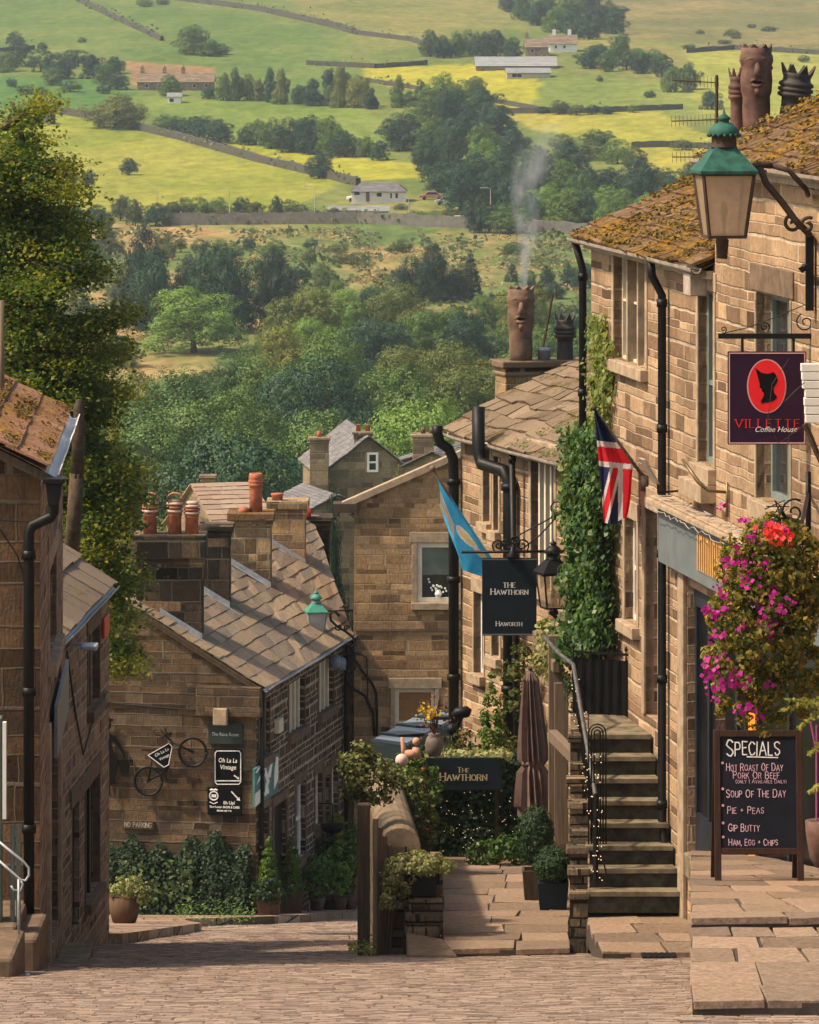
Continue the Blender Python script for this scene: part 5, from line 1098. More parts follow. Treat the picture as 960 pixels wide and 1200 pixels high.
# ---------------------------------------------------------------- black Hawthorn sign
d = 78.; f = lambda x, y, dd=0.: P(x, y, d + dd)
HS = thing('hanging_sign', f(597, 745), 'tall black hanging sign reading THE HAWTHORN HAWORTH on a scrolled iron bracket', 'sign')
b = MB(); A, B = f(565, 745), f(629, 654); b.box(A, V(B.x - A.x, 0, 0), V(0, .06, 0), V(0, 0, B.z - A.z)); b.build('board', Mt['slatesign'], HS, bevel=.008)
b = MB(); yy = d - .004; wx = B.x - A.x
for y in (655.5, 743.5): b.box(V(A.x, yy, f(0, y).z - .01), V(wx, 0, 0), V(0, .004, 0), ZA * .02)
b.build('edge_moulding', Mt['greysign'], HS)
b = MB(); letters(b, 'THE', V(f(597, 688).x, d - .003, f(0, 688.4).z), .072, EX, ZA, EN, .15, True, fit=.185); letters(b, 'HAWTHORN', V(f(597, 696).x, d - .003, f(0, 696.6).z), .085, EX, ZA, EN, .15, True, caps=.8, fit=.56); letters(b, 'HAWORTH', V(f(596.5, 733).x, d - .003, f(0, 733.4).z), .068, EX, ZA, EN, .15, True, caps=.8, fit=.39); b.build('lettering', Mt['letter'], HS)
b = MB(); uw_ = WH.px(668, 648)[0]; b.tube([f(541, 647), f(660, 646), WH.at(uw_, f(0, 646).z, .05)], .022, 8); b.lathe(f(601, 655), [(.09, 0), (.10, .05), (.05, .12), (.03, .2)], 12)
for x, r in ((584, .10), (594, .11), (612, .11), (603, .09)): b.tube(scroll(f(x, 639 if x != 603 else 634), r, 1.5, V(1, 0, 0) if x > 600 else V(-1, 0, 0), ZA, -1.2), .014, 6)
b.tube([f(588, 640), f(610, 626), f(640, 610), f(657, 601)], .012, 5); b.tube([f(610, 645), f(632, 628), f(655, 603)], .012, 5); b.tube(scroll(f(652, 596), .12, 1.4, V(1, 0, 0), ZA, 0), .012, 6)
b.build('bracket', Mt['iron'], HS, True)
# ---------------------------------------------------------------- flags
def cloth(name, par, corner, nu, nv, colf, mats):
    b = MB(); pts = [[corner(i / nu, j / nv) for j in range(nv + 1)] for i in range(nu + 1)]
    b.v = [tuple(p) for r in pts for p in r]
    for i in range(nu):
        for j in range(nv): b.f.append((i * (nv + 1) + j, (i + 1) * (nv + 1) + j, (i + 1) * (nv + 1) + j + 1, i * (nv + 1) + j + 1)); b.m.append(colf((i + .5) / nu, (j + .5) / nv))
    return b.build(name, mats, par, True)
d = 67.2; UF = thing('union_flag', P(757, 566, d + .5), 'red white and blue union flag hanging in folds from a wall pole beside the ivy', 'flag')
PA, PB = WR.at(WR.px(759, 566)[0], WR.px(759, 566)[1]), P(696, 478, 66.6)
b = MB(); b.tube([PA, PA.lerp(PB, .12), PB], [.03, .022, .018], 8); b.ball(PB, .04, 8); b.cbox(PA + WR.n * .03, .12, .12, .2); b.build('pole', Mt['darkwood'], UF, True)
def ujp(s, t):
    lx, ly = 696 + 12 * t, 478 + 134 * t
    if t < .5: rx, ry = 696 + 96 * t, 478 + 134 * t
    else: rx, ry = 744 - 20 * (t - .5), 545 + 130 * (t - .5)
    return lx + (rx - lx) * s + 1.5 * math.sin(t * 9) * s, ly + (ry - ly) * s + (3 * math.sin(s * 5)) * t
def uj(s, t):
    x, y = ujp(s, t); return P(x, y, 66.6 + .5 * min(1, 2 * t) * s + .17 * math.sin(s * 7.5 + t * 2.) * min(1, t * 2 + .1) + .10 * math.sin(s * 14 + 1))
def ucol(s, t):
    # the half of the flag that shows: cross arm over, cross stem at the right, one arm of the saltire below
    x, y = ujp(s, t); y -= (x - 720) * .1
    if 525 < y < 542: return 1
    if 518.5 < y < 548: return 2
    if x > 730 and y > 520: return 1
    if x > 724.5 and y > 520: return 2
    if y >= 548:
        q = abs((x - 722) * 1 + (y - 548) * .25) / 1.03
        return 1 if q < 3.4 else 2 if q < 6.6 else 0
    return 0
cloth('cloth', UF, uj, 70, 130, ucol, [Mt['navy'], Mt['redcloth'], Mt['whitecloth']])
BF = thing('blue_flag', P(574, 655, 82), 'pale blue flag with cream ring emblem drooping left of the black sign', 'flag')
PA, PB = WH.at(WH.px(585, 680)[0], WH.px(585, 680)[1]), P(507, 549, 80.6)
b = MB(); b.tube([PA, PB], .02, 8); b.ball(PB, .05, 10); b.build('pole', Mt['oldwood'], BF, True)
def bf(u, v):
    t = v; tx = 512 + t * 72; ty = 557 + t * 108
    bx = np.interp(t, [0, .35, .6, 1], [525, 539, 562, 592]); by = np.interp(t, [0, .35, .6, 1], [664, 668, 674, 682])
    fall = min(1, t * 2.4 + .15)
    x = tx * (1 - u) + (bx * fall + (tx + 12) * (1 - fall)) * u + (3 * math.sin(u * 6 + t * 7) - 5 * math.sin(u * 3.1)) * u; y = ty * (1 - u) + (by * fall + (ty + 40) * (1 - fall)) * u
    return P(x, y, 80.7 + 1.2 * t * (1 - u) + .14 * math.sin(t * 10 + u * 3) * (.3 + u))
def bcol(u, v):
    for cu_, cv_ in ((.33, .50), (.40, .74)):
        r = math.hypot((u - cu_) * 1.5, v - cv_)
        if r < .10: return 1
        if r < .165: return 2
    if v < .30 and .35 < u < .8: return 2 if (u * 9) % 1 < .6 else 1
    return 0
cloth('cloth', BF, bf, 70, 60, bcol, [Mt['bluecloth'], Mt['yellowcloth'], Mt['whitecloth']])
# ---------------------------------------------------------------- chalk board
SB = thing('chalkboard', V(3.73, 53.8, -9.26), 'dark framed A-board reading SPECIALS in pink and white chalk on the stone terrace', 'sign')
X0, X1 = P(838, 0, 53.8).x, P(942.5, 0, 53.8).x; zft = -9.265; ztp = P(0, 855, 54.1).z; lean = V(0, .26, 0); hgt = ztp - zft
up = (V(0, .26, hgt)).normalized(); nrm = V(0, -up.z, up.y); hl_ = V(0, .26, hgt).length
b = MB(); o0 = V(X0, 53.8, zft); wd = X1 - X0
for x in (0, wd - .07): b.box(o0 + V(x, 0, 0), V(.07, 0, 0), up * hl_, -nrm * .045)
for h in (.28, hl_ - .07): b.box(o0 + V(.07, 0, 0) + up * h, V(wd - .14, 0, 0), up * .07, -nrm * .04)
b.build('frame', Mt['boardwood'], SB, bevel=.006)
b = MB(); b.box(o0 + V(.07, 0, 0) + up * .35 - nrm * .015, V(wd - .14, 0, 0), up * (hl_ - .42), -nrm * .015); b.build('panel', Mt['chalkboard'], SB)
b = MB(); b2 = V(X0, 54.55, zt2(54.55, 0) + .0); u2 = (V(0, 54.08, ztp) - V(0, 54.55, b2.z))
for x in (0, wd - .07): b.box(b2 + V(x, 0, 0), V(.07, 0, 0), u2, V(0, .045, 0))
b.box(b2 + V(.07, 0, 0) + u2 * .2, V(wd - .14, 0, 0), u2 * .75, V(0, .03, 0)); b.build('rear_leg', Mt['boardwood'], SB)
def bl(x, y): # photo point on the board's face
    v = (1033 - y) / (1033 - 855); return o0 + V(P(x, 0, 53.9).x - X0, 0, 0) + up * (hl_ * v) + nrm * (-.012)
pxm = 6000 / 53.9
def ch_(b, t, x, y, hpx, wpx, seed): letters(b, t, bl(x, y), hpx / pxm, EX, up, nrm, .085, False, caps=.82, gap=.24, jig=.045, seed=seed, align='l', fit=wpx / pxm)
b = MB(); ch_(b, 'SPECIALS', 853, 885, 19, 61, 1)
p1, p2 = bl(876, 887), bl(913, 888); b.face([p1, p2, p2 + up * .012, p1 + up * .012]); b.build('chalk_heading', Mt['chalkw'], SB)
b = MB()
for i, (t, x, y, h, w_) in enumerate((('HOT ROAST OF DAY', 852, 903, 8.5, 66), ('PORK OR BEEF', 860, 912, 8, 54), ('(ONLY 1 AVAILABLE DAILY)', 863, 917.5, 4.5, 59), ('SOUP OF THE DAY', 852, 934, 9, 69), ('PIE + PEAS', 853, 953, 8, 42), ('GIP BUTTY', 854, 974, 8.5, 36), ('HAM, EGG + CHIPS', 854, 990.5, 7.5, 57))): ch_(b, t, x, y, h, w_, 5 + i)
for y in (899, 929.5, 949, 969.5, 986): letters(b, '*', bl(847, y - 2), .06, EX, up, nrm, .3, align='l')
b.build('chalk_writing', Mt['chalk'], SB)
# ---------------------------------------------------------------- signs and bicycle on the cottage gable
ug, nG = -WG.u, WG.n
def gp(x, y, o=.02): return WG.at(*WG.px(x, y), o)
def board(name, x0, y0, x1, y1, label, mat, th=.05):
    T = thing(name, gp((x0 + x1) / 2, y1), label, 'sign', 'signs on the cottage gable'); b = MB(); A, B = gp(x0, y1, .012), gp(x1, y0, .012)
    b.box(A, ug * (B - A).dot(ug), ZA * (B.z - A.z), nG * th); b.build('board', mat, T, bevel=.005); return T
q = lambda x, y, o=.066: gp(x, y, o)
T = board('wall_sign', 245, 847, 285, 871, 'upper dark green board reading The Rose Room on the cottage gable', plain('dark_green_board', (.016, .03, .028), .6)); text(T, 'The Rose Room', q(265, 862), .105, Mt['chalkw'], ug, ZA, nG, off=-.001, sx=.84)
T = board('wall_sign', 252, 878, 284, 920, 'black notched sign reading Oh La La Vintage with a small arrow', Mt['black'])
b = MB(); z = .066
ring = [(255, 879.5), (281, 879.5), (283, 882), (283, 915.5), (281, 918.5), (255, 918.5), (253, 915.5), (253, 882)]
for i in range(8): b.bar(q(*ring[i], z), q(*ring[(i + 1) % 8], z), .02, .006, nG)
b.bar(q(254, 914.5, z), q(282, 914.5, z), .02, .006, nG); b.bar(q(275, 908, z), q(280, 911.5, z), .025, .006, nG); b.face([q(281.5, 912.6, z + .002), q(278.5, 912.4, z + .002), q(280.6, 909.6, z + .002)])
b.build('border_lines', Mt['chalkw'], T); text(T, 'Oh La La', q(267.8, 893), .13, Mt['letter'], ug, ZA, nG, .15, off=.001, sx=.84); text(T, 'Vintage', q(268, 901), .13, Mt['letter'], ug, ZA, nG, .15, off=.001, sx=.9)
T = board('wall_sign', 244, 923.5, 284, 954, 'lower black sign reading Eh Up with crest and downward white arrow', Mt['black'])
b = MB(); ci = q(251.5, 932); b.tube([ci + ug * .09 * math.cos(a) + ZA * .09 * math.sin(a) for a in np.linspace(0, 6.28, 17)], .016, 5); b.tube([ci + ug * (-.08 + .04 * i) + ZA * (.115 + .02 * (i % 2)) for i in range(5)], .02, 5); b.tube([ci + ug * -.09 - ZA * .13, ci - ZA * .17, ci + ug * .08 - ZA * .13], .01, 5); b.cbox(ci, .1, .01, .06, ug, nG)
b.bar(q(272, 927), q(280, 935.5), .025, .006, nG); b.face([q(282.5, 938, .07), q(278, 937, .07), q(281.4, 933.6, .07)]); b.build('crest_and_arrow', Mt['chalkw'], T)
text(T, 'Eh Up!', q(269.5, 942), .09, Mt['letter'], ug, ZA, nG, off=.002); text(T, "There's more SHOPS & CAFES", q(264, 946.5), .063, Mt['letter'], ug, ZA, nG, off=.002, sx=.8); text(T, 'down street', q(263.5, 950.5), .063, Mt['letter'], ug, ZA, nG, off=.002)
T = board('wall_sign', 144, 962, 181, 971, 'small weathered plaque reading NO PARKING low on the cottage gable', Mt['darkwood'], .03); b = MB(); letters(b, 'NO PARKING', q(162.5, 969, .046), .10, ug, ZA, nG, .15, fit=.58); b.build('lettering', Mt['gutter'], T)
BK = thing('bicycle', gp(200, 925, .15), 'old dark bicycle hung tilted on the stone gable carrying a diamond sign', 'bicycle')
def wheel(par, c, r):
    for nm, rr, th in (('tyre', r, .026), ('rim', r * .93, .012)):
        if nm == 'tyre': par = (lambda b: (b.tube([c + ug * rr * math.cos(a) + ZA * rr * math.sin(a) for a in np.linspace(0, 2 * math.pi, 37)], th, 6), b)[1])(MB()).build('wheel', Mt['iron'], par, True)
        else:
            b = MB()
            for i in range(14): a = 2 * math.pi * i / 14; b.tube([c, c + ug * rr * math.cos(a) + ZA * rr * math.sin(a)], .0035, 4)
            b.tube([c + ug * rr * math.cos(a) + ZA * rr * math.sin(a) for a in np.linspace(0, 2 * math.pi, 37)], th, 6); b.lathe(c - nG * .04, [(.03, 0), (.03, .08)], 8, ax=(ug, ZA, nG)); b.build('rim', Mt['iron'], par)
W1, W2 = gp(228, 880, .16), gp(176, 914, .16); rr = 16.5 / 56
wheel(BK, W1, rr); wheel(BK, W2, rr)
b = MB(); hd, st_, bb = gp(204, 868, .16), gp(181, 884, .16), gp(199, 900, .16)
for a, c in ((hd, st_), (hd, bb), (st_, bb), (st_, W2), (bb, W2), (hd, W1)): b.tube([a, c], .023, 6)
b.tube([hd, gp(196, 861, .16), gp(190, 853, .2)], .016, 6); b.tube([gp(196, 861, .0), gp(196, 861, .35)], .012, 6); b.tube([gp(196, 861, .3), gp(187, 858, .36), gp(185, 851, .36)], .012, 6); b.tube([gp(196, 861, .02), gp(193, 851, .05)], .012, 6); b.build('frame', Mt['iron'], BK, True)
b = MB(); b.ball(gp(202, 858, .2), .045, 8); b.build('bell', Mt['iron'], BK, True); b = MB(); b.tube([st_, gp(177, 878, .16)], .014, 6); b.cbox(gp(176, 877, .16), .26, .16, .05, ug, nG); b.build('saddle', Mt['boardwood'], BK, bevel=.015)
DS = thing('wall_sign', gp(192, 893, .24), 'black diamond shaped sign reading Oh La La Vintage fixed to the hung bicycle', 'sign', 'signs on the cottage gable')
ds = [(177, 883), (201.5, 869), (205, 873), (201, 894), (195.5, 897)]; b = MB(); b.prism([gp(x, y, .22) for x, y in ds], nG * .03); b.build('board', Mt['black'], DS)
b = MB()
for i in range(5): b.bar(gp(*ds[i], .254), gp(*ds[(i + 1) % 5], .254), .016, .006, nG)
b.build('border_lines', Mt['chalkw'], DS); a = R(28); e1_, e2_ = ug * math.cos(a) + ZA * math.sin(a), ZA * math.cos(a) - ug * math.sin(a)
text(DS, 'Oh La La', gp(193.5, 881, .255), .09, Mt['chalkw'], e1_, e2_, nG, .1); text(DS, 'Vintage', gp(196.5, 886.5, .255), .08, Mt['chalkw'], e1_, e2_, nG, .1)
# flat iron silhouette of a lady with a bag
o = .10; sl = [(121, 838), (127, 836), (130, 841), (136, 842.5), (131.5, 845), (131.5, 851), (129.5, 855), (131, 859), (137, 862), (143, 872), (147.5, 881), (149, 888), (147.5, 889), (146, 884), (141, 876), (135, 868), (132.5, 870), (133, 876), (137, 884), (139.5, 897), (138, 906), (136, 910), (137, 917), (133, 918), (130.5, 921), (131, 930), (134, 932.5), (128.5, 931), (128, 921), (122, 917), (118, 900), (119, 880), (121, 866), (123, 856), (120, 850)]
LS = thing('iron_silhouette', gp(128, 932, o), 'flat black iron cut-out of a lady in long skirt carrying a handbag', 'wall art'); b = MB(); b.prism([gp(x, y, o) for x, y in sl], nG * .02); b.build('figure_plate', Mt['black'], LS)
b = MB(); b.prism([gp(x, y, o) for x, y in ((144, 889), (151, 889), (153.5, 897), (152, 903.5), (143.5, 904), (142, 895))], nG * .03); b.build('bag_plate', Mt['black'], LS)
# painted iron bars left on the gable, and faded brick patch
for (x0, y0, x1, y1, xs, ye, lb) in ((219, 912.5, 234, 913.5, 226, 922, 'upper rusty iron wall tie on the cottage gable'), (213, 946.5, 233.5, 945.5, 226.5, 936, 'lower rusty iron wall tie on the cottage gable')):
    b = MB(); b.bar(gp(x0, y0, .03), gp(x1, y1, .03), .05, .05); b.bar(gp(xs, y0, .03), gp(xs, ye, .03), .035, .04); tag(b.build('wall_tie', Mt['rust'], loc=gp(xs, y0)), lb, 'iron tie')
T = thing('shop_banner', WC.at(.8, -16.2, .1), 'teal and white painted shop board over the brown door of the cottage row', 'sign')
r_ = WC.rect(294.5, 892, 322, 936); b = MB(); wbox(b, WC, r_[0], r_[1], r_[2], r_[3], .03, .08); b.build('board', Mt['teal'], T)
b = MB(); wr_, hr_ = r_[1] - r_[0], r_[3] - r_[2]; rng = random.Random(7); z_ = .083
for (pts) in ([(0, 0), (.0, .35), (.25, .38), (.42, .18), (.3, .05)], [(.28, .98), (.4, 1), (.62, .42), (.55, .3)], [(.4, .1), (.45, .45), (.52, .45), (.6, .12)], [(.5, .55), (.7, .95), (.78, .98), (.66, .5)], [(.8, .1), (.82, .6), (.9, .95), (1, .9), (.99, .3)], [(.05, .55), (.2, .75), (.3, .7), (.2, .62)], [(.0, .9), (.12, .98), (.25, .98), (.1, .86)]): b.face([WC.at(r_[0] + wr_ * u, r_[2] + hr_ * v, z_) for u, v in pts])
b.build('painted_shapes', Mt['letter'], T)
def sph(n, rg=NR):
    d = rg.normal(0, 1, (n, 3)); return d / (np.linalg.norm(d, axis=1)[:, None] + 1e-9)
def clumps(lobes, nsub, nleaf, rsub, rg=NR, low=-.75, shell=.82):
    """lobes: (centre, radii). leaf points gathered into sub-clumps over every lobe's outside"""
    P_, N_ = [], []
    for c, r in lobes:
        c = np.array(c, float); r = np.array(r, float); k = max(3, int(nsub * (r.prod() ** (2 / 3)) / (np.array(lobes[0][1]).prod() ** (2 / 3))))
        d = sph(k * 2, rg); d = d[d[:, 2] > low][:k]; cc = c + d * r * rg.uniform(shell, 1.02, (len(d), 1))
        for q, dd in zip(cc, d):
            m = max(3, int(nleaf * rg.uniform(.6, 1.3))); e = sph(m, rg); e[:, 2] = e[:, 2] * .75 + .12; rs = rsub * rg.uniform(.6, 1.35)
            P_.append(q + e * rs * rg.uniform(.55, 1., (m, 1))); N_.append(e * .75 + dd * .85 + np.array([0, 0, .25]))
    return np.concatenate(P_), np.concatenate(N_)
def crown_mesh(name, lobes, nsub, nleaf, rsub, size, mat, seed=0, low=-.75, **kw):
    rg = np.random.default_rng(seed); p, nm = clumps(lobes, nsub, nleaf, rsub, rg, low); v, f = leaf_quads(p, nm, size, tilt=.28, rg=rg, **kw); return mesh_np(name, v, f, mat)
def trunk_mesh(name, h, r, limbs, mat, seed=0, lean=0.):
    rng = random.Random(seed); b = MB(); pts = [V(lean * (t ** 2) + .02 * h * math.sin(t * 5 + seed), .015 * h * math.sin(t * 4), h * t) for t in (0, .15, .35, .6, .8, 1)]
    b.tube(pts, [r * 1.4, r, r * .85, r * .62, r * .4, r * .12], 8)
    for (t, a, ln, up) in limbs:
        o = V(lean * t * t, 0, h * t); e = V(math.cos(a), math.sin(a), up).normalized(); b.tube([o, o + e * ln * .5 + V(0, 0, .04 * ln), o + e * ln + V(0, 0, .16 * ln)], [r * .5, r * .32, r * .08], 6)
    me = bpy.data.meshes.new(name); me.from_pydata(b.v, [], b.f); me.polygons.foreach_set('use_smooth', [True] * len(b.f)); me.materials.append(mat); me.update(); return me
# --------- prototypes one unit high, about one unit wide; shared by every copy
def lob(seed, kind):
    rg = random.Random(seed); L = []
    if kind in ('broad', 'big'):
        L = [((0, 0, .45), (.30, .30, .36))]
        for i in range(11): a = i * 2.4 + rg.random(); e = rg.uniform(.16, .36); z = .16 + .62 * (i / 10) * rg.uniform(.8, 1.1); e *= 1.1 - .5 * max(0, z - .5) / .35; w_ = rg.uniform(.16, .25); L.append(((math.cos(a) * e, math.sin(a) * e, z), (w_, w_, w_ * .78)))
        L.append(((rg.uniform(-.1, .1), 0, .84), (.18, .18, .14)))
    if kind == 'tall':
        for i in range(9): z = .16 + i * .093; w_ = .34 * math.sin(min(1, (1.08 - z) * 1.25) * math.pi / 2) * rg.uniform(.7, 1.2); L.append(((rg.uniform(-.14, .14), rg.uniform(-.14, .14), z), (w_, w_, .13)))
        L = [L[2]] + L
    if kind == 'bush':
        L = [((0, 0, .42), (.42, .42, .45))]
        for i in range(7): a = i * 2.4 + rg.random(); e = rg.uniform(.18, .4); w_ = rg.uniform(.16, .26); L.append(((math.cos(a) * e, math.sin(a) * e, rg.uniform(.2, .6)), (w_, w_, w_)))
    if kind == 'cone':
        for i in range(10): z = .08 + i * .088; w_ = .30 * (1.02 - z) + .03; L.append(((rg.uniform(-.03, .03), rg.uniform(-.03, .03), z), (w_, w_, .08)))
    return L
PROTO = {}
def proto(kind, mat, var, dens=1.):
    key = (kind, mat, var)
    if key not in PROTO:
        ns, nl, rs, sz = {'big': (230, 46, .052, .0165), 'broad': (120, 38, .065, .0235), 'tall': (110, 34, .06, .022), 'bush': (100, 34, .085, .032), 'cone': (60, 36, .05, .022)}[kind]
        s = hash(kind) % 7 * 0 + {'big': 5, 'broad': 1, 'tall': 2, 'bush': 3, 'cone': 4}[kind] * 100 + var * 7
        cm = crown_mesh(f'{kind}_crown', lob(s, kind), ns, nl, rs, sz, Mt[mat], s)
        lm = [(.3 + .08 * i, i * 2.3 + var, .26, .9) for i in range(5)] if kind in ('broad', 'tall', 'big') else []
        tm = trunk_mesh(f'{kind}_trunk', .75 if kind != 'bush' else .45, .028, lm, Mt['bark'], s)
        PROTO[key] = (cm, tm)
    return PROTO[key]
TREES = []
def tree(x, yb, ht, wd, kind, mat, cl, var=None, d0=560., base=None, d=None, sunk=0.):
    """x, yb: foot in the photograph; ht, wd: size there in pixels; the distance follows from the terrain"""
    if base is None:
        if d is not None: base = V((x - CX) / F * d, d, float(tz((x - CX) / F * d, d)))
        else: base = hit(x, yb, d0)
    s = base.y / F; TREES.append((x, base, ht * s, wd * s, kind, mat, cl, var if var is not None else random.Random(int(x * 7 + yb * 3)).randint(0, 2)))
_O1 = 'first second third fourth fifth sixth seventh eighth ninth tenth eleventh twelfth thirteenth fourteenth fifteenth sixteenth seventeenth eighteenth nineteenth'.split()
ORD = _O1 + [w_ for t_, u_ in (('twentieth', 'twenty'), ('thirtieth', 'thirty'), ('fortieth', 'forty'), ('fiftieth', 'fifty')) for w_ in [t_] + [u_ + '-' + q for q in _O1[:9]]]
WORDK = {'big': 'big spreading tree', 'broad': 'spreading tree', 'tall': 'tall tree', 'bush': 'bushy shrub', 'cone': 'pointed conifer'}
WORDM = {'l_dark': 'dark', 'l_mid': 'green', 'l_olive': 'olive', 'l_light': 'bright green', 'l_yellow': 'yellow', 'l_conifer': 'blackish', 'l_brush': 'dull green'}
def plant_trees():
    by = {}
    for t in TREES: by.setdefault(t[6], []).append(t)
    for cl, L in by.items():
        L.sort(key=lambda t: t[0])
        for i, (x, base, h, w_, kind, mat, _, var) in enumerate(L):
            rng = random.Random(int(x * 13 + h * 50)); cm, tm = proto(kind, mat, var)
            nm = {'big': 'broadleaf_tree', 'broad': 'broadleaf_tree', 'tall': 'tall_tree', 'bush': 'shrub', 'cone': 'conifer'}[kind]
            lab = f"{WORDM[mat]} {WORDK[kind]}, {ORD[i] + ' from the left ' if len(L) > 1 else ''}{cl}"
            T = thing(nm, base, lab, 'shrub' if kind == 'bush' else 'tree', 'trees and shrubs ' + cl)
            T.scale = (w_ * 1.1, w_ * 1.1, h * 1.05); T.rotation_euler.z = rng.uniform(0, 6.28)
            o = link_mesh('crown', cm, T, (0, 0, 0 if 'alone' in cl or 'bright' in cl else -.09)); o2 = link_mesh('trunk', tm, T)
# -------- hillside and valley trees (photo foot, height, width)
rng = random.Random(77)
def many(cl, pts, mats, kinds, jw=.12, **kw):
    for (x, yb, h, w_) in pts: tree(x, yb, h * rng.uniform(1 - jw, 1 + jw), w_ * rng.uniform(1 - jw, 1 + jw), rng.choice(kinds), rng.choice(mats), cl, **kw)
D_, C_ = ('l_dark', 'l_dark', 'l_mid'), ('l_mid', 'l_olive', 'l_mid')
many('in the top woodland right of centre', [(x, y, rng.uniform(28, 42), rng.uniform(26, 36)) for x, y in ((612, 24), (630, 30), (650, 38), (672, 44), (690, 46), (700, 38), (640, 20), (668, 22), (690, 20), (714, 32), (598, 14), (722, 40))], D_, ('broad',))
many('in the belt right of the white farmhouse', [(x, y, rng.uniform(20, 34), rng.uniform(26, 36)) for x, y in ((692, 80), (712, 84), (734, 82), (752, 86), (776, 90), (792, 94), (706, 70), (726, 70), (746, 76), (764, 78), (808, 105), (786, 108))], D_, ('broad', 'bush'))
many('behind the grey barn', [(x, y, 30, 26) for x, y in ((520, 68), (534, 66), (550, 64), (566, 66), (582, 66), (600, 70), (505, 66))], D_, ('broad',))
many('on the upper left hillside', [(226, 64, 36, 44), (258, 64, 16, 24), (246, 66, 20, 30), (20, 78, 26, 30), (48, 84, 30, 34), (72, 92, 26, 30), (92, 78, 24, 28), (110, 92, 28, 32), (134, 86, 24, 30), (5, 84, 26, 36), (62, 100, 20, 26), (122, 98, 24, 30), (30, 62, 10, 14), (50, 58, 10, 14), (96, 50, 8, 12), (138, 105, 22, 24), (170, 8, 12, 24), (190, 6, 9, 16)], D_, ('broad', 'bush'))
many('in the row below the long farmhouse', [(200, 112, 26, 30), (262, 118, 36, 20), (276, 118, 38, 22), (290, 117, 34, 22), (318, 120, 40, 26), (330, 122, 38, 24), (366, 124, 32, 34), (398, 126, 44, 24), (420, 126, 40, 36), (436, 128, 26, 20), (304, 118, 24, 20), (350, 122, 24, 20), (466, 126, 40, 20), (384, 124, 26, 18), (245, 116, 18, 18), (480, 124, 20, 22), (494, 122, 26, 20), (400, 104, 30, 24), (386, 104, 24, 22)], ('l_dark', 'l_dark', 'l_mid', 'l_olive'), ('broad', 'tall'))
tree(136, 150, 44, 78, 'broad', 'l_olive', 'standing left behind the long field wall')
many('in the middle field clump', [(244, 165, 34, 40), (228, 160, 28, 32), (258, 168, 30, 34), (300, 170, 34, 26), (318, 174, 40, 36), (340, 178, 42, 44), (364, 180, 44, 46), (388, 182, 44, 42), (404, 184, 36, 34), (428, 184, 30, 22), (288, 170, 24, 24), (196, 152, 22, 30), (212, 156, 18, 22), (444, 188, 26, 24)], D_, ('broad',))
many('standing alone in the bright field', [(152, 205, 22, 20), (104, 220, 22, 20), (86, 225, 22, 18), (374, 209, 30, 34)], ('l_dark',), ('broad',))
wood = []
for (x0, x1, y) in ((520, 570, 122), (500, 590, 140), (480, 610, 160), (470, 620, 180), (500, 690, 205), (520, 760, 228), (540, 790, 250), (560, 760, 268)):
    x = x0
    while x < x1: wood.append((x + rng.uniform(-5, 5), y + rng.uniform(-4, 6), rng.uniform(34, 54), rng.uniform(38, 56))); x += rng.uniform(28, 38)
many('in the big wood by the bungalow', wood, ('l_dark', 'l_dark', 'l_dark', 'l_mid', 'l_light'), ('broad',))
many('along the right hand field edge', [(655, 134, 22, 24), (676, 135, 14, 22), (694, 134, 14, 20), (712, 134, 14, 18), (636, 133, 10, 16), (742, 132, 10, 16), (700, 170, 22, 40), (690, 188, 34, 44), (724, 192, 36, 40), (744, 200, 30, 34), (776, 216, 26, 36), (800, 176, 16, 26), (812, 215, 30, 36), (834, 128, 24, 30), (770, 232, 30, 40), (660, 176, 22, 30)], ('l_dark', 'l_mid', 'l_brush'), ('broad', 'bush'))
hedge = []
for x in range(-10, 240, 15): hedge.append((x + rng.uniform(-5, 5), 262 + rng.uniform(-6, 8), rng.uniform(16, 30), rng.uniform(22, 34)))
many('along the lower edge of the bright field', hedge[:17], ('l_dark', 'l_mid', 'l_brush'), ('broad', 'bush'))
hedge = [(x + rng.uniform(-5, 5), 256 + rng.uniform(-5, 4), rng.uniform(12, 28), rng.uniform(18, 28)) for x in range(240, 400, 14)] + [(490, 256, 12, 26), (510, 258, 14, 30), (530, 258, 16, 28), (548, 258, 12, 26), (470, 246, 10, 20), (563, 258, 22, 24)]
many('around the bungalow above the road wall', hedge, ('l_dark', 'l_mid', 'l_brush'), ('broad', 'bush'))
many('in the rough slope below the road wall', [(rng.uniform(80, 690), rng.uniform(285, 352), rng.uniform(11, 24), rng.uniform(16, 30)) for i in range(44)], ('l_brush', 'l_mid', 'l_brush', 'l_dark'), ('bush',))
many('scattered on the upper left slope', [(rng.uniform(0, 150), rng.uniform(50, 112), rng.uniform(8, 18), rng.uniform(14, 26)) for i in range(14)], D_, ('bush',))
many('dotted over the upper right slope', [(rng.uniform(700, 955), rng.uniform(14, 120), rng.uniform(5, 11), rng.uniform(10, 22)) for i in range(16)], ('l_brush', 'l_dark'), ('bush',))
many('in the dark group on the rough slope', [(168, 388, 138, 54), (180, 392, 110, 50), (226, 384, 98, 52), (246, 388, 104, 58), (270, 390, 104, 54), (316, 386, 92, 60), (334, 388, 90, 60), (156, 384, 90, 48)], ('l_conifer', 'l_dark'), ('broad',))
many('in the pair of dark trees below the smoke', [(484, 352, 64, 54), (508, 354, 66, 50), (552, 350, 62, 46), (536, 352, 40, 34)], ('l_conifer', 'l_dark'), ('broad', 'cone'))
many('at the wood edge right of the smoke', [(600, 330, 26, 30), (640, 335, 28, 34), (665, 335, 30, 34), (686, 338, 34, 34), (650, 350, 24, 30), (620, 352, 24, 34)], D_, ('broad', 'cone'))
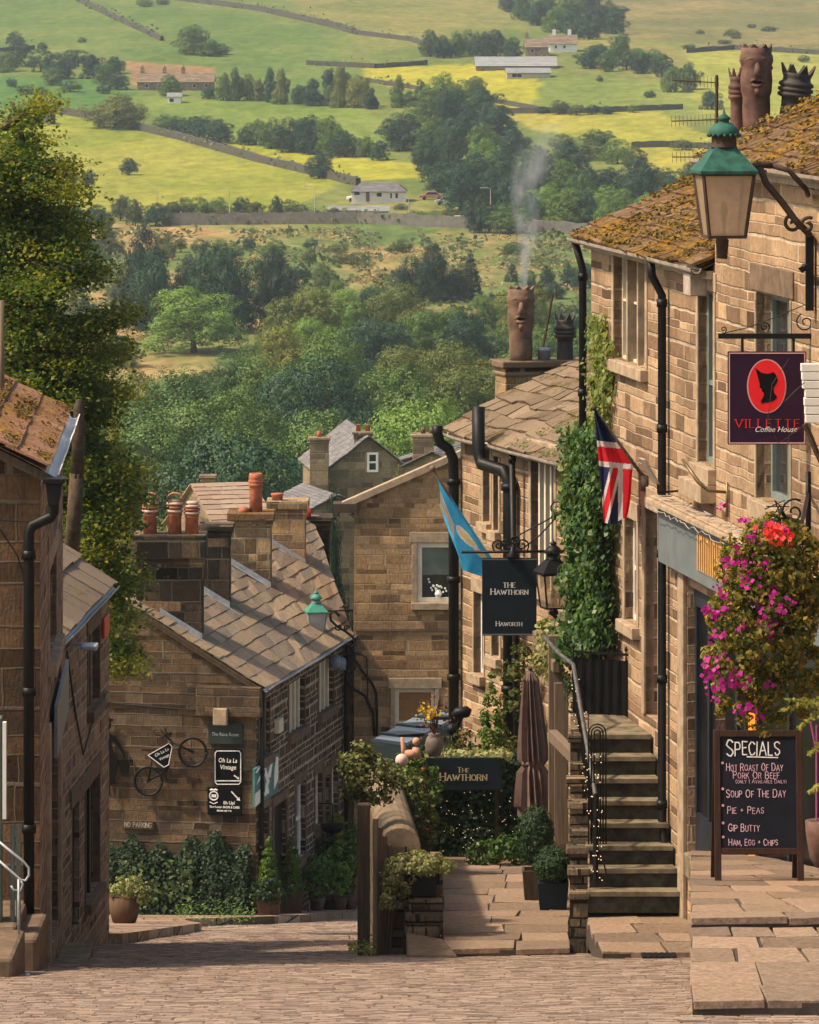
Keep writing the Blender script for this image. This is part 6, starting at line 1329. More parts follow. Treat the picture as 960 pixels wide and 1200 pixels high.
tree(228, 440, 74, 116, 'broad', 'l_light', 'on the valley side, brightest of all', d=640)
vt = [("in the valley wood's back rank", 640, 395, 360, 700, 330, 362, 62), ("in the valley wood's second rank", 585, 395, 300, 700, 352, 388, 70), ("in the valley wood's upper middle rank", 530, 300, 240, 700, 378, 412, 76), ("in the valley wood's lower middle rank", 460, 220, 130, 690, 408, 446, 88), ("in the valley wood's lower rank", 390, 0, 60, 600, 446, 486, 104), ("in the valley wood's front rank", 330, 0, 20, 470, 494, 520, 110)]
for cl, d, _, x0, x1, ya, yb_, wd in vt:
    x = x0
    while x < x1:
        dd = d * rng.uniform(.95, 1.06); top = rng.uniform(ya, yb_)
        if d > 500 and x < 320: top += 34
        zb_ = float(tz((x - CX) / F * dd, dd)); h = -top / F * dd - zb_ + .5; w_ = max(h, 5) * rng.uniform(.78, 1.0)
        TREES.append((x, V((x - CX) / F * dd, dd, zb_), max(h, 4), w_, 'big', rng.choice(('l_dark', 'l_mid', 'l_mid', 'l_mid', 'l_olive', 'l_olive', 'l_light')), cl, rng.randint(0, 2))); x += w_ / dd * F * rng.uniform(.40, .58)
many('on the left behind the maple', [(100, 330, 60, 50), (70, 340, 70, 50), (128, 300, 40, 40), (60, 300, 50, 50), (30, 320, 60, 60), (90, 400, 60, 60), (140, 430, 44, 50)], ('l_brush', 'l_mid', 'l_dark'), ('broad',), d0=560.)
for x, top, w_, d, m, k, cl in ((135, 470, 44, 250, 'l_yellow', 'tall', 'between the maple and the chimneys'), (118, 520, 30, 240, 'l_olive', 'tall', 'beside the dark maple trunk'), (110, 560, 70, 210, 'l_dark', 'broad', 'low behind the brown slate roof'), (150, 600, 60, 200, 'l_yellow', 'broad', 'left of the striped chimney pots'), (392, 575, 44, 170, 'l_conifer', 'tall', 'behind the small red chimney pot'), (460, 540, 66, 160, 'l_yellow', 'broad', 'above the stone gable verge'), (505, 520, 50, 165, 'l_olive', 'broad', 'right of the yellow tree above the gable'), (488, 545, 50, 150, 'l_yellow', 'bush', 'lowest just above the gable verge')):
    X_ = (x - CX) / F * d; zb_ = float(tz(X_, d)); TREES.append((x, V(X_, d, zb_), -top / F * d - zb_, w_ / F * d * 1.15, k, m, cl, 1))
plant_trees()
# rough brush and bracken on the slope below the road: nobody could count it
P_ = []; rb = np.random.default_rng(21)
while len(P_) < 5500:
    x, y = rb.uniform(70, 700), rb.uniform(270, 400)
    if mnoise.noise(V(x * .018, y * .05, 2.)) + .5 * mnoise.noise(V(x * .06, y * .15, 5.)) < .02: continue
    q = hit(x, y, 560); P_.append((q.x, q.y, q.z + abs(rb.normal(0, .45))))
v, f = leaf_quads(np.array(P_), np.tile([0, -.3, .9], (len(P_), 1)), .85, .8, .5, .15, rb); o = bpy.data.objects.new('undergrowth', mesh_np('undergrowth', v, f, Mt['l_brush'])); COL.objects.link(o); tag(o, kind='stuff')
P_ = []
while len(P_) < 5000:
    x, y = rb.uniform(70, 700), rb.uniform(268, 400)
    if mnoise.noise(V(x * .014 + 7, y * .05, 9.)) < .1: continue
    q = hit(x, y, 560); P_.append((q.x, q.y, q.z + abs(rb.normal(0, .2))))
v, f = leaf_quads(np.array(P_), np.tile([0, -.3, .9], (len(P_), 1)), .8, .35, .6, .1, rb); o = bpy.data.objects.new('dry_grass', mesh_np('dry_grass', v, f, leaf('dry_grass_blades', [(.22, .14, .06), (.34, .22, .10), (.42, .29, .14)], .2))); COL.objects.link(o); tag(o, kind='stuff')
# ---------------------------------------------------------------- the maple on the left
MA = thing('maple_tree', (-6.3, 90, -17.5), 'big backlit maple with layered sunlit-tipped branches behind the left houses', 'tree')
rg = np.random.default_rng(9); pts = []; nms = []; tip = []; tin = []; d = 90.; b = MB()
tk = [P(62, 1000, d), P(66, 800, d), P(70, 640, d), P(66, 480, d), P(52, 330, d), P(30, 180, d), P(15, 120, d)]
tk[0].z = -17.6; b.tube(tk, [.34, .26, .23, .2, .15, .08, .03], 10)
b.tube([P(90, 560, 87), P(93, 500, 87), P(92, 478, 87), P(93, 468, 87)], [.12, .10, .085, .05], 8); b.tube([P(78, 700, 88), P(86, 620, 87), P(90, 555, 87)], [.15, .13, .12], 8)
# branch layers: (root x,y) -> (tip x,y), half thickness px, droop
BR = [((74, 470), (112, 460), 10), ((74, 456), (118, 448), 11), ((96, 480), (130, 500), 10), ((-10, 215), (52, 220), 20), ((-10, 275), (55, 275), 20), ((0, 330), (60, 325), 20), ((0, 370), (56, 372), 18), ((10, 425), (70, 425), 18), ((40, 455), (100, 452), 14), ((76, 500), (112, 560), 18), ((76, 600), (120, 640), 22), ((80, 670), (124, 720), 22), ((96, 540), (150, 600), 12), ((5, 150), (60, 118), 9), ((0, 175), (50, 165), 12), ((0, 205), (78, 196), 13), ((10, 225), (86, 226), 11), ((0, 262), (80, 250), 12), ((20, 290), (100, 268), 10), ((-10, 300), (90, 292), 12), ((10, 340), (116, 318), 11), ((0, 335), (70, 338), 12), ((30, 405), (148, 368), 11), ((30, 398), (120, 384), 11), ((0, 395), (70, 402), 13), ((10, 440), (138, 412), 10), ((20, 440), (110, 432), 13), ((20, 465), (138, 462), 10), ((0, 470), (90, 468), 14),
      ((-30, 190), (25, 190), 20), ((-30, 240), (30, 240), 22), ((-30, 290), (35, 290), 20), ((-30, 350), (35, 345), 24), ((-30, 400), (30, 400), 22), ((-30, 450), (40, 450), 22),
      ((80, 545), (156, 552), 13), ((80, 520), (130, 530), 14), ((80, 590), (162, 580), 12), ((70, 560), (110, 570), 18), ((80, 620), (140, 610), 14), ((70, 620), (110, 650), 18), ((80, 655), (135, 655), 14), ((90, 690), (160, 680), 11), ((90, 680), (135, 700), 16), ((100, 705), (150, 728), 12), ((110, 750), (152, 785), 12), ((118, 770), (150, 756), 10)]
for (a, e, th) in BR:
    a0, e0 = np.array(a, float), np.array(e, float); L = np.hypot(*(e0 - a0)); n = max(int(L * th / 36), 12)
    yd = rg.uniform(-1.6, 1.6)
    b.tube([P(*a0, d + yd * .3), P(*((a0 + e0) / 2 + (0, -3)), d + yd * .7), P(*e0, d + yd)], [.07, .045, .012], 6)
    for i in range(n):
        t = rg.uniform(.02, 1.04); w_ = th * (1.0 - .5 * t); c = a0 + (e0 - a0) * t + np.array([rg.normal(0, 5), rg.normal(0, w_ * .5)]); q = P(c[0], c[1], d + yd * t + rg.normal(0, .55))
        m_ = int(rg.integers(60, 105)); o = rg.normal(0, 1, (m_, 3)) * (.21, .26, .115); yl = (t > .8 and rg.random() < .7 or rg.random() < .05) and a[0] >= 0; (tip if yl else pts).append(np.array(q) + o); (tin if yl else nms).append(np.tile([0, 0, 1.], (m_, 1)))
v, f = leaf_quads(np.concatenate(pts) - np.array((-6.3, 90, -17.5)), np.concatenate(nms), .088, .75, .6, .1, rg)
link_mesh('crown', mesh_np('maple_crown', v, f, Mt['l_maple']), MA); v, f = leaf_quads(np.concatenate(tip) - np.array((-6.3, 90, -17.5)), np.concatenate(tin), .08, .75, .6, .1, rg); link_mesh('sunlit_tip_leaves', mesh_np('sunlit_tip_leaves', v, f, leaf('sunlit_maple_tips', [(.09, .12, .016), (.19, .19, .02), (.32, .27, .03), (.13, .15, .018)], .4)), MA); b.build('trunk', Mt['bark'], MA, True)  # tip leaves painted yellow to stand for sun catching the branch ends
# ---------------------------------------------------------------- ivy
def leafthing(name, p, nm, size, mat, label, cat, loc, group=None, parent=None, asp=.75, tilt=.45, part='leaves'):
    loc = np.array(loc, float); v, f = leaf_quads(np.asarray(p) - loc, np.asarray(nm), size, asp, tilt, .12, rg)
    me = mesh_np(name, v, f, Mt[mat])
    if parent is not None: o = bpy.data.objects.new(part, me); COL.objects.link(o); o.parent = parent; return o
    o = bpy.data.objects.new(name, me); COL.objects.link(o); o.location = loc; return tag(o, label, cat, group)
def scatter_wall(W, poly, n, thick, dens=None):
    xs = [q[0] for q in poly]; ys = [q[1] for q in poly]; x = rg.uniform(min(xs), max(xs), n * 4); y = rg.uniform(min(ys), max(ys), n * 4); k = inpoly(x, y, poly); x, y = x[k][:n], y[k][:n]; x = x + rg.normal(0, 2.2, len(x)); y = y + rg.normal(0, 3, len(y))
    out = []
    for a, c in zip(x, y):
        u, z = W.px(a, c); nn_ = .5 + .5 * mnoise.noise(V(u * 2.2, z * 2.2, 1.)); out.append(W.at(u, z, thick * rg.uniform(.1, 1) * (.4 + nn_)))
    return np.array(out), np.tile(np.array(W.n) + (0, 0, .35), (len(out), 1))
IV = thing('climbing_ivy', WR.at(.2, -11), 'glossy green ivy climbing the house corner beside the union flag, pale at its top', 'ivy')
p, nm = scatter_wall(WR, [(698, 372), (712, 372), (716, 400), (724, 408), (722, 430), (716, 520), (698, 520)], 1700, .14); leafthing('ivy_upper', p, nm, .085, 'l_ivyl', '', '', IV.location, parent=IV, part='upper_leaves')
p, nm = scatter_wall(WR, [(693, 500), (722, 510), (730, 560), (724, 640), (728, 762), (693, 765)], 6500, .5); leafthing('ivy_lower', p, nm, .095, 'l_ivy', '', '', IV.location, parent=IV, part='lower_leaves')
W_ = Wall(P(720, 0, 70.1).xy, (-1, .12), (-.12, -1))
p, nm = scatter_wall(W_, [(698, 505), (690, 520), (674, 560), (672, 620), (675, 700), (664, 735), (655, 770), (722, 765), (722, 560), (712, 510)], 7500, .6); leafthing('ivy_face', p, nm, .10, 'l_ivy', '', '', IV.location, parent=IV, part='face_leaves')
p, nm = scatter_wall(Wall(P(720, 0, 76.6).xy, (-1, .3), (-.3, -1)), [(694, 488), (678, 500), (664, 540), (662, 610), (700, 620), (700, 490)], 2600, .35); leafthing('ivy_eaves', p, nm, .10, 'l_ivyl', '', '', IV.location, parent=IV, part='eaves_leaves')
b = MB()
for i in range(5): x = 697 + i * 5; b.tube([WR.at(WR.px(x, 820)[0], P(0, 830, 69).z, .05), WR.at(WR.px(x + 2, 650)[0], P(0, 650, 69).z, .05), WR.at(WR.px(x + 1, 450)[0], P(0, 470, 70).z, .04)], [.03, .022, .01], 6)
b.build('stem', Mt['bark'], IV)
def bushlike(name, label, cat, c, lobes, nsub, nleaf, rsub, size, mat, extra=None, group=None, low=-.9, **kw):
    T = thing(name, c, label, cat, group); p, nm = clumps(lobes, nsub, nleaf, rsub, rg, low); v, f = leaf_quads(p, nm, size, rg=rg, **kw)
    link_mesh('foliage', mesh_np(name + '_foliage', v, f, Mt[mat]), T)
    for (m2, n2, s2) in (extra or []):
        k = rg.choice(len(p), n2); pp = p[k] + nm[k] / np.linalg.norm(nm[k], axis=1)[:, None] * .03
        pp = np.repeat(pp, 4, 0) + rg.normal(0, s2 * .35, (n2 * 4, 3)); v, f = leaf_quads(pp, np.repeat(nm[k], 4, 0), s2, .9, .6, .1, rg); link_mesh('blossom', mesh_np('blossom', v, f, Mt[m2]), T)
    return T
s78 = 78 / F
c = P(655, 770, 74); bushlike('climbing_plant', 'pale green and cream climber below the black lantern, left of the ivy', 'climber', c, [((0, 0, 0), (.35, .25, .42)), ((.3, 0, -.05), (.32, .2, .3)), ((-.1, 0, .35), (.2, .2, .2)), ((.62, 0, .05), (.25, .2, .25))], 26, 22, .12, .10, 'l_cream')
c = P(600, 850, 80); bushlike('climbing_plant', 'leafy green climber on the wall behind the folded brown parasol', 'climber', c, [((.05, 0, .1), (.28, .25, .9)), ((.1, .1, .9), (.22, .2, .4)), ((-.05, 0, -.5), (.35, .25, .4))], 36, 22, .12, .09, 'l_shrub')
c = P(576, 884, 79); bushlike('conifer', 'bright green pointed conifer behind the black hedge sign', 'conifer', c, [((0, 0, .18 + .13 * i), (.24 - .026 * i, .24 - .026 * i, .15)) for i in range(8)], 16, 26, .07, .06, 'l_thuja')
# ---------------------------------------------------------------- garden hedge, its sign and the pots behind it
HG = thing('garden_hedge', P(540, 1004, 78.5), 'dark clipped hedge hung with fairy lights across the end of the flagged path', 'hedge')
W_ = Wall(P(470, 0, 78.2).xy, (1, .05), (.05, -1)); P_, N_ = [], []
x = rg.uniform(0, 1, 9000); xs = 465 + x * 160; zz = rg.uniform(0, 1, 9000); ytop = 884 + 6 * np.sin(xs * .11); ys = 1008 - zz * (1008 - ytop)
for a, c2 in zip(xs, ys): u, z = W_.px(a, c2); P_.append(W_.at(u, z, -rg.uniform(0, .5) + .12 * mnoise.noise(V(u * 1.8, z * 1.8, 0)) + .08)); N_.append(V(0, -1, .3))
leafthing('hedge', P_, N_, .085, 'l_hedge', '', '', HG.location, parent=HG, part='foliage')
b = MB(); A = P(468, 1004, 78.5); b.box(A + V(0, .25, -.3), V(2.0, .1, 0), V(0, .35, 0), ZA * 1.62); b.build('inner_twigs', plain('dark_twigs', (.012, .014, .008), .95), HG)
b = MB(); rng = random.Random(3)
for i in range(80): x, y = min(max(rng.gauss(560, 38), 485), 618), rng.uniform(925, 1000); u, z = W_.px(x, y); b.ball(W_.at(u, z, .2), .006, 4)
b.build('fairy_lights', Mt['fairy'], HG)
T = thing('hanging_sign', P(543, 925, 77.6), 'low black board reading The Hawthorn fixed along the top of the hedge', 'sign')
A, B = P(499, 926, 77.6), P(588, 888, 77.6); b = MB(); b.box(A, V(B.x - A.x, 0, 0), V(0, .05, 0), V(0, 0, B.z - A.z)); b.build('board', Mt['slatesign'], T, bevel=.008)
b = MB(); f = lambda x, y: P(x, y, 77.594); letters(b, 'THE', f(543, 905), .075, EX, ZA, EN, .15, True, fit=.17, caps=.8); letters(b, 'HAWTHORN', f(543, 914.5), .11, EX, ZA, EN, .15, True, caps=.8, fit=.70); b.build('lettering', Mt['goldletter'], T)
b = MB(); 
for x in (505, 582): b.bar(P(x, 925, 77.66), P(x, 1000, 78.0), .05, .05)
b.build('post', Mt['darkwood'], T)
p = np.array([P(rg.uniform(498, 600), 884 + rg.normal(0, 3), 78 + rg.normal(0, .15)) for i in range(420)]); leafthing('trailing_plant', p, np.tile([0, -.6, .6], (420, 1)), .075, 'l_cream', 'pale leaves trailing along the top edge of the low black board', 'plant', P(548, 888, 78))
bushlike('garden_shrub', 'shrub with white and red buds left of the low black board', 'shrub', P(474, 930, 75), [((0, 0, 0), (.36, .35, .4)), ((.2, 0, -.2), (.25, .3, .3)), ((-.3, 0, .1), (.25, .25, .25)), ((.1, 0, -.5), (.45, .35, .4))], 34, 24, .12, .07, 'l_shrub', [('l_cream', 60, .05), ('f_red', 5, .035)])
bushlike('garden_shrub', 'rounded cream and green variegated shrub on top of the old gate post', 'shrub', P(428, 918, 67.2), [((0, 0, .05), (.36, .34, .33)), ((-.1, 0, .25), (.22, .22, .2)), ((.15, 0, -.05), (.25, .25, .25))], 40, 26, .10, .065, 'l_shrub', [('l_cream', 150, .055)])
bushlike('garden_shrub', 'dense dark shrub between the rounded coping and the fairy-lit hedge', 'shrub', P(482, 975, 76.5), [((0, 0, 0), (.3, .3, .45)), ((.15, 0, -.3), (.3, .25, .3)), ((-.05, 0, .4), (.22, .2, .22))], 40, 26, .09, .06, 'l_shrub', [('l_cream', 30, .045)])
bushlike('garden_shrub', 'low ferny plant at the foot of the fairy-lit hedge by the planters', 'shrub', P(590, 998, 76.8), [((0, 0, 0), (.3, .25, .2)), ((-.3, 0, -.05), (.25, .2, .15))], 26, 22, .1, .08, 'l_ivy')
bushlike('garden_shrub', 'bushy mixed green shrub at the left end of the low black board', 'shrub', P(492, 908, 77.2), [((0, 0, 0), (.26, .2, .26)), ((-.2, 0, .12), (.2, .2, .18)), ((.1, -.05, -.25), (.25, .2, .2))], 30, 24, .09, .06, 'l_mid', [('l_cream', 24, .05)])
# pots and ornaments
T = thing('flower_pot', P(509, 884, 77), 'grey stone urn with yellow and dried flowers behind the hedge', 'flower pot')
b = MB(); b.lathe(P(509, 886, 77), [(.08, 0), (.12, .07), (.145, .17), (.12, .27), (.085, .31), (.10, .34), (.07, .33)], 16); b.build('urn', plain('grey_stone_urn', (.16, .125, .105), .85, 0, .4), T, True)
q = np.array(P(508, 842, 77)); pp = q + rg.normal(0, 1, (90, 3)) * (.12, .1, .16); o = np.array(T.location)
v, f = leaf_quads(pp - o, np.tile([0, -1, .4], (90, 1)), .05, .8, .6, .1, rg); link_mesh('dried_stems', mesh_np('dried', v, f, Mt['f_dark']), T)
q = np.array(P(504, 836, 76.9)); pp = q + rg.normal(0, 1, (60, 3)) * (.075, .06, .06); v, f = leaf_quads(pp - o, np.tile([0, -1, .4], (60, 1)), .055, .9, .6, .1, rg); link_mesh('yellow_blossom', mesh_np('yel', v, f, Mt['f_yel']), T)
b = MB(); rng = random.Random(6)
for i in range(14): b.tube([P(509, 866, 77), P(509 + rng.uniform(-8, 10), rng.uniform(806, 840), 77)], [.008, .004], 4)
b.build('stem', Mt['bark'], T)
T = thing('clay_ornament', P(484, 892, 77), 'pinkish clay garden ornament shaped like a raised hand beside a round head', 'ornament'); b = MB()
b.tube([P(474, 888, 77), P(473, 878, 77), P(471, 864, 77)], [.045, .04, .022], 10); b.tube([P(474, 882, 77), P(482, 884, 77), P(488, 882, 77)], [.05, .07, .07], 10); b.tube([P(488, 888, 77), P(488, 876, 77)], [.08, .06], 10); b.ball(P(488, 869, 77), .062, 12); b.build('figure', Mt['clayornament'], T, True)
b = MB(); b.ball(P(471, 891, 76.6), .10, 16); tag(b.build('stone_ball', plain('pale_pink_stone', (.6, .42, .38), .7), smooth=True, loc=P(471, 899, 76.6)), 'pale pink stone ball among the shrubs beside the clay ornament', 'ornament')
SHD = thing('garden_shelter', P(488, 900, 92), 'low garden shelter with slotted blue grey sheet roof behind the hedge', 'shelter')
b = MB(); a, c, e, g_ = P(434, 868, 88), P(478, 874, 86.5), P(545, 838, 98), P(500, 832, 99.5)
b.prism([a, c, e, g_], V(0, 0, -.06)); b.build('roof', Mt['plasticgrey'], SHD)
b = MB(); b.prism([a, c, c + V(0, 0, -.6), a + V(0, 0, -.6)], V(.05, .3, 0)); b.prism([c, e, e + V(0, 0, -.6), c + V(0, 0, -.6)], V(-.1, .05, 0)); b.build('side_panel', Mt['slatesign'], SHD)
for t in (.22, .5, .78):
    b = MB(); p0 = a.lerp(g_, t) * .78 + c.lerp(e, t) * .22; p1 = a.lerp(g_, t) * .25 + c.lerp(e, t) * .75; b.bar(p0 + V(0, 0, .03), p1 + V(0, 0, .03), .5, .05); b.build('slot', Mt['blackpaint'], SHD)
b = MB()
for q in (a, c, e): b.bar(q + V(0, .1, -.6), q + V(0, .1, -3), .1, .1)
b.build('post', Mt['darkwood'], SHD)
T = thing('spotlight', P(541, 850, 79.5), 'dark garden spotlight on a stalk against the corner downpipe', 'spotlight'); b = MB(); b.tube([P(535, 858, 79.5), P(538, 846, 79.5), P(543, 838, 79.5)], .03, 8); b.tube([P(531, 840, 79.5), P(536, 836, 79.5), P(548, 834, 79.5), P(552, 835, 79.5)], [.05, .09, .09, .05], 12); b.tube([P(530, 856, 79.5), P(530, 900, 79.5)], .03, 6); b.ball(P(530, 855, 79.4), .1, 10); b.build('lamp_head', Mt['iron'], T, True)
bushlike('garden_shrub', 'small reddish flowering plant beside the stone urn', 'shrub', P(538, 872, 78.4), [((0, 0, 0), (.28, .2, .2)), ((.2, 0, .02), (.2, .2, .18))], 14, 18, .08, .06, 'l_shrub', [('f_red', 5, .035), ('f_dark', 20, .06)])
# ---------------------------------------------------------------- folded parasol and the timber post behind it
T = thing('parasol', P(625, 1010, 75.5), 'folded brown parasol tied at the waist beside the garden hedge', 'parasol'); b = MB(); k = 26; rgp = random.Random(8)
lv = [(785, 2.), (789, 5), (795, 8), (797, 8.6), (800, 7.6), (830, 10), (870, 13), (890, 13.5), (897, 11), (905, 14), (925, 16), (945, 17.5), (962, 18.5)]
pl_ = [rgp.uniform(.7, 1.25) for _ in range(k)]
for i, (y, r) in enumerate(lv):
    cpx = P(621.5 + (y - 785) * .03, y, 75.5)
    for j in range(k):
        a = 2 * math.pi * j / k + .12 * math.sin(j * 2.3) + .0015 * (y - 785); dp = min(1, i / 5) * (.55 if 8 != i else .25)
        rr = r / F * 75.5 * (1 + (dp * .55 if j % 2 else -dp * .75) * pl_[j] + .07 * math.sin(j * 1.7 + i * .5)); dz = (.20 * math.sin(a * 2 + 1) + .1 * (j % 2)) if i == len(lv) - 1 else 0
        b.v.append((cpx.x + rr * math.cos(a), cpx.y + rr * .8 * math.sin(a), cpx.z + dz))
for i in range(len(lv) - 1):
    for j in range(k): b.f.append((i * k + j, i * k + (j + 1) % k, (i + 1) * k + (j + 1) % k, (i + 1) * k + j)); b.m.append(0)
b.f.append(tuple(range(k))); b.m.append(0); b.build('canopy', Mt['canvas'], T, False)
b = MB(); b.tube([P(622, 784, 75.5), P(625, 1015, 75.5)], .025, 8); b.ball(P(621.5, 784, 75.5), .04, 8); b.build('pole', Mt['darkwood'], T, True)
b = MB(); b.lathe(P(623.5, 897, 75.5), [(.15, 0), (.16, .03), (.15, .06)], 16, ax=(V(1, 0, 0), V(0, .7, 0), ZA)); b.build('tie_strap', Mt['canvas'], T, True)
T = thing('gate_post', P(651, 1000, 73.5), 'tall weathered wooden post and rails behind the stair wall, right of the parasol', 'post'); b = MB()
b.box(P(643, 1000, 73.5), V(.18, 0, 0), V(0, .18, 0), ZA * (P(0, 745, 73.5).z - P(0, 1000, 73.5).z)); b.build('upright', Mt['oldwood'], T, bevel=.01)
b = MB(); b.bar(P(628, 745, 76.5), P(652, 782, 73.2), .10, .16); b.bar(P(648, 862, 72.8), P(676, 890, 70.5), .12, .17); b.bar(P(658, 800, 73.3), P(658, 990, 73.3), .2, .05); b.build('rail', Mt['oldwood'], T, bevel=.01)
bushlike('box_ball', 'round dark box shrub showing through the stair railing', 'shrub', P(690, 815, 68.8), [((0, 0, 0), (.34, .3, .36))], 60, 26, .07, .045, 'l_box')
# ---------------------------------------------------------------- clipped box balls in planters
def planter(par, c, w0, w1, h, mat):
    b = MB(); c = Vector(c); q = lambda w_, z: [c + V(sx * w_ / 2, sy * w_ / 2, z) for sx, sy in ((-1, -1), (1, -1), (1, 1), (-1, 1))]
    lo, hi, hi2, so = q(w0, 0), q(w1, h), q(w1 * .84, h), q(w1 * .84, h * .9)
    for i in range(4): j = (i + 1) % 4; b.face([lo[i], lo[j], hi[j], hi[i]]); b.face([hi[i], hi[j], hi2[j], hi2[i]]); b.face([hi2[i], hi2[j], so[j], so[i]])
    b.face(lo[::-1]); o = b.build('planter', mat, par, bevel=.01); b = MB(); b.face(so); b.build('soil', Mt['soil'], o); return o
GRP = 'clipped box shrubs in planters by the stair'
dz = 70.8; c = P(629, 1040, dz); c.z = zg(dz, 0) + .02; s = dz / F
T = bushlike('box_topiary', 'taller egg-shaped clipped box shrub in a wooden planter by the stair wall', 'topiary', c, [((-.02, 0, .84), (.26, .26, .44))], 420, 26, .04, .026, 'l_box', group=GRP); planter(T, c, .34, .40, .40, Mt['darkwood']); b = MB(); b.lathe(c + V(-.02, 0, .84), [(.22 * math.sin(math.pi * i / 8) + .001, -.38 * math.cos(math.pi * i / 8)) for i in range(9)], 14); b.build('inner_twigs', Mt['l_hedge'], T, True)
dz = 69.3; c = P(648, 1056, dz); c.z = zg(dz, 0) + .02
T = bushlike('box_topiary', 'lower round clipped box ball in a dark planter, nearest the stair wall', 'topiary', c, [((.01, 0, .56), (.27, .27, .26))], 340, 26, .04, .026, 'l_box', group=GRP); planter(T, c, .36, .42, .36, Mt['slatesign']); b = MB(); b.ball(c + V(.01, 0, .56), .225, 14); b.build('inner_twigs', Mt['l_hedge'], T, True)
# ---------------------------------------------------------------- low wall with rounded coping, fence, black planter
GW = thing('garden_wall', P(462, 1110, 66.5), 'low rubble wall with rounded sandstone coping between road and flagged path', 'wall')
A, B = V(-.12, 66.4, 0), V(-.42, 77.5, 0); nW = V((B - A).y, -(B - A).x, 0).normalized(); b = MB()
n = 8
for i in range(n):
    p0, p1 = A.lerp(B, i / n), A.lerp(B, (i + 1) / n); b.prism([V(p0.x, p0.y, rz(p0.y) - .3) - nW * .18, V(p0.x, p0.y, rz(p0.y) - .3) + nW * .18, V(p0.x, p0.y, -10.98 - (p0.y - 66.4) * .075) + nW * .18, V(p0.x, p0.y, -10.98 - (p0.y - 66.4) * .075) - nW * .18], p1 - p0 + V(0, 0, -.1))
b.build('rubble_wall', Mt['rubble'], GW)
b = MB(); seg = 6
for i in range(seg):
    p0, p1 = A.lerp(B, i / seg + .003), A.lerp(B, (i + 1) / seg - .003); z0_, z1_2 = -10.98 - (p0.y - 66.4) * .075, -10.98 - (p1.y - 66.4) * .075
    pr = [(math.cos(a) * .27, max(math.sin(a), -.2) * .25) for a in np.linspace(-.25, math.pi + .25, 12)]
    b.prism([V(p0.x, p0.y, z0_) + nW * x + ZA * y for x, y in pr], V(p1.x - p0.x, p1.y - p0.y, z1_2 - z0_))
b.build('rounded_coping', plain('weathered_coping', (.20, .15, .10), .92, 0, .5, 4, .5, .1), GW, bevel=.015)
b = MB(); b.cbox(V(.18, 66.2, -11.55), .5, .8, .95); b.build('end_pier', Mt['rubble'], GW, bevel=.03)
b = MB(); rng = random.Random(12)
for i in range(5): z = -12.3 + .2 * i * .9; b.cbox(V(.2 + rng.uniform(-.03, .03), 65.75, z), .44 + rng.uniform(-.05, .08), .5, .17)
b.build('pedestal_stones', Mt['rubble'], GW, bevel=.05)
T = thing('wooden_fence', P(432, 1110, 65.6), 'rotting grey plank fence with thick gate post beside the low wall', 'fence')
z0_ = rz(65.6); b = MB(); b.box(V(P(419, 0, 65.6).x, 65.6, z0_ - .2), V(.16, 0, 0), V(0, .2, 0), ZA * (P(0, 943, 65.6).z - z0_ + .2)); b.build('post', Mt['darkwood'], T, bevel=.015)
b = MB(); rng = random.Random(5)
for i in range(6):
    x = P(437 + i * 5.4, 0, 65.7 + i * .12).x; zt_ = P(0, 958 + i * 11 + rng.uniform(-4, 4), 65.7).z; b.box(V(x, 65.62 + i * .12, z0_ - .25), V(.05, .0, 0), V(.02, .03, .0), ZA * (zt_ - z0_ + .25)); b.v[-8:] = [(p[0] - (.03 * i if p[2] < z0_ else 0), p[1], p[2]) for p in b.v[-8:]]
b.build('plank', Mt['oldwood'], T)
b = MB(); b.bar(P(440, 985, 65.8), P(470, 1000, 66.4), .06, .04); b.build('rail', Mt['oldwood'], T)
T = thing('planter_box', P(493, 1048, 65.6), 'black square planter spilling pale variegated leaves on the wall end pier', 'planter'); planter(T, P(493.5, 1047, 65.7), .38, .42, .34, Mt['blackpaint'])
p, nm = clumps([((0, 0, .38), (.40, .30, .14)), ((-.28, -.05, .22), (.2, .22, .26)), ((-.38, -.1, -.02), (.12, .16, .26)), ((.2, 0, .36), (.2, .2, .1))], 60, 22, .07, rg); v, f = leaf_quads(p, nm, .05, rg=rg); o = link_mesh('foliage', mesh_np('planter_foliage', v, f, Mt['l_cream']), T)
b = MB(); b.prism([P(476, 1092, 65.3), P(520, 1100, 64.6), P(536, 1118, 63.2), P(478, 1118, 63.5)], V(0, 0, -.25)); b.build('kerb_stone', Mt['dressd'], GW, bevel=.03)
# ---------------------------------------------------------------- hanging basket
d = 52.5; c = P(897, 735, d)
T = thing('flower_basket', c, 'huge hanging flower basket of magenta and scarlet blooms in front of the shop', 'flower basket'); s = d / F
L = [((0, 0, 0), (52 * s, .42, 70 * s)), ((20 * s, 0, 70 * s), (42 * s, .36, 48 * s)), ((-34 * s, -.05, 10 * s), (30 * s, .3, 40 * s)), ((-44 * s, 0, -40 * s), (24 * s, .25, 26 * s)), ((-8 * s, -.05, -66 * s), (24 * s, .28, 30 * s)), ((44 * s, 0, -20 * s), (40 * s, .36, 62 * s)), ((6 * s, -.1, 108 * s), (32 * s, .25, 22 * s)), ((-30 * s, 0, 66 * s), (22 * s, .25, 40 * s)), ((38 * s, -.1, 60 * s), (34 * s, .3, 50 * s))]
L += [((x_ * s, -.1, y_ * s), (7 * s, .08, 22 * s)) for x_, y_ in ((-52, -78), (-30, -92), (-6, -108), (18, -96), (40, -84))]; p, nm = clumps(L, 150, 28, .085, rg, -1.); v, f = leaf_quads(p, nm, .062, .6, .8, .18, rg); link_mesh('foliage', mesh_np('basket_foliage', v, f, Mt['l_basket']), T)
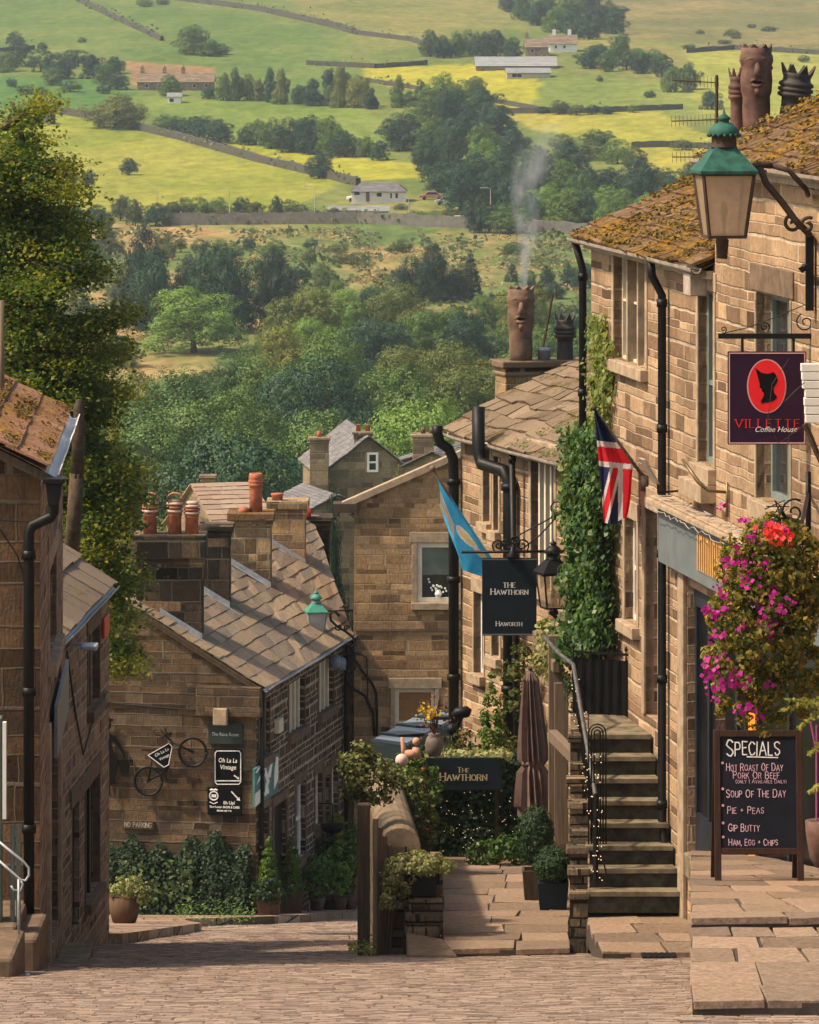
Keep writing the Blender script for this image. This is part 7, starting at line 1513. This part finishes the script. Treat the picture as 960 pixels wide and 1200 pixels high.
def blooms(nm_, mat, pts, n, sz, spread):
    q = []; 
    for x, y in pts: q.append(np.array(P(x, y, d - .40 + rg.uniform(-.1, .2))) - np.array(c) + rg.normal(0, 1, (n, 3)) * spread * (1, .6, 1))
    q = np.concatenate(q); v, f = leaf_quads(q, np.tile([-.3, -1, .2], (len(q), 1)), sz, .95, .55, .12, rg); link_mesh(nm_, mesh_np(nm_, v, f, Mt[mat]), T)
rngb = random.Random(44)
mg = [(836, 772), (828, 792), (840, 788), (848, 800), (856, 798), (832, 808), (872, 800), (866, 796), (836, 816), (880, 834), (890, 836), (868, 834), (832, 720), (838, 722), (826, 716), (844, 744), (836, 746), (850, 700), (840, 690), (852, 676), (856, 664), (866, 660), (852, 654), (876, 658), (888, 660), (898, 656), (904, 664), (868, 682), (872, 736), (878, 742), (896, 732), (900, 738), (930, 704), (906, 688), (908, 696), (892, 706), (880, 632), (884, 626), (898, 616), (846, 802), (830, 786), (924, 622), (850, 712), (904, 804), (858, 788)] + [(rngb.gauss(862, 22), rngb.uniform(640, 830)) for i in range(8)]
mg += [(rngb.gauss(893, 26), rngb.gauss(700, 55)) for i in range(10)]; blooms('magenta_blossom', 'f_mag', mg, 5, .055, .034); blooms('scarlet_blossom', 'f_red', [(905, 622), (912, 618), (918, 626), (908, 630), (922, 628), (900, 626)], 12, .06, .05)
b = MB(); b.lathe(c + V(.15, 0, 30 * s), [(.06, -.25), (.2, -.18), (.27, 0), (.28, .05), (.2, .04)], 14); b.build('basket', Mt['darkwood'], T, True)
b = MB(); top = P(915, 596, d); uq = WR.px(948, 600); wq = WR.at(WR.px(950, 612)[0], P(0, 612, d + 2).z, .03)
for x, y in ((890, 690), (940, 690), (915, 680)): b.tube([top, P(x, y, d)], .008, 5)
b.tube([wq, P(940, 612, d + 1), P(918, 606, d), top], .022, 6); b.tube([wq + V(0, 0, -.6), wq + V(0, 0, .25)], .03, 6); b.tube([wq + V(0, 0, -.5), P(930, 640, d + .6), P(918, 608, d)], .018, 6); b.tube(scroll(P(930, 600, d + .5), .14, 1.4, V(1, 0, 0), ZA, 1.), .012, 6)
for i in range(10): b.tube([P(915, 604, d), P(rngb.uniform(895, 925), rngb.uniform(585, 610), d + .1), P(rngb.uniform(890, 930), rngb.uniform(590, 620), d)], .007, 4)
b.build('bracket', Mt['iron'], T, True)
# fern fronds poking in at the right edge
T = thing('fern', P(965, 840, 52), 'yellow green fern fronds poking in at the right edge below the flower basket', 'fern'); q = []; nn_ = []
for (x0, y0, x1, y1) in ((965, 822, 912, 830), (965, 826, 922, 816), (970, 870, 948, 880), (968, 830, 935, 850), (965, 920, 948, 925)):
    for i in range(70): t = rg.uniform(0, 1); q.append(np.array(P(x0 + (x1 - x0) * t, y0 + (y1 - y0) * t + 4 * t * t + rg.normal(0, 3.2 * (1.1 - t)), 52 + rg.normal(0, .05)))); nn_.append((0, -.7, .7))
leafthing('fern', q, nn_, .07, 'l_yellow', '', '', T.location, parent=T, part='frond', asp=.3)
T = thing('wall_shrub', P(950, 1010, 55.5), 'dark pot plant with purple stem at the far right edge beside the chalkboard', 'plant'); b = MB(); b.lathe(P(966, 1016, 55.5), [(.1, 0), (.16, .1), (.2, .35), (.21, .5), (.15, .5)], 14); b.build('pot', Mt['claydark'], T, True); b = MB(); b.tube([P(957, 985, 55.5), P(957, 850, 55.5)], .012, 6); b.tube([P(957, 880, 55.5), P(950, 846, 55.5)], .012, 5); b.build('stem', plain('purple_stem', (.3, .06, .2), .7), T)
# ---------------------------------------------------------------- planting along the cottage row
def at_ground(x, d, up=.13): return V((x - CX) / F * d, d, rz(d) + up)
W_ = Wall(WG.at(0, 0, .05).xy, WG.u, WG.n); P_, N_ = [], []
for i in range(20000):
    x = rg.uniform(129, 296); top = 986 + 9 * math.sin(x * .07) + 7 * math.sin(x * .19) + 6 * (abs(x - 163) < 22); y = top + (1086 - top) * rg.uniform(0, 1) ** .8; u, z = W_.px(x, y); P_.append(W_.at(u, z, rg.uniform(.0, .95) * (.35 + .65 * (y - top) / 100) + .1 * mnoise.noise(V(u * 2, z * 2, 0)))); N_.append(np.array(W_.n) + (0, 0, .5))
leafthing('shrub_bed', P_, N_, .075, 'l_hedge', 'dark dense bed of evergreen shrubs along the foot of the cottage gable', 'shrubs', WG.at(1.5, -19.4, .4))
P_ = [np.array(W_.at(*W_.px(rg.uniform(150, 235), rg.normal(1040, 22)), .75 + rg.normal(0, .1))) for i in range(260)]; leafthing('garden_shrub', P_, np.tile([0, -1, .5], (260, 1)), .11, 'l_brush', 'duller green leafy plant in front of the dark evergreen bed', 'shrub', WG.at(2, -19.3, .8))
for i in range(3):
    x, y, w_, hh, lab = ((146, 1078, 40, 52, 'left-hand clay tub of pale cream flowers at the corner of the dark house'), (315, 1074, 36, 88, 'slim conifer in a wooden tub with dark leaves round its foot, nearest the gable corner'), (342, 1062, 34, 86, 'slim bright conifer in a square wooden tub before the dark door'))[i]
    d = (95., 105.6, 108.6)[i]; c = at_ground(x, d); s = d / F
    T = thing('potted_plant', c, lab, 'potted plant')
    if i == 0:
        b = MB(); b.lathe(c, [(.22, 0), (.28, .2), (.3, .48), (.24, .48)], 14); b.build('tub', Mt['tubwood'], T, True); p, nm = clumps([((0, 0, .62), (.32, .3, .22)), ((.25, -.1, .5), (.2, .2, .2))], 40, 22, .09, rg); m_ = 'l_cream'
    else:
        planter(T, c, .42, .5, .5, Mt['tubwood']); p, nm = clumps([((0, 0, .55 + .13 * k), (.25 - .025 * k, .25 - .025 * k, .14)) for k in range(8)], 40, 30, .05, rg); m_ = 'l_thuja'
    v, f = leaf_quads(p, nm, .045 if i else .07, rg=rg); link_mesh('foliage', mesh_np('pot_foliage', v, f, Mt[m_]), T)
    if i == 1: p, nm = clumps([((.05, -.15, .5), (.42, .35, .28))], 40, 22, .1, rg); v, f = leaf_quads(p, nm, .08, rg=rg); link_mesh('skirt_foliage', mesh_np('skirt_foliage', v, f, Mt['l_hedge']), T)
k = 0
for (x, y, w_, h_, m_, d, lab) in ((384, 1046, 26, 66, 'l_shrub', 113, 'tallest leafy potted shrub under the cottage windows'), (398, 1040, 28, 50, 'l_light', 112.4, 'light green potted plant next to the fence post'), (372, 1050, 24, 46, 'l_mid', 111.6, 'leafy pot plant left of the tallest potted shrub'), (404, 1030, 30, 66, 'l_shrub', 114.4, 'bushy shrub at the bend behind the pots'), (390, 985, 24, 28, 'l_yellow', 114.2, 'orange tinged plant on top of the potted shrubs'), (410, 1006, 20, 30, 'l_thuja', 112.8, 'small bright green plant against the fence post')):
    c = at_ground(x, d, .13 if y > 1020 else .13); s = d / F; T = thing('potted_plant', c, lab, 'potted plant', 'pots of plants at the bend of the street'); z = (y - 1000) * 0
    b = MB(); b.lathe(c, [(.13, 0), (.17, .22), (.19, .28), (.15, .28)], 12); b.build('pot', Mt['claydark'], T, True)
    hb = h_ * s; zc_ = max(.28, (c.z * -1 - 0) * 0 + .28); zmid = -(y - h_ / 2) * s - c.z
    p, nm = clumps([((0, 0, zmid), (w_ * s * .55, .3, hb * .55)), ((0, 0, zmid * .6 + .1), (w_ * s * .4, .25, max(zmid * .45, .2)))], 40, 22, .1, rg); v, f = leaf_quads(p, nm, .085, rg=rg); link_mesh('foliage', mesh_np('pot_foliage', v, f, Mt[m_]), T)
T = thing('hanging_basket', WC.at(6.4, -17.0, .5), 'small dark hanging basket on the cottage wall between door and cream window', 'basket'); b = MB(); q = WC.at(*WC.px(372, 968), .35); b.lathe(q, [(.02, -.18), (.2, -.1), (.27, .05), (.2, .05)], 12); b.build('bowl', Mt['iron'], T, True); b = MB(); b.tube([q + V(0, 0, .05), q + V(0, 0, .5), q - WC.n * .33 + V(0, 0, .5)], .02, 6); b.build('bracket', Mt['iron'], T)
# moss and weeds where wall meets road
P_ = [np.array((P(rg.uniform(408, 440), 0, 65.4).x, 65.4 + rg.normal(0, .25), rz(65.4) + .05 + abs(rg.normal(0, .07)))) for i in range(260)]; tag(leafthing('grass', P_, np.tile([0, -.5, 1], (260, 1)), .06, 'l_olive', None, None, (P(425, 0, 65.4).x, 65.4, rz(65.4)), asp=.3), kind='stuff')
P_ = [np.array(P(rg.uniform(205, 300), rg.normal(1082, 3), 101)) for i in range(500)]; P_ = [np.array((q[0], 101 + rg.normal(0, .8), rz(101) + .2 + abs(rg.normal(0, .05)))) for q in P_]; tag(leafthing('grass', P_, np.tile([0, -.3, 1], (len(P_), 1)), .07, 'l_mid', None, None, (-4, 101, rz(101)), asp=.3), kind='stuff')
# ---------------------------------------------------------------- far walls, farms, lamp posts
def fieldwall(pts, label, h=1.1, w_=.5, mat=None, hedge=False):
    q = []
    for (a, c) in zip(pts[:-1], pts[1:]):
        n = max(2, int(math.hypot(c[0] - a[0], c[1] - a[1]) / 7))
        for i in range(n): q.append(hit(a[0] + (c[0] - a[0]) * i / n, a[1] + (c[1] - a[1]) * i / n, 600))
    q.append(hit(*pts[-1], 600)); b = MB(); rng = random.Random(int(pts[0][0] * 3 + pts[0][1])); hs_ = [h * rng.uniform(.9, 1.08) for _ in q]
    for i in range(len(q) - 1):
        a, c = q[i], q[i + 1]
        t = (c - a); t.z = 0
        if t.length < .01: continue
        nn_ = V(t.y, -t.x, 0).normalized() * w_ / 2; up0, up1 = ZA * hs_[i], ZA * hs_[i + 1]; dn = V(0, 0, -.4)
        b.face([a - nn_ + dn, c - nn_ + dn, c - nn_ + up1, a - nn_ + up0]); b.face([a + nn_ + dn, c + nn_ + dn, c + nn_ + up1, a + nn_ + up0]); b.face([a - nn_ + up0, c - nn_ + up1, c + nn_ + up1, a + nn_ + up0])
    P_ = []
    for i in range(len(q) - 1):
        L_ = (q[i + 1] - q[i]).length
        for k in range(int(min(L_, 30) * 3)):
            t_ = rng.random(); p_ = q[i].lerp(q[i + 1], t_)
            if mnoise.noise(p_ * .09) > -.05: P_.append((p_.x + rng.gauss(0, .5), p_.y + rng.gauss(0, .5), p_.z + abs(rng.gauss(0, .75)) * h))
    wl_ = b.build('dry_stone_wall', mat or Mt['fieldwall'], loc=q[0])
    if P_:
        v_, f_ = leaf_quads(np.array(P_) - np.array(q[0]), np.tile([0, -.4, .8], (len(P_), 1)), .75, .8, .6, .2); ov = bpy.data.objects.new('overgrowth', mesh_np('overgrowth', v_, f_, Mt['l_brush'])); COL.objects.link(ov); ov.parent = wl_; ov['kind'] = 'stuff'
    return tag(wl_, label, 'wall', 'dry stone walls on the hillside')
    return tag(b.build('dry_stone_wall', mat or Mt['fieldwall'], loc=q[0]), label, 'wall', 'dry stone walls on the hillside')
fieldwall([(30, 128), (60, 131), (130, 144), (220, 166), (300, 189), (400, 213), (420, 218)], 'long dry stone wall running down across the bright field', 1.5, .9)
fieldwall([(85, -2), (130, 20), (190, 48)], 'dry stone wall slanting down the top left hillside', 1.4, .9)
fieldwall([(190, -2), (300, 12), (390, 32), (415, 40)], 'dark wall curving across the top of the hill left of centre', 1.6, 1.2)
fieldwall([(415, 40), (480, 48), (520, 60)], 'short broken wall end beside the top field', 1.3, .9)
fieldwall([(-10, 62), (40, 58)], 'wall at the top left edge', 1.2, .8)
fieldwall([(360, 76), (440, 80), (500, 76)], 'wall above the yellow field in the upper middle', 1.2, .8)
fieldwall([(590, 133), (700, 132), (800, 128)], 'hedgy wall across the right hand fields, uppermost of two', 1.2, .8)
fieldwall([(740, 173), (790, 172), (860, 176)], 'hedgy wall across the right hand fields, lower of two', 1.2, .8)
fieldwall([(806, 62), (860, 58), (962, 64)], 'wall along the top right field behind the chimney pots', 1.2, .8)
fieldwall([(20, 142), (40, 140), (62, 146)], 'thick wall stub at the left edge of the bright field', 2.2, 1.2)
fieldwall([(430, 96), (520, 110), (640, 131)], 'low wall below the bright yellow strip', 1.0, .6)
fieldwall([(190, 264), (300, 263), (420, 262), (520, 266), (600, 270), (690, 276)], 'long grey retaining wall of the road below the bungalow', 1.9, .6, Mt['roadwall'])
def block(name, label, cat, x0, x1, yb, ye, yr, depth, mat, rmat, wins=(), along=True, stack=(), d0=700., dark=Mt['panedark'], door=None, hipped=0.):
    """long house seen front-on: photo columns, foot, eaves and ridge rows"""
    base = hit((x0 + x1) / 2, yb, d0); d = base.y; s = d / F; T = thing(name, base, label, cat)
    W = Wall(((x0 - CX) * s, d), (1, 0), (0, -1)); L = (x1 - x0) * s; ze, zr_2 = -ye * s, -yr * s; zb_ = base.z - .8
    hs_ = [W.rect(*w_) for w_ in wins]
    b = MB(); wall_mesh(b, W, 0, L, zb_, ze, hs_, .15)
    for u in (0, L): b.face([W.at(u, zb_), W.at(u, ze), W.at(u, zr_2, -depth / 2), W.at(u, ze, -depth), W.at(u, zb_, -depth)])
    b.face([W.at(0, zb_, -depth), W.at(0, ze, -depth), W.at(L, ze, -depth), W.at(L, zb_, -depth)]); b.build('wall', mat, T)
    b = MB(); slates(b, W.at(-.3, ze - .1, .3), W.at(L + .3, ze - .1, .3), W.at(-.3 + hipped, zr_2 + .05, -depth / 2), W.at(L + .3 - hipped, zr_2 + .05, -depth / 2), 7, 1.2, .05, int(x0), .03); slates(b, W.at(-.3, ze - .1, -depth - .3), W.at(L + .3, ze - .1, -depth - .3), W.at(-.3 + hipped, zr_2 + .05, -depth / 2), W.at(L + .3 - hipped, zr_2 + .05, -depth / 2), 4, 1.5, .05, int(x1), .03); rf = b.build('roof', rmat, T)
    for h in hs_: window(T, W, h, Mt['white'], dark, 2 if h[1] - h[0] > 1.2 else 1, (), .08, None)
    for xs in stack:
        p = W.at((xs - x0) * s, 0, -depth / 2); b = MB(); b.cbox(V(p.x, p.y, zr_2 + .3), .9, .7, 2.2); c_ = b.build('chimney', mat, T); b = MB(); b.lathe(V(p.x, p.y, zr_2 + 1.38), [(.16, 0), (.14, .5), (.1, .5)], 8); b.build('chimney_pot', Mt['terra'], c_)
    return T, W, s
T, W, s = block('bungalow', 'white bungalow with grey roof and dark windows above the road wall', 'house', 412, 476, 238, 224, 215, 7., Mt['palewhite'], Mt['roofg'], [(415, 223.5, 422, 229), (441, 225.5, 448, 231), (457, 226, 460, 233), (463, 226, 467, 233)], hipped=2.)
b = MB(); h = W.rect(429, 225, 433, 236); wbox(b, W, h[0], h[1], h[2], h[3], .01, .06); b.build('door', Mt['doorwood'], T)
block('outbuilding', 'open fronted grey shed with white lintel in front of the bungalow', 'shed', 426, 455, 257, 247, 242, 5., Mt['concrete'], Mt['roofsheet'], [(427.5, 249.5, 440, 256), (443, 249.5, 453, 256)])
block('outbuilding', 'low grey stone shed left of the open fronted shed', 'shed', 386, 424, 257, 246, 242, 4., Mt['concrete'], Mt['roofsheet'], [(403, 250, 422, 255)])
block('farmhouse', 'long low stone farmhouse half hidden by trees on the left hillside', 'farmhouse', 161, 250, 106, 96, 86, 8., Mt['far'], Mt['roofl2'], [(170, 98, 174, 103), (184, 98, 188, 103), (226, 98, 230, 103), (240, 98, 244, 103)], stack=(166, 192, 214))
block('outbuilding', 'tiny white shed below the long stone farmhouse', 'shed', 197, 212, 121, 113, 109, 4., Mt['white'], Mt['roofsheet'], [(198.5, 115, 204, 120)])
block('farmhouse', 'small white gabled farmhouse near the top of the hill', 'farmhouse', 644, 676, 61, 51, 41, 8., Mt['white'], Mt['roofl2'], [(650, 53, 653, 57), (660, 53, 663, 57)], stack=(650, 668))
block('farmhouse', 'stone cottage joined to the left of the white farmhouse', 'farmhouse', 616, 643, 66, 55, 45, 8., Mt['far'], Mt['roofl2'], [(622, 57, 626, 62)], stack=(618,))
block('barn', 'long grey sheet roofed barn below the white farmhouse', 'barn', 558, 652, 82, 77, 67, 16., Mt['far'], Mt['roofsheet'])
block('barn', 'lower pale barn in front of the long grey barn', 'barn', 594, 645, 92, 85, 80, 8., Mt['concrete'], Mt['roofsheet'], [(600, 86, 612, 91)])
for (x, yt, yb, lab) in ((184, 218, 246, 'pale street lamp post standing left in the bright field hedge'), (269, 220, 259, 'pale street lamp post second from left on the road'), (369, 218, 259, 'pale street lamp post left of the sheds on the road'), (575, 220, 262, 'pale street lamp post right of the bungalow on the road'), (479, 232, 258, 'short pale street lamp post between bungalow and cars')):
    q = hit(x, yb, 700); s = q.y / F; h = (yb - yt) * s; T = thing('street_lamp', q, lab, 'street lamp', 'lamp posts along the valley road'); b = MB(); b.tube([q - V(0, 0, .3), q + V(0, 0, h * .96), q + V(-.4, 0, h), q + V(-1.2, 0, h)], [.10, .07, .06, .05], 6); b.build('post', Mt['concrete'], T); b = MB(); b.cbox(q + V(-1.4, 0, h), .7, .25, .12); b.build('lamp_head', Mt['lead'], T)
def car(x, y, col, label, d0=700.):
    q = hit(x, y, d0); T = thing('parked_car', q, label, 'car', 'cars by the valley road'); m_ = plain('car_paint', col, .3, 0, .05, 4, .02, .5)
    b = MB(); prof = [(-2.1, .35), (-2.1, .8), (-1.3, .95), (-.7, 1.42), (.8, 1.42), (1.4, .95), (2.05, .85), (2.1, .35)]
    b.prism([q + V(a, -.8, z) for a, z in prof], V(0, 1.6, 0)); b.build('body', m_, T, bevel=.05)
    b = MB(); b.prism([q + V(a, -.815, z) for a, z in ((-1.15, .98), (-.65, 1.34), (.72, 1.34), (1.2, .98))], V(0, .01, 0)); b.build('side_window', Mt['panedark'], T)
    for a in (-1.3, 1.3):
        b = MB(); b.lathe(q + V(a, -.85, .33), [(.33, 0), (.33, .2), (.2, .2)], 14, ax=(V(1, 0, 0), ZA, V(0, 1, 0))); b.build('wheel', Mt['iron'], T, True)
car(524, 240, (.5, .5, .52), 'silver car parked under trees right of the bungalow'); car(538, 263, (.7, .7, .7), 'white car passing behind the road wall'); car(506, 234, (.35, .15, .12), 'small reddish car under trees beside the silver car'); car(420, 236, (.75, .75, .74), 'white car in front of the bungalow window')
# ---------------------------------------------------------------- village roofs beyond the cottage row
def gablehouse(label, x, yeave, d, u, wd, dep, pitch, zbot, mat, rmat, wins=(), name='village_house'):
    """x,yeave: photo point of the near left eaves corner at distance d; u: plan direction of the gable front"""
    p = P(x, yeave, d); u = V(*u, 0).normalized(); n = V(u.y, -u.x, 0); W = Wall(p.xy, (u.x, u.y), (n.x, n.y)); ze = p.z; T = thing(name, V(p.x, p.y, zbot), label, 'house', 'village houses below the street')
    hs_ = [W.rect(*w_) for w_ in wins]; zt_ = ze + wd / 2 * pitch; b = MB(); wall_mesh(b, W, 0, wd, zbot - 2, ze, hs_, .15, top=[(0, ze), (wd, ze), (wd / 2, zt_)])
    for q in (0, wd): b.face([W.at(q, zbot - 2), W.at(q, ze), W.at(q, ze, -dep), W.at(q, zbot - 2, -dep)])
    b.face([W.at(0, zbot - 2, -dep), W.at(0, ze, -dep), W.at(wd / 2, zt_, -dep), W.at(wd, ze, -dep), W.at(wd, zbot - 2, -dep)]); b.build('wall', mat, T)
    b = MB()
    for q in (-.2, wd + .2): slates(b, W.at(q, ze - .1, .15), W.at(q, ze - .1, -dep - .15), W.at(wd / 2, zt_ + .04, .15), W.at(wd / 2, zt_ + .04, -dep - .15), 11, .6, .03, int(x) + int(q), .03)
    b.build('roof', rmat, T)
    for h in hs_: window(T, W, h, Mt['white'], Mt['pane'], 1, (.5,), .1, Mt['dress'], sw=.08, depth=-.1, lintel=False, sill=False)
    return T, W
T, W = gablehouse('pale pink tiled house behind the striped chimney pots', 196, 612, 190, (.45, -1), 5.4, 2.2, .6, -31, Mt['far'], Mt['roofp'])
q = P(244, 566, 193); chimney(T, (q.x, q.y), V(1, 0, 0), V(0, 1, 0), .5, .5, q.z - 1.4, P(0, 556, 193).z, Mt['far'])
T, W = gablehouse('stone village house with white sash window and grey slate roof in the centre', 378, 556, 232, (1, .12), 4.2, 9, .8, -36, Mt['far'], Mt['roofg'], [(430, 530, 443, 553)])
q = P(374, 560, 231); chimney(T, (q.x, q.y + .5), V(1, 0, 0), V(0, 1, 0), .85, .9, -30, P(0, 513, 231).z, Mt['far']); q = P(425, 520, 233)
chimney(T, (q.x, q.y + .3), V(1, 0, 0), V(0, 1, 0), .8, .8, -24, P(0, 506, 233).z, Mt['far'])
for x in (420, 431): pot(T, P(x, 506, 233.3), [(.12, 0), (.1, .3), (.13, .32), (.08, .32)], Mt['terra'])
pot(T, P(374, 513, 231.5), [(.12, 0), (.1, .3), (.08, .3)], Mt['terra'])
T, W = gablehouse('wide grey roofed village house with pale sheet roof right of centre', 446, 545, 246, (1, -.2), 3.6, 5, .25, -36, Mt['far'], Mt['roofg'])
T, W = gablehouse('grey stone village house with square stack just above the yellow tree', 474, 545, 205, (1, -.3), 2.4, 5, .45, -32, Mt['far'], Mt['roofg'])
q = P(496, 520, 206); chimney(T, (q.x, q.y), V(1, 0, 0), V(0, 1, 0), .85, .8, -22, P(0, 508, 206).z, Mt['far'])
for x in (502, 512): pot(T, P(x - 6, 508, 206), [(.1, 0), (.08, .25), (.06, .25)], Mt['claydark'])
gablehouse('distant mauve roofed house beside the far end of the lichened roof', 533, 496, 290, (1, -.5), 2.6, 6, .6, -40, Mt['far'], Mt['roofg'])
gablehouse('low grey slate roof left of the stone village house', 345, 606, 205, (1, .3), 3.6, 5, .45, -33, Mt['far'], Mt['roofg'])
# ---------------------------------------------------------------- aerials
def aerial(mast0, mast1, arms, label, d):
    T = thing('tv_aerial', P(*mast0, d), label, 'aerial'); b = MB(); b.tube([P(*mast0, d), P(*mast1, d)], .022, 6); b.build('mast', Mt['rust'], T); 
    for (x0, y0, x1, y1, n) in arms:
        b = MB(); A, B = P(x0, y0, d), P(x1, y1, d + .4); b.tube([A, B], .008, 5)
        for i in range(n): q = A.lerp(B, i / (n - 1)); b.tube([q + V(0, -.04, -.07), q + V(0, .04, .07)], .004, 4)
        b.build('antenna', Mt['brass'], T)
aerial((840, 155), (840, 88), [(787, 94, 842, 97, 14), (787, 142, 842, 140, 13), (788, 184, 832, 184, 10)], 'rusty mast with three comb aerials beside the face chimney pot', 68.3)
aerial((634, 420), (648, 345), [(582, 346, 650, 344, 8), (618, 336, 640, 336, 3)], 'thin pale aerial behind the lower face chimney pot', 88.); aerial((592, 428), (590, 424), [(540, 427, 594, 426, 12)], 'comb aerial sticking left from the lower chimney stack', 86.)
# left edge details
T = thing('telegraph_pole', P(1, 470, 66), 'bare weathered pole rising behind the near left roof', 'pole'); b = MB(); b.tube([P(1.5, 520, 66), P(1.5, 352, 66)], [.045, .04], 8); b.build('shaft', Mt['oldwood'], T, True)
T = thing('door_canopy', P(6, 950, 58.6), 'pale green painted shop frame at the left edge', 'shop frame'); b = MB(); b.box(P(-40, 1140, 58.5), V(.40, 0, 0), V(0, .3, 0), ZA * 2.9); b.build('green_panel', plain('sage_green_paint', (.10, .15, .11), .6), T, bevel=.01); b = MB(); b.box(P(3, 960, 58.3), V(.04, 0, 0), V(0, .1, 0), ZA * 1.1); b.build('white_edge', Mt['white'], T)
b = MB()
for x in (12, 19): b.box(P(x, 1100, 58.6), V(.05, 0, 0), V(0, .06, 0), ZA * 1.3)
b.build('post', plain('grey_green_post', (.13, .15, .12), .7), T, bevel=.008)
T = thing('handrail', P(20, 1040, 57.6), 'thin pale curled metal handrail at the left edge steps', 'handrail'); b = MB(); f = lambda x, y: P(x, y, 57.6)
b.tube([f(-4, 984), f(28, 1010), f(34, 1017), f(34, 1026), f(30, 1032), f(24, 1031), f(-4, 1006)], .014, 8); b.tube([f(24, 1031), f(27, 1036), f(24, 1044), f(16, 1043), f(13, 1038)], .012, 8); b.tube([f(22, 1030), f(22, 1100)], .014, 8); b.build('rail', Mt['lead'], T, True)
ST2 = thing('stone_steps', P(20, 1140, 57.2), 'worn dark stone steps at the bottom left corner', 'steps'); zq = rz(57.); 
for (x0, x1, d_, y1_) in ((-70, 16, 56.2, 1122), (14, 44, 58.2, 1100), (-70, 20, 58.3, 1085)):
    b = MB(); zt_ = P(0, y1_, d_).z; b.box(V(P(x0, 0, d_).x, d_, zq - .6), V((x1 - x0) * d_ / F, 0, 0), V(0, 1.7, 0), ZA * (zt_ - zq + .6)); b.build('step_block', Mt['dressd'], ST2, bevel=.05)
b = MB(); b.tube([P(31, 1146, 56.9), P(33, 1143, 56.9), P(35, 1141, 56.9)], [.035, .04, .012], 8); tag(b.build('plastic_bottle', glass('clear_plastic', (.5, .55, .6), .2), smooth=True, loc=P(33, 1147, 56.9)), 'crumpled clear plastic bottle lying against the bottom left step', 'litter')
b = MB(); b.cbox(V(P(765, 0, 62.5).x, 60.9, rz(60.9) + .075), .42, .32, .012); 
for i in range(6): b.cbox(V(P(765, 0, 62.5).x - .17 + i * .068, 60.9, rz(60.9) + .083), .03, .28, .012)
tag(b.build('drain_cover', Mt['iron'], loc=V(P(765, 0, 62.5).x, 60.9, rz(60.9))), 'small iron drain grate in the road below the stone stair', 'drain')
# ---------------------------------------------------------------- smoke and hazy air
def volume(name, verts, faces, dens, col, noise_=False, aniso=.3, zr_=(0, 1)):
    me = bpy.data.meshes.new(name); me.from_pydata(verts, [], faces); o = bpy.data.objects.new(name, me); COL.objects.link(o); tag(o, kind='stuff')
    m_ = bpy.data.materials.new(name); m_.use_nodes = True; t = m_.node_tree; t.nodes.clear(); ou = t.nodes.new('ShaderNodeOutputMaterial'); pv = t.nodes.new('ShaderNodeVolumePrincipled'); pv.inputs['Color'].default_value = (*col, 1); pv.inputs['Density'].default_value = dens; pv.inputs['Anisotropy'].default_value = aniso; t.links.new(pv.outputs[0], ou.inputs['Volume'])
    me.materials.append(m_); return o
b = MB(); d = 560.; pts = [P(612, 345, d), P(613, 318, d), P(614, 296, d), P(618, 262, d), P(622, 236, d), P(630, 205, d), P(628, 176, d), P(622, 150, d)]
b.tube(pts, [.9, 1.3, 2., 3., 3.8, 4.6, 5., 4.], 12); sm = volume('smoke', b.v, b.f, .1, (.97, .97, .98))
g = G('smoke_density'); t = sm.data.materials[0].node_tree; g.t = t; o_ = g.n('TexCoord').outputs['Object']; sp = g.n('SeparateXYZ', {0: o_})
hh = g.M('ADD', sp.outputs[2], 32.2); nz = g.noise(g.n('Mapping', {'Vector': o_, 'Scale': (1, 1, .5)}).outputs[0], .5, 4, .6)
wv = g.M('MULTIPLY', g.M('SINE', g.M('MULTIPLY', hh, .45)), g.M('MULTIPLY', hh, .035))
dx = g.M('SUBTRACT', sp.outputs[0], g.M('ADD', g.M('ADD', g.M('MULTIPLY', hh, .085), 12.3), wv)); dy = g.M('SUBTRACT', sp.outputs[1], 560.)
rr = g.M('DIVIDE', g.M('SQRT', g.M('ADD', g.M('MULTIPLY', dx, dx), g.M('MULTIPLY', dy, dy))), g.M('ADD', .5, g.M('MULTIPLY', hh, .17)))
fall = g.smooth(rr, .1, .95, 1., 0.); ft = g.smooth(hh, 2., 18., 1., 0.)
den = g.M('MULTIPLY', g.M('MULTIPLY', fall, g.smooth(nz, .38, .68)), g.M('MULTIPLY', g.M('ADD', .12, ft), 1.1))
t.links.new(den, [n_ for n_ in t.nodes if n_.type == 'PRINCIPLED_VOLUME'][0].inputs['Density'])
x0, x1, y0, y1, zlo, zhi = -1750, 1750, -85, 3330, -60, 62
hv = [(x, y, z) for z in (zlo, zhi) for x, y in ((x0, y0), (x1, y0), (x1, y1), (x0, y1))]
volume('haze', hv, [(3, 2, 1, 0), (4, 5, 6, 7), (0, 1, 5, 4), (1, 2, 6, 5), (2, 3, 7, 6), (3, 0, 4, 7)], .00013, (.80, .92, 1.0), aniso=.35)
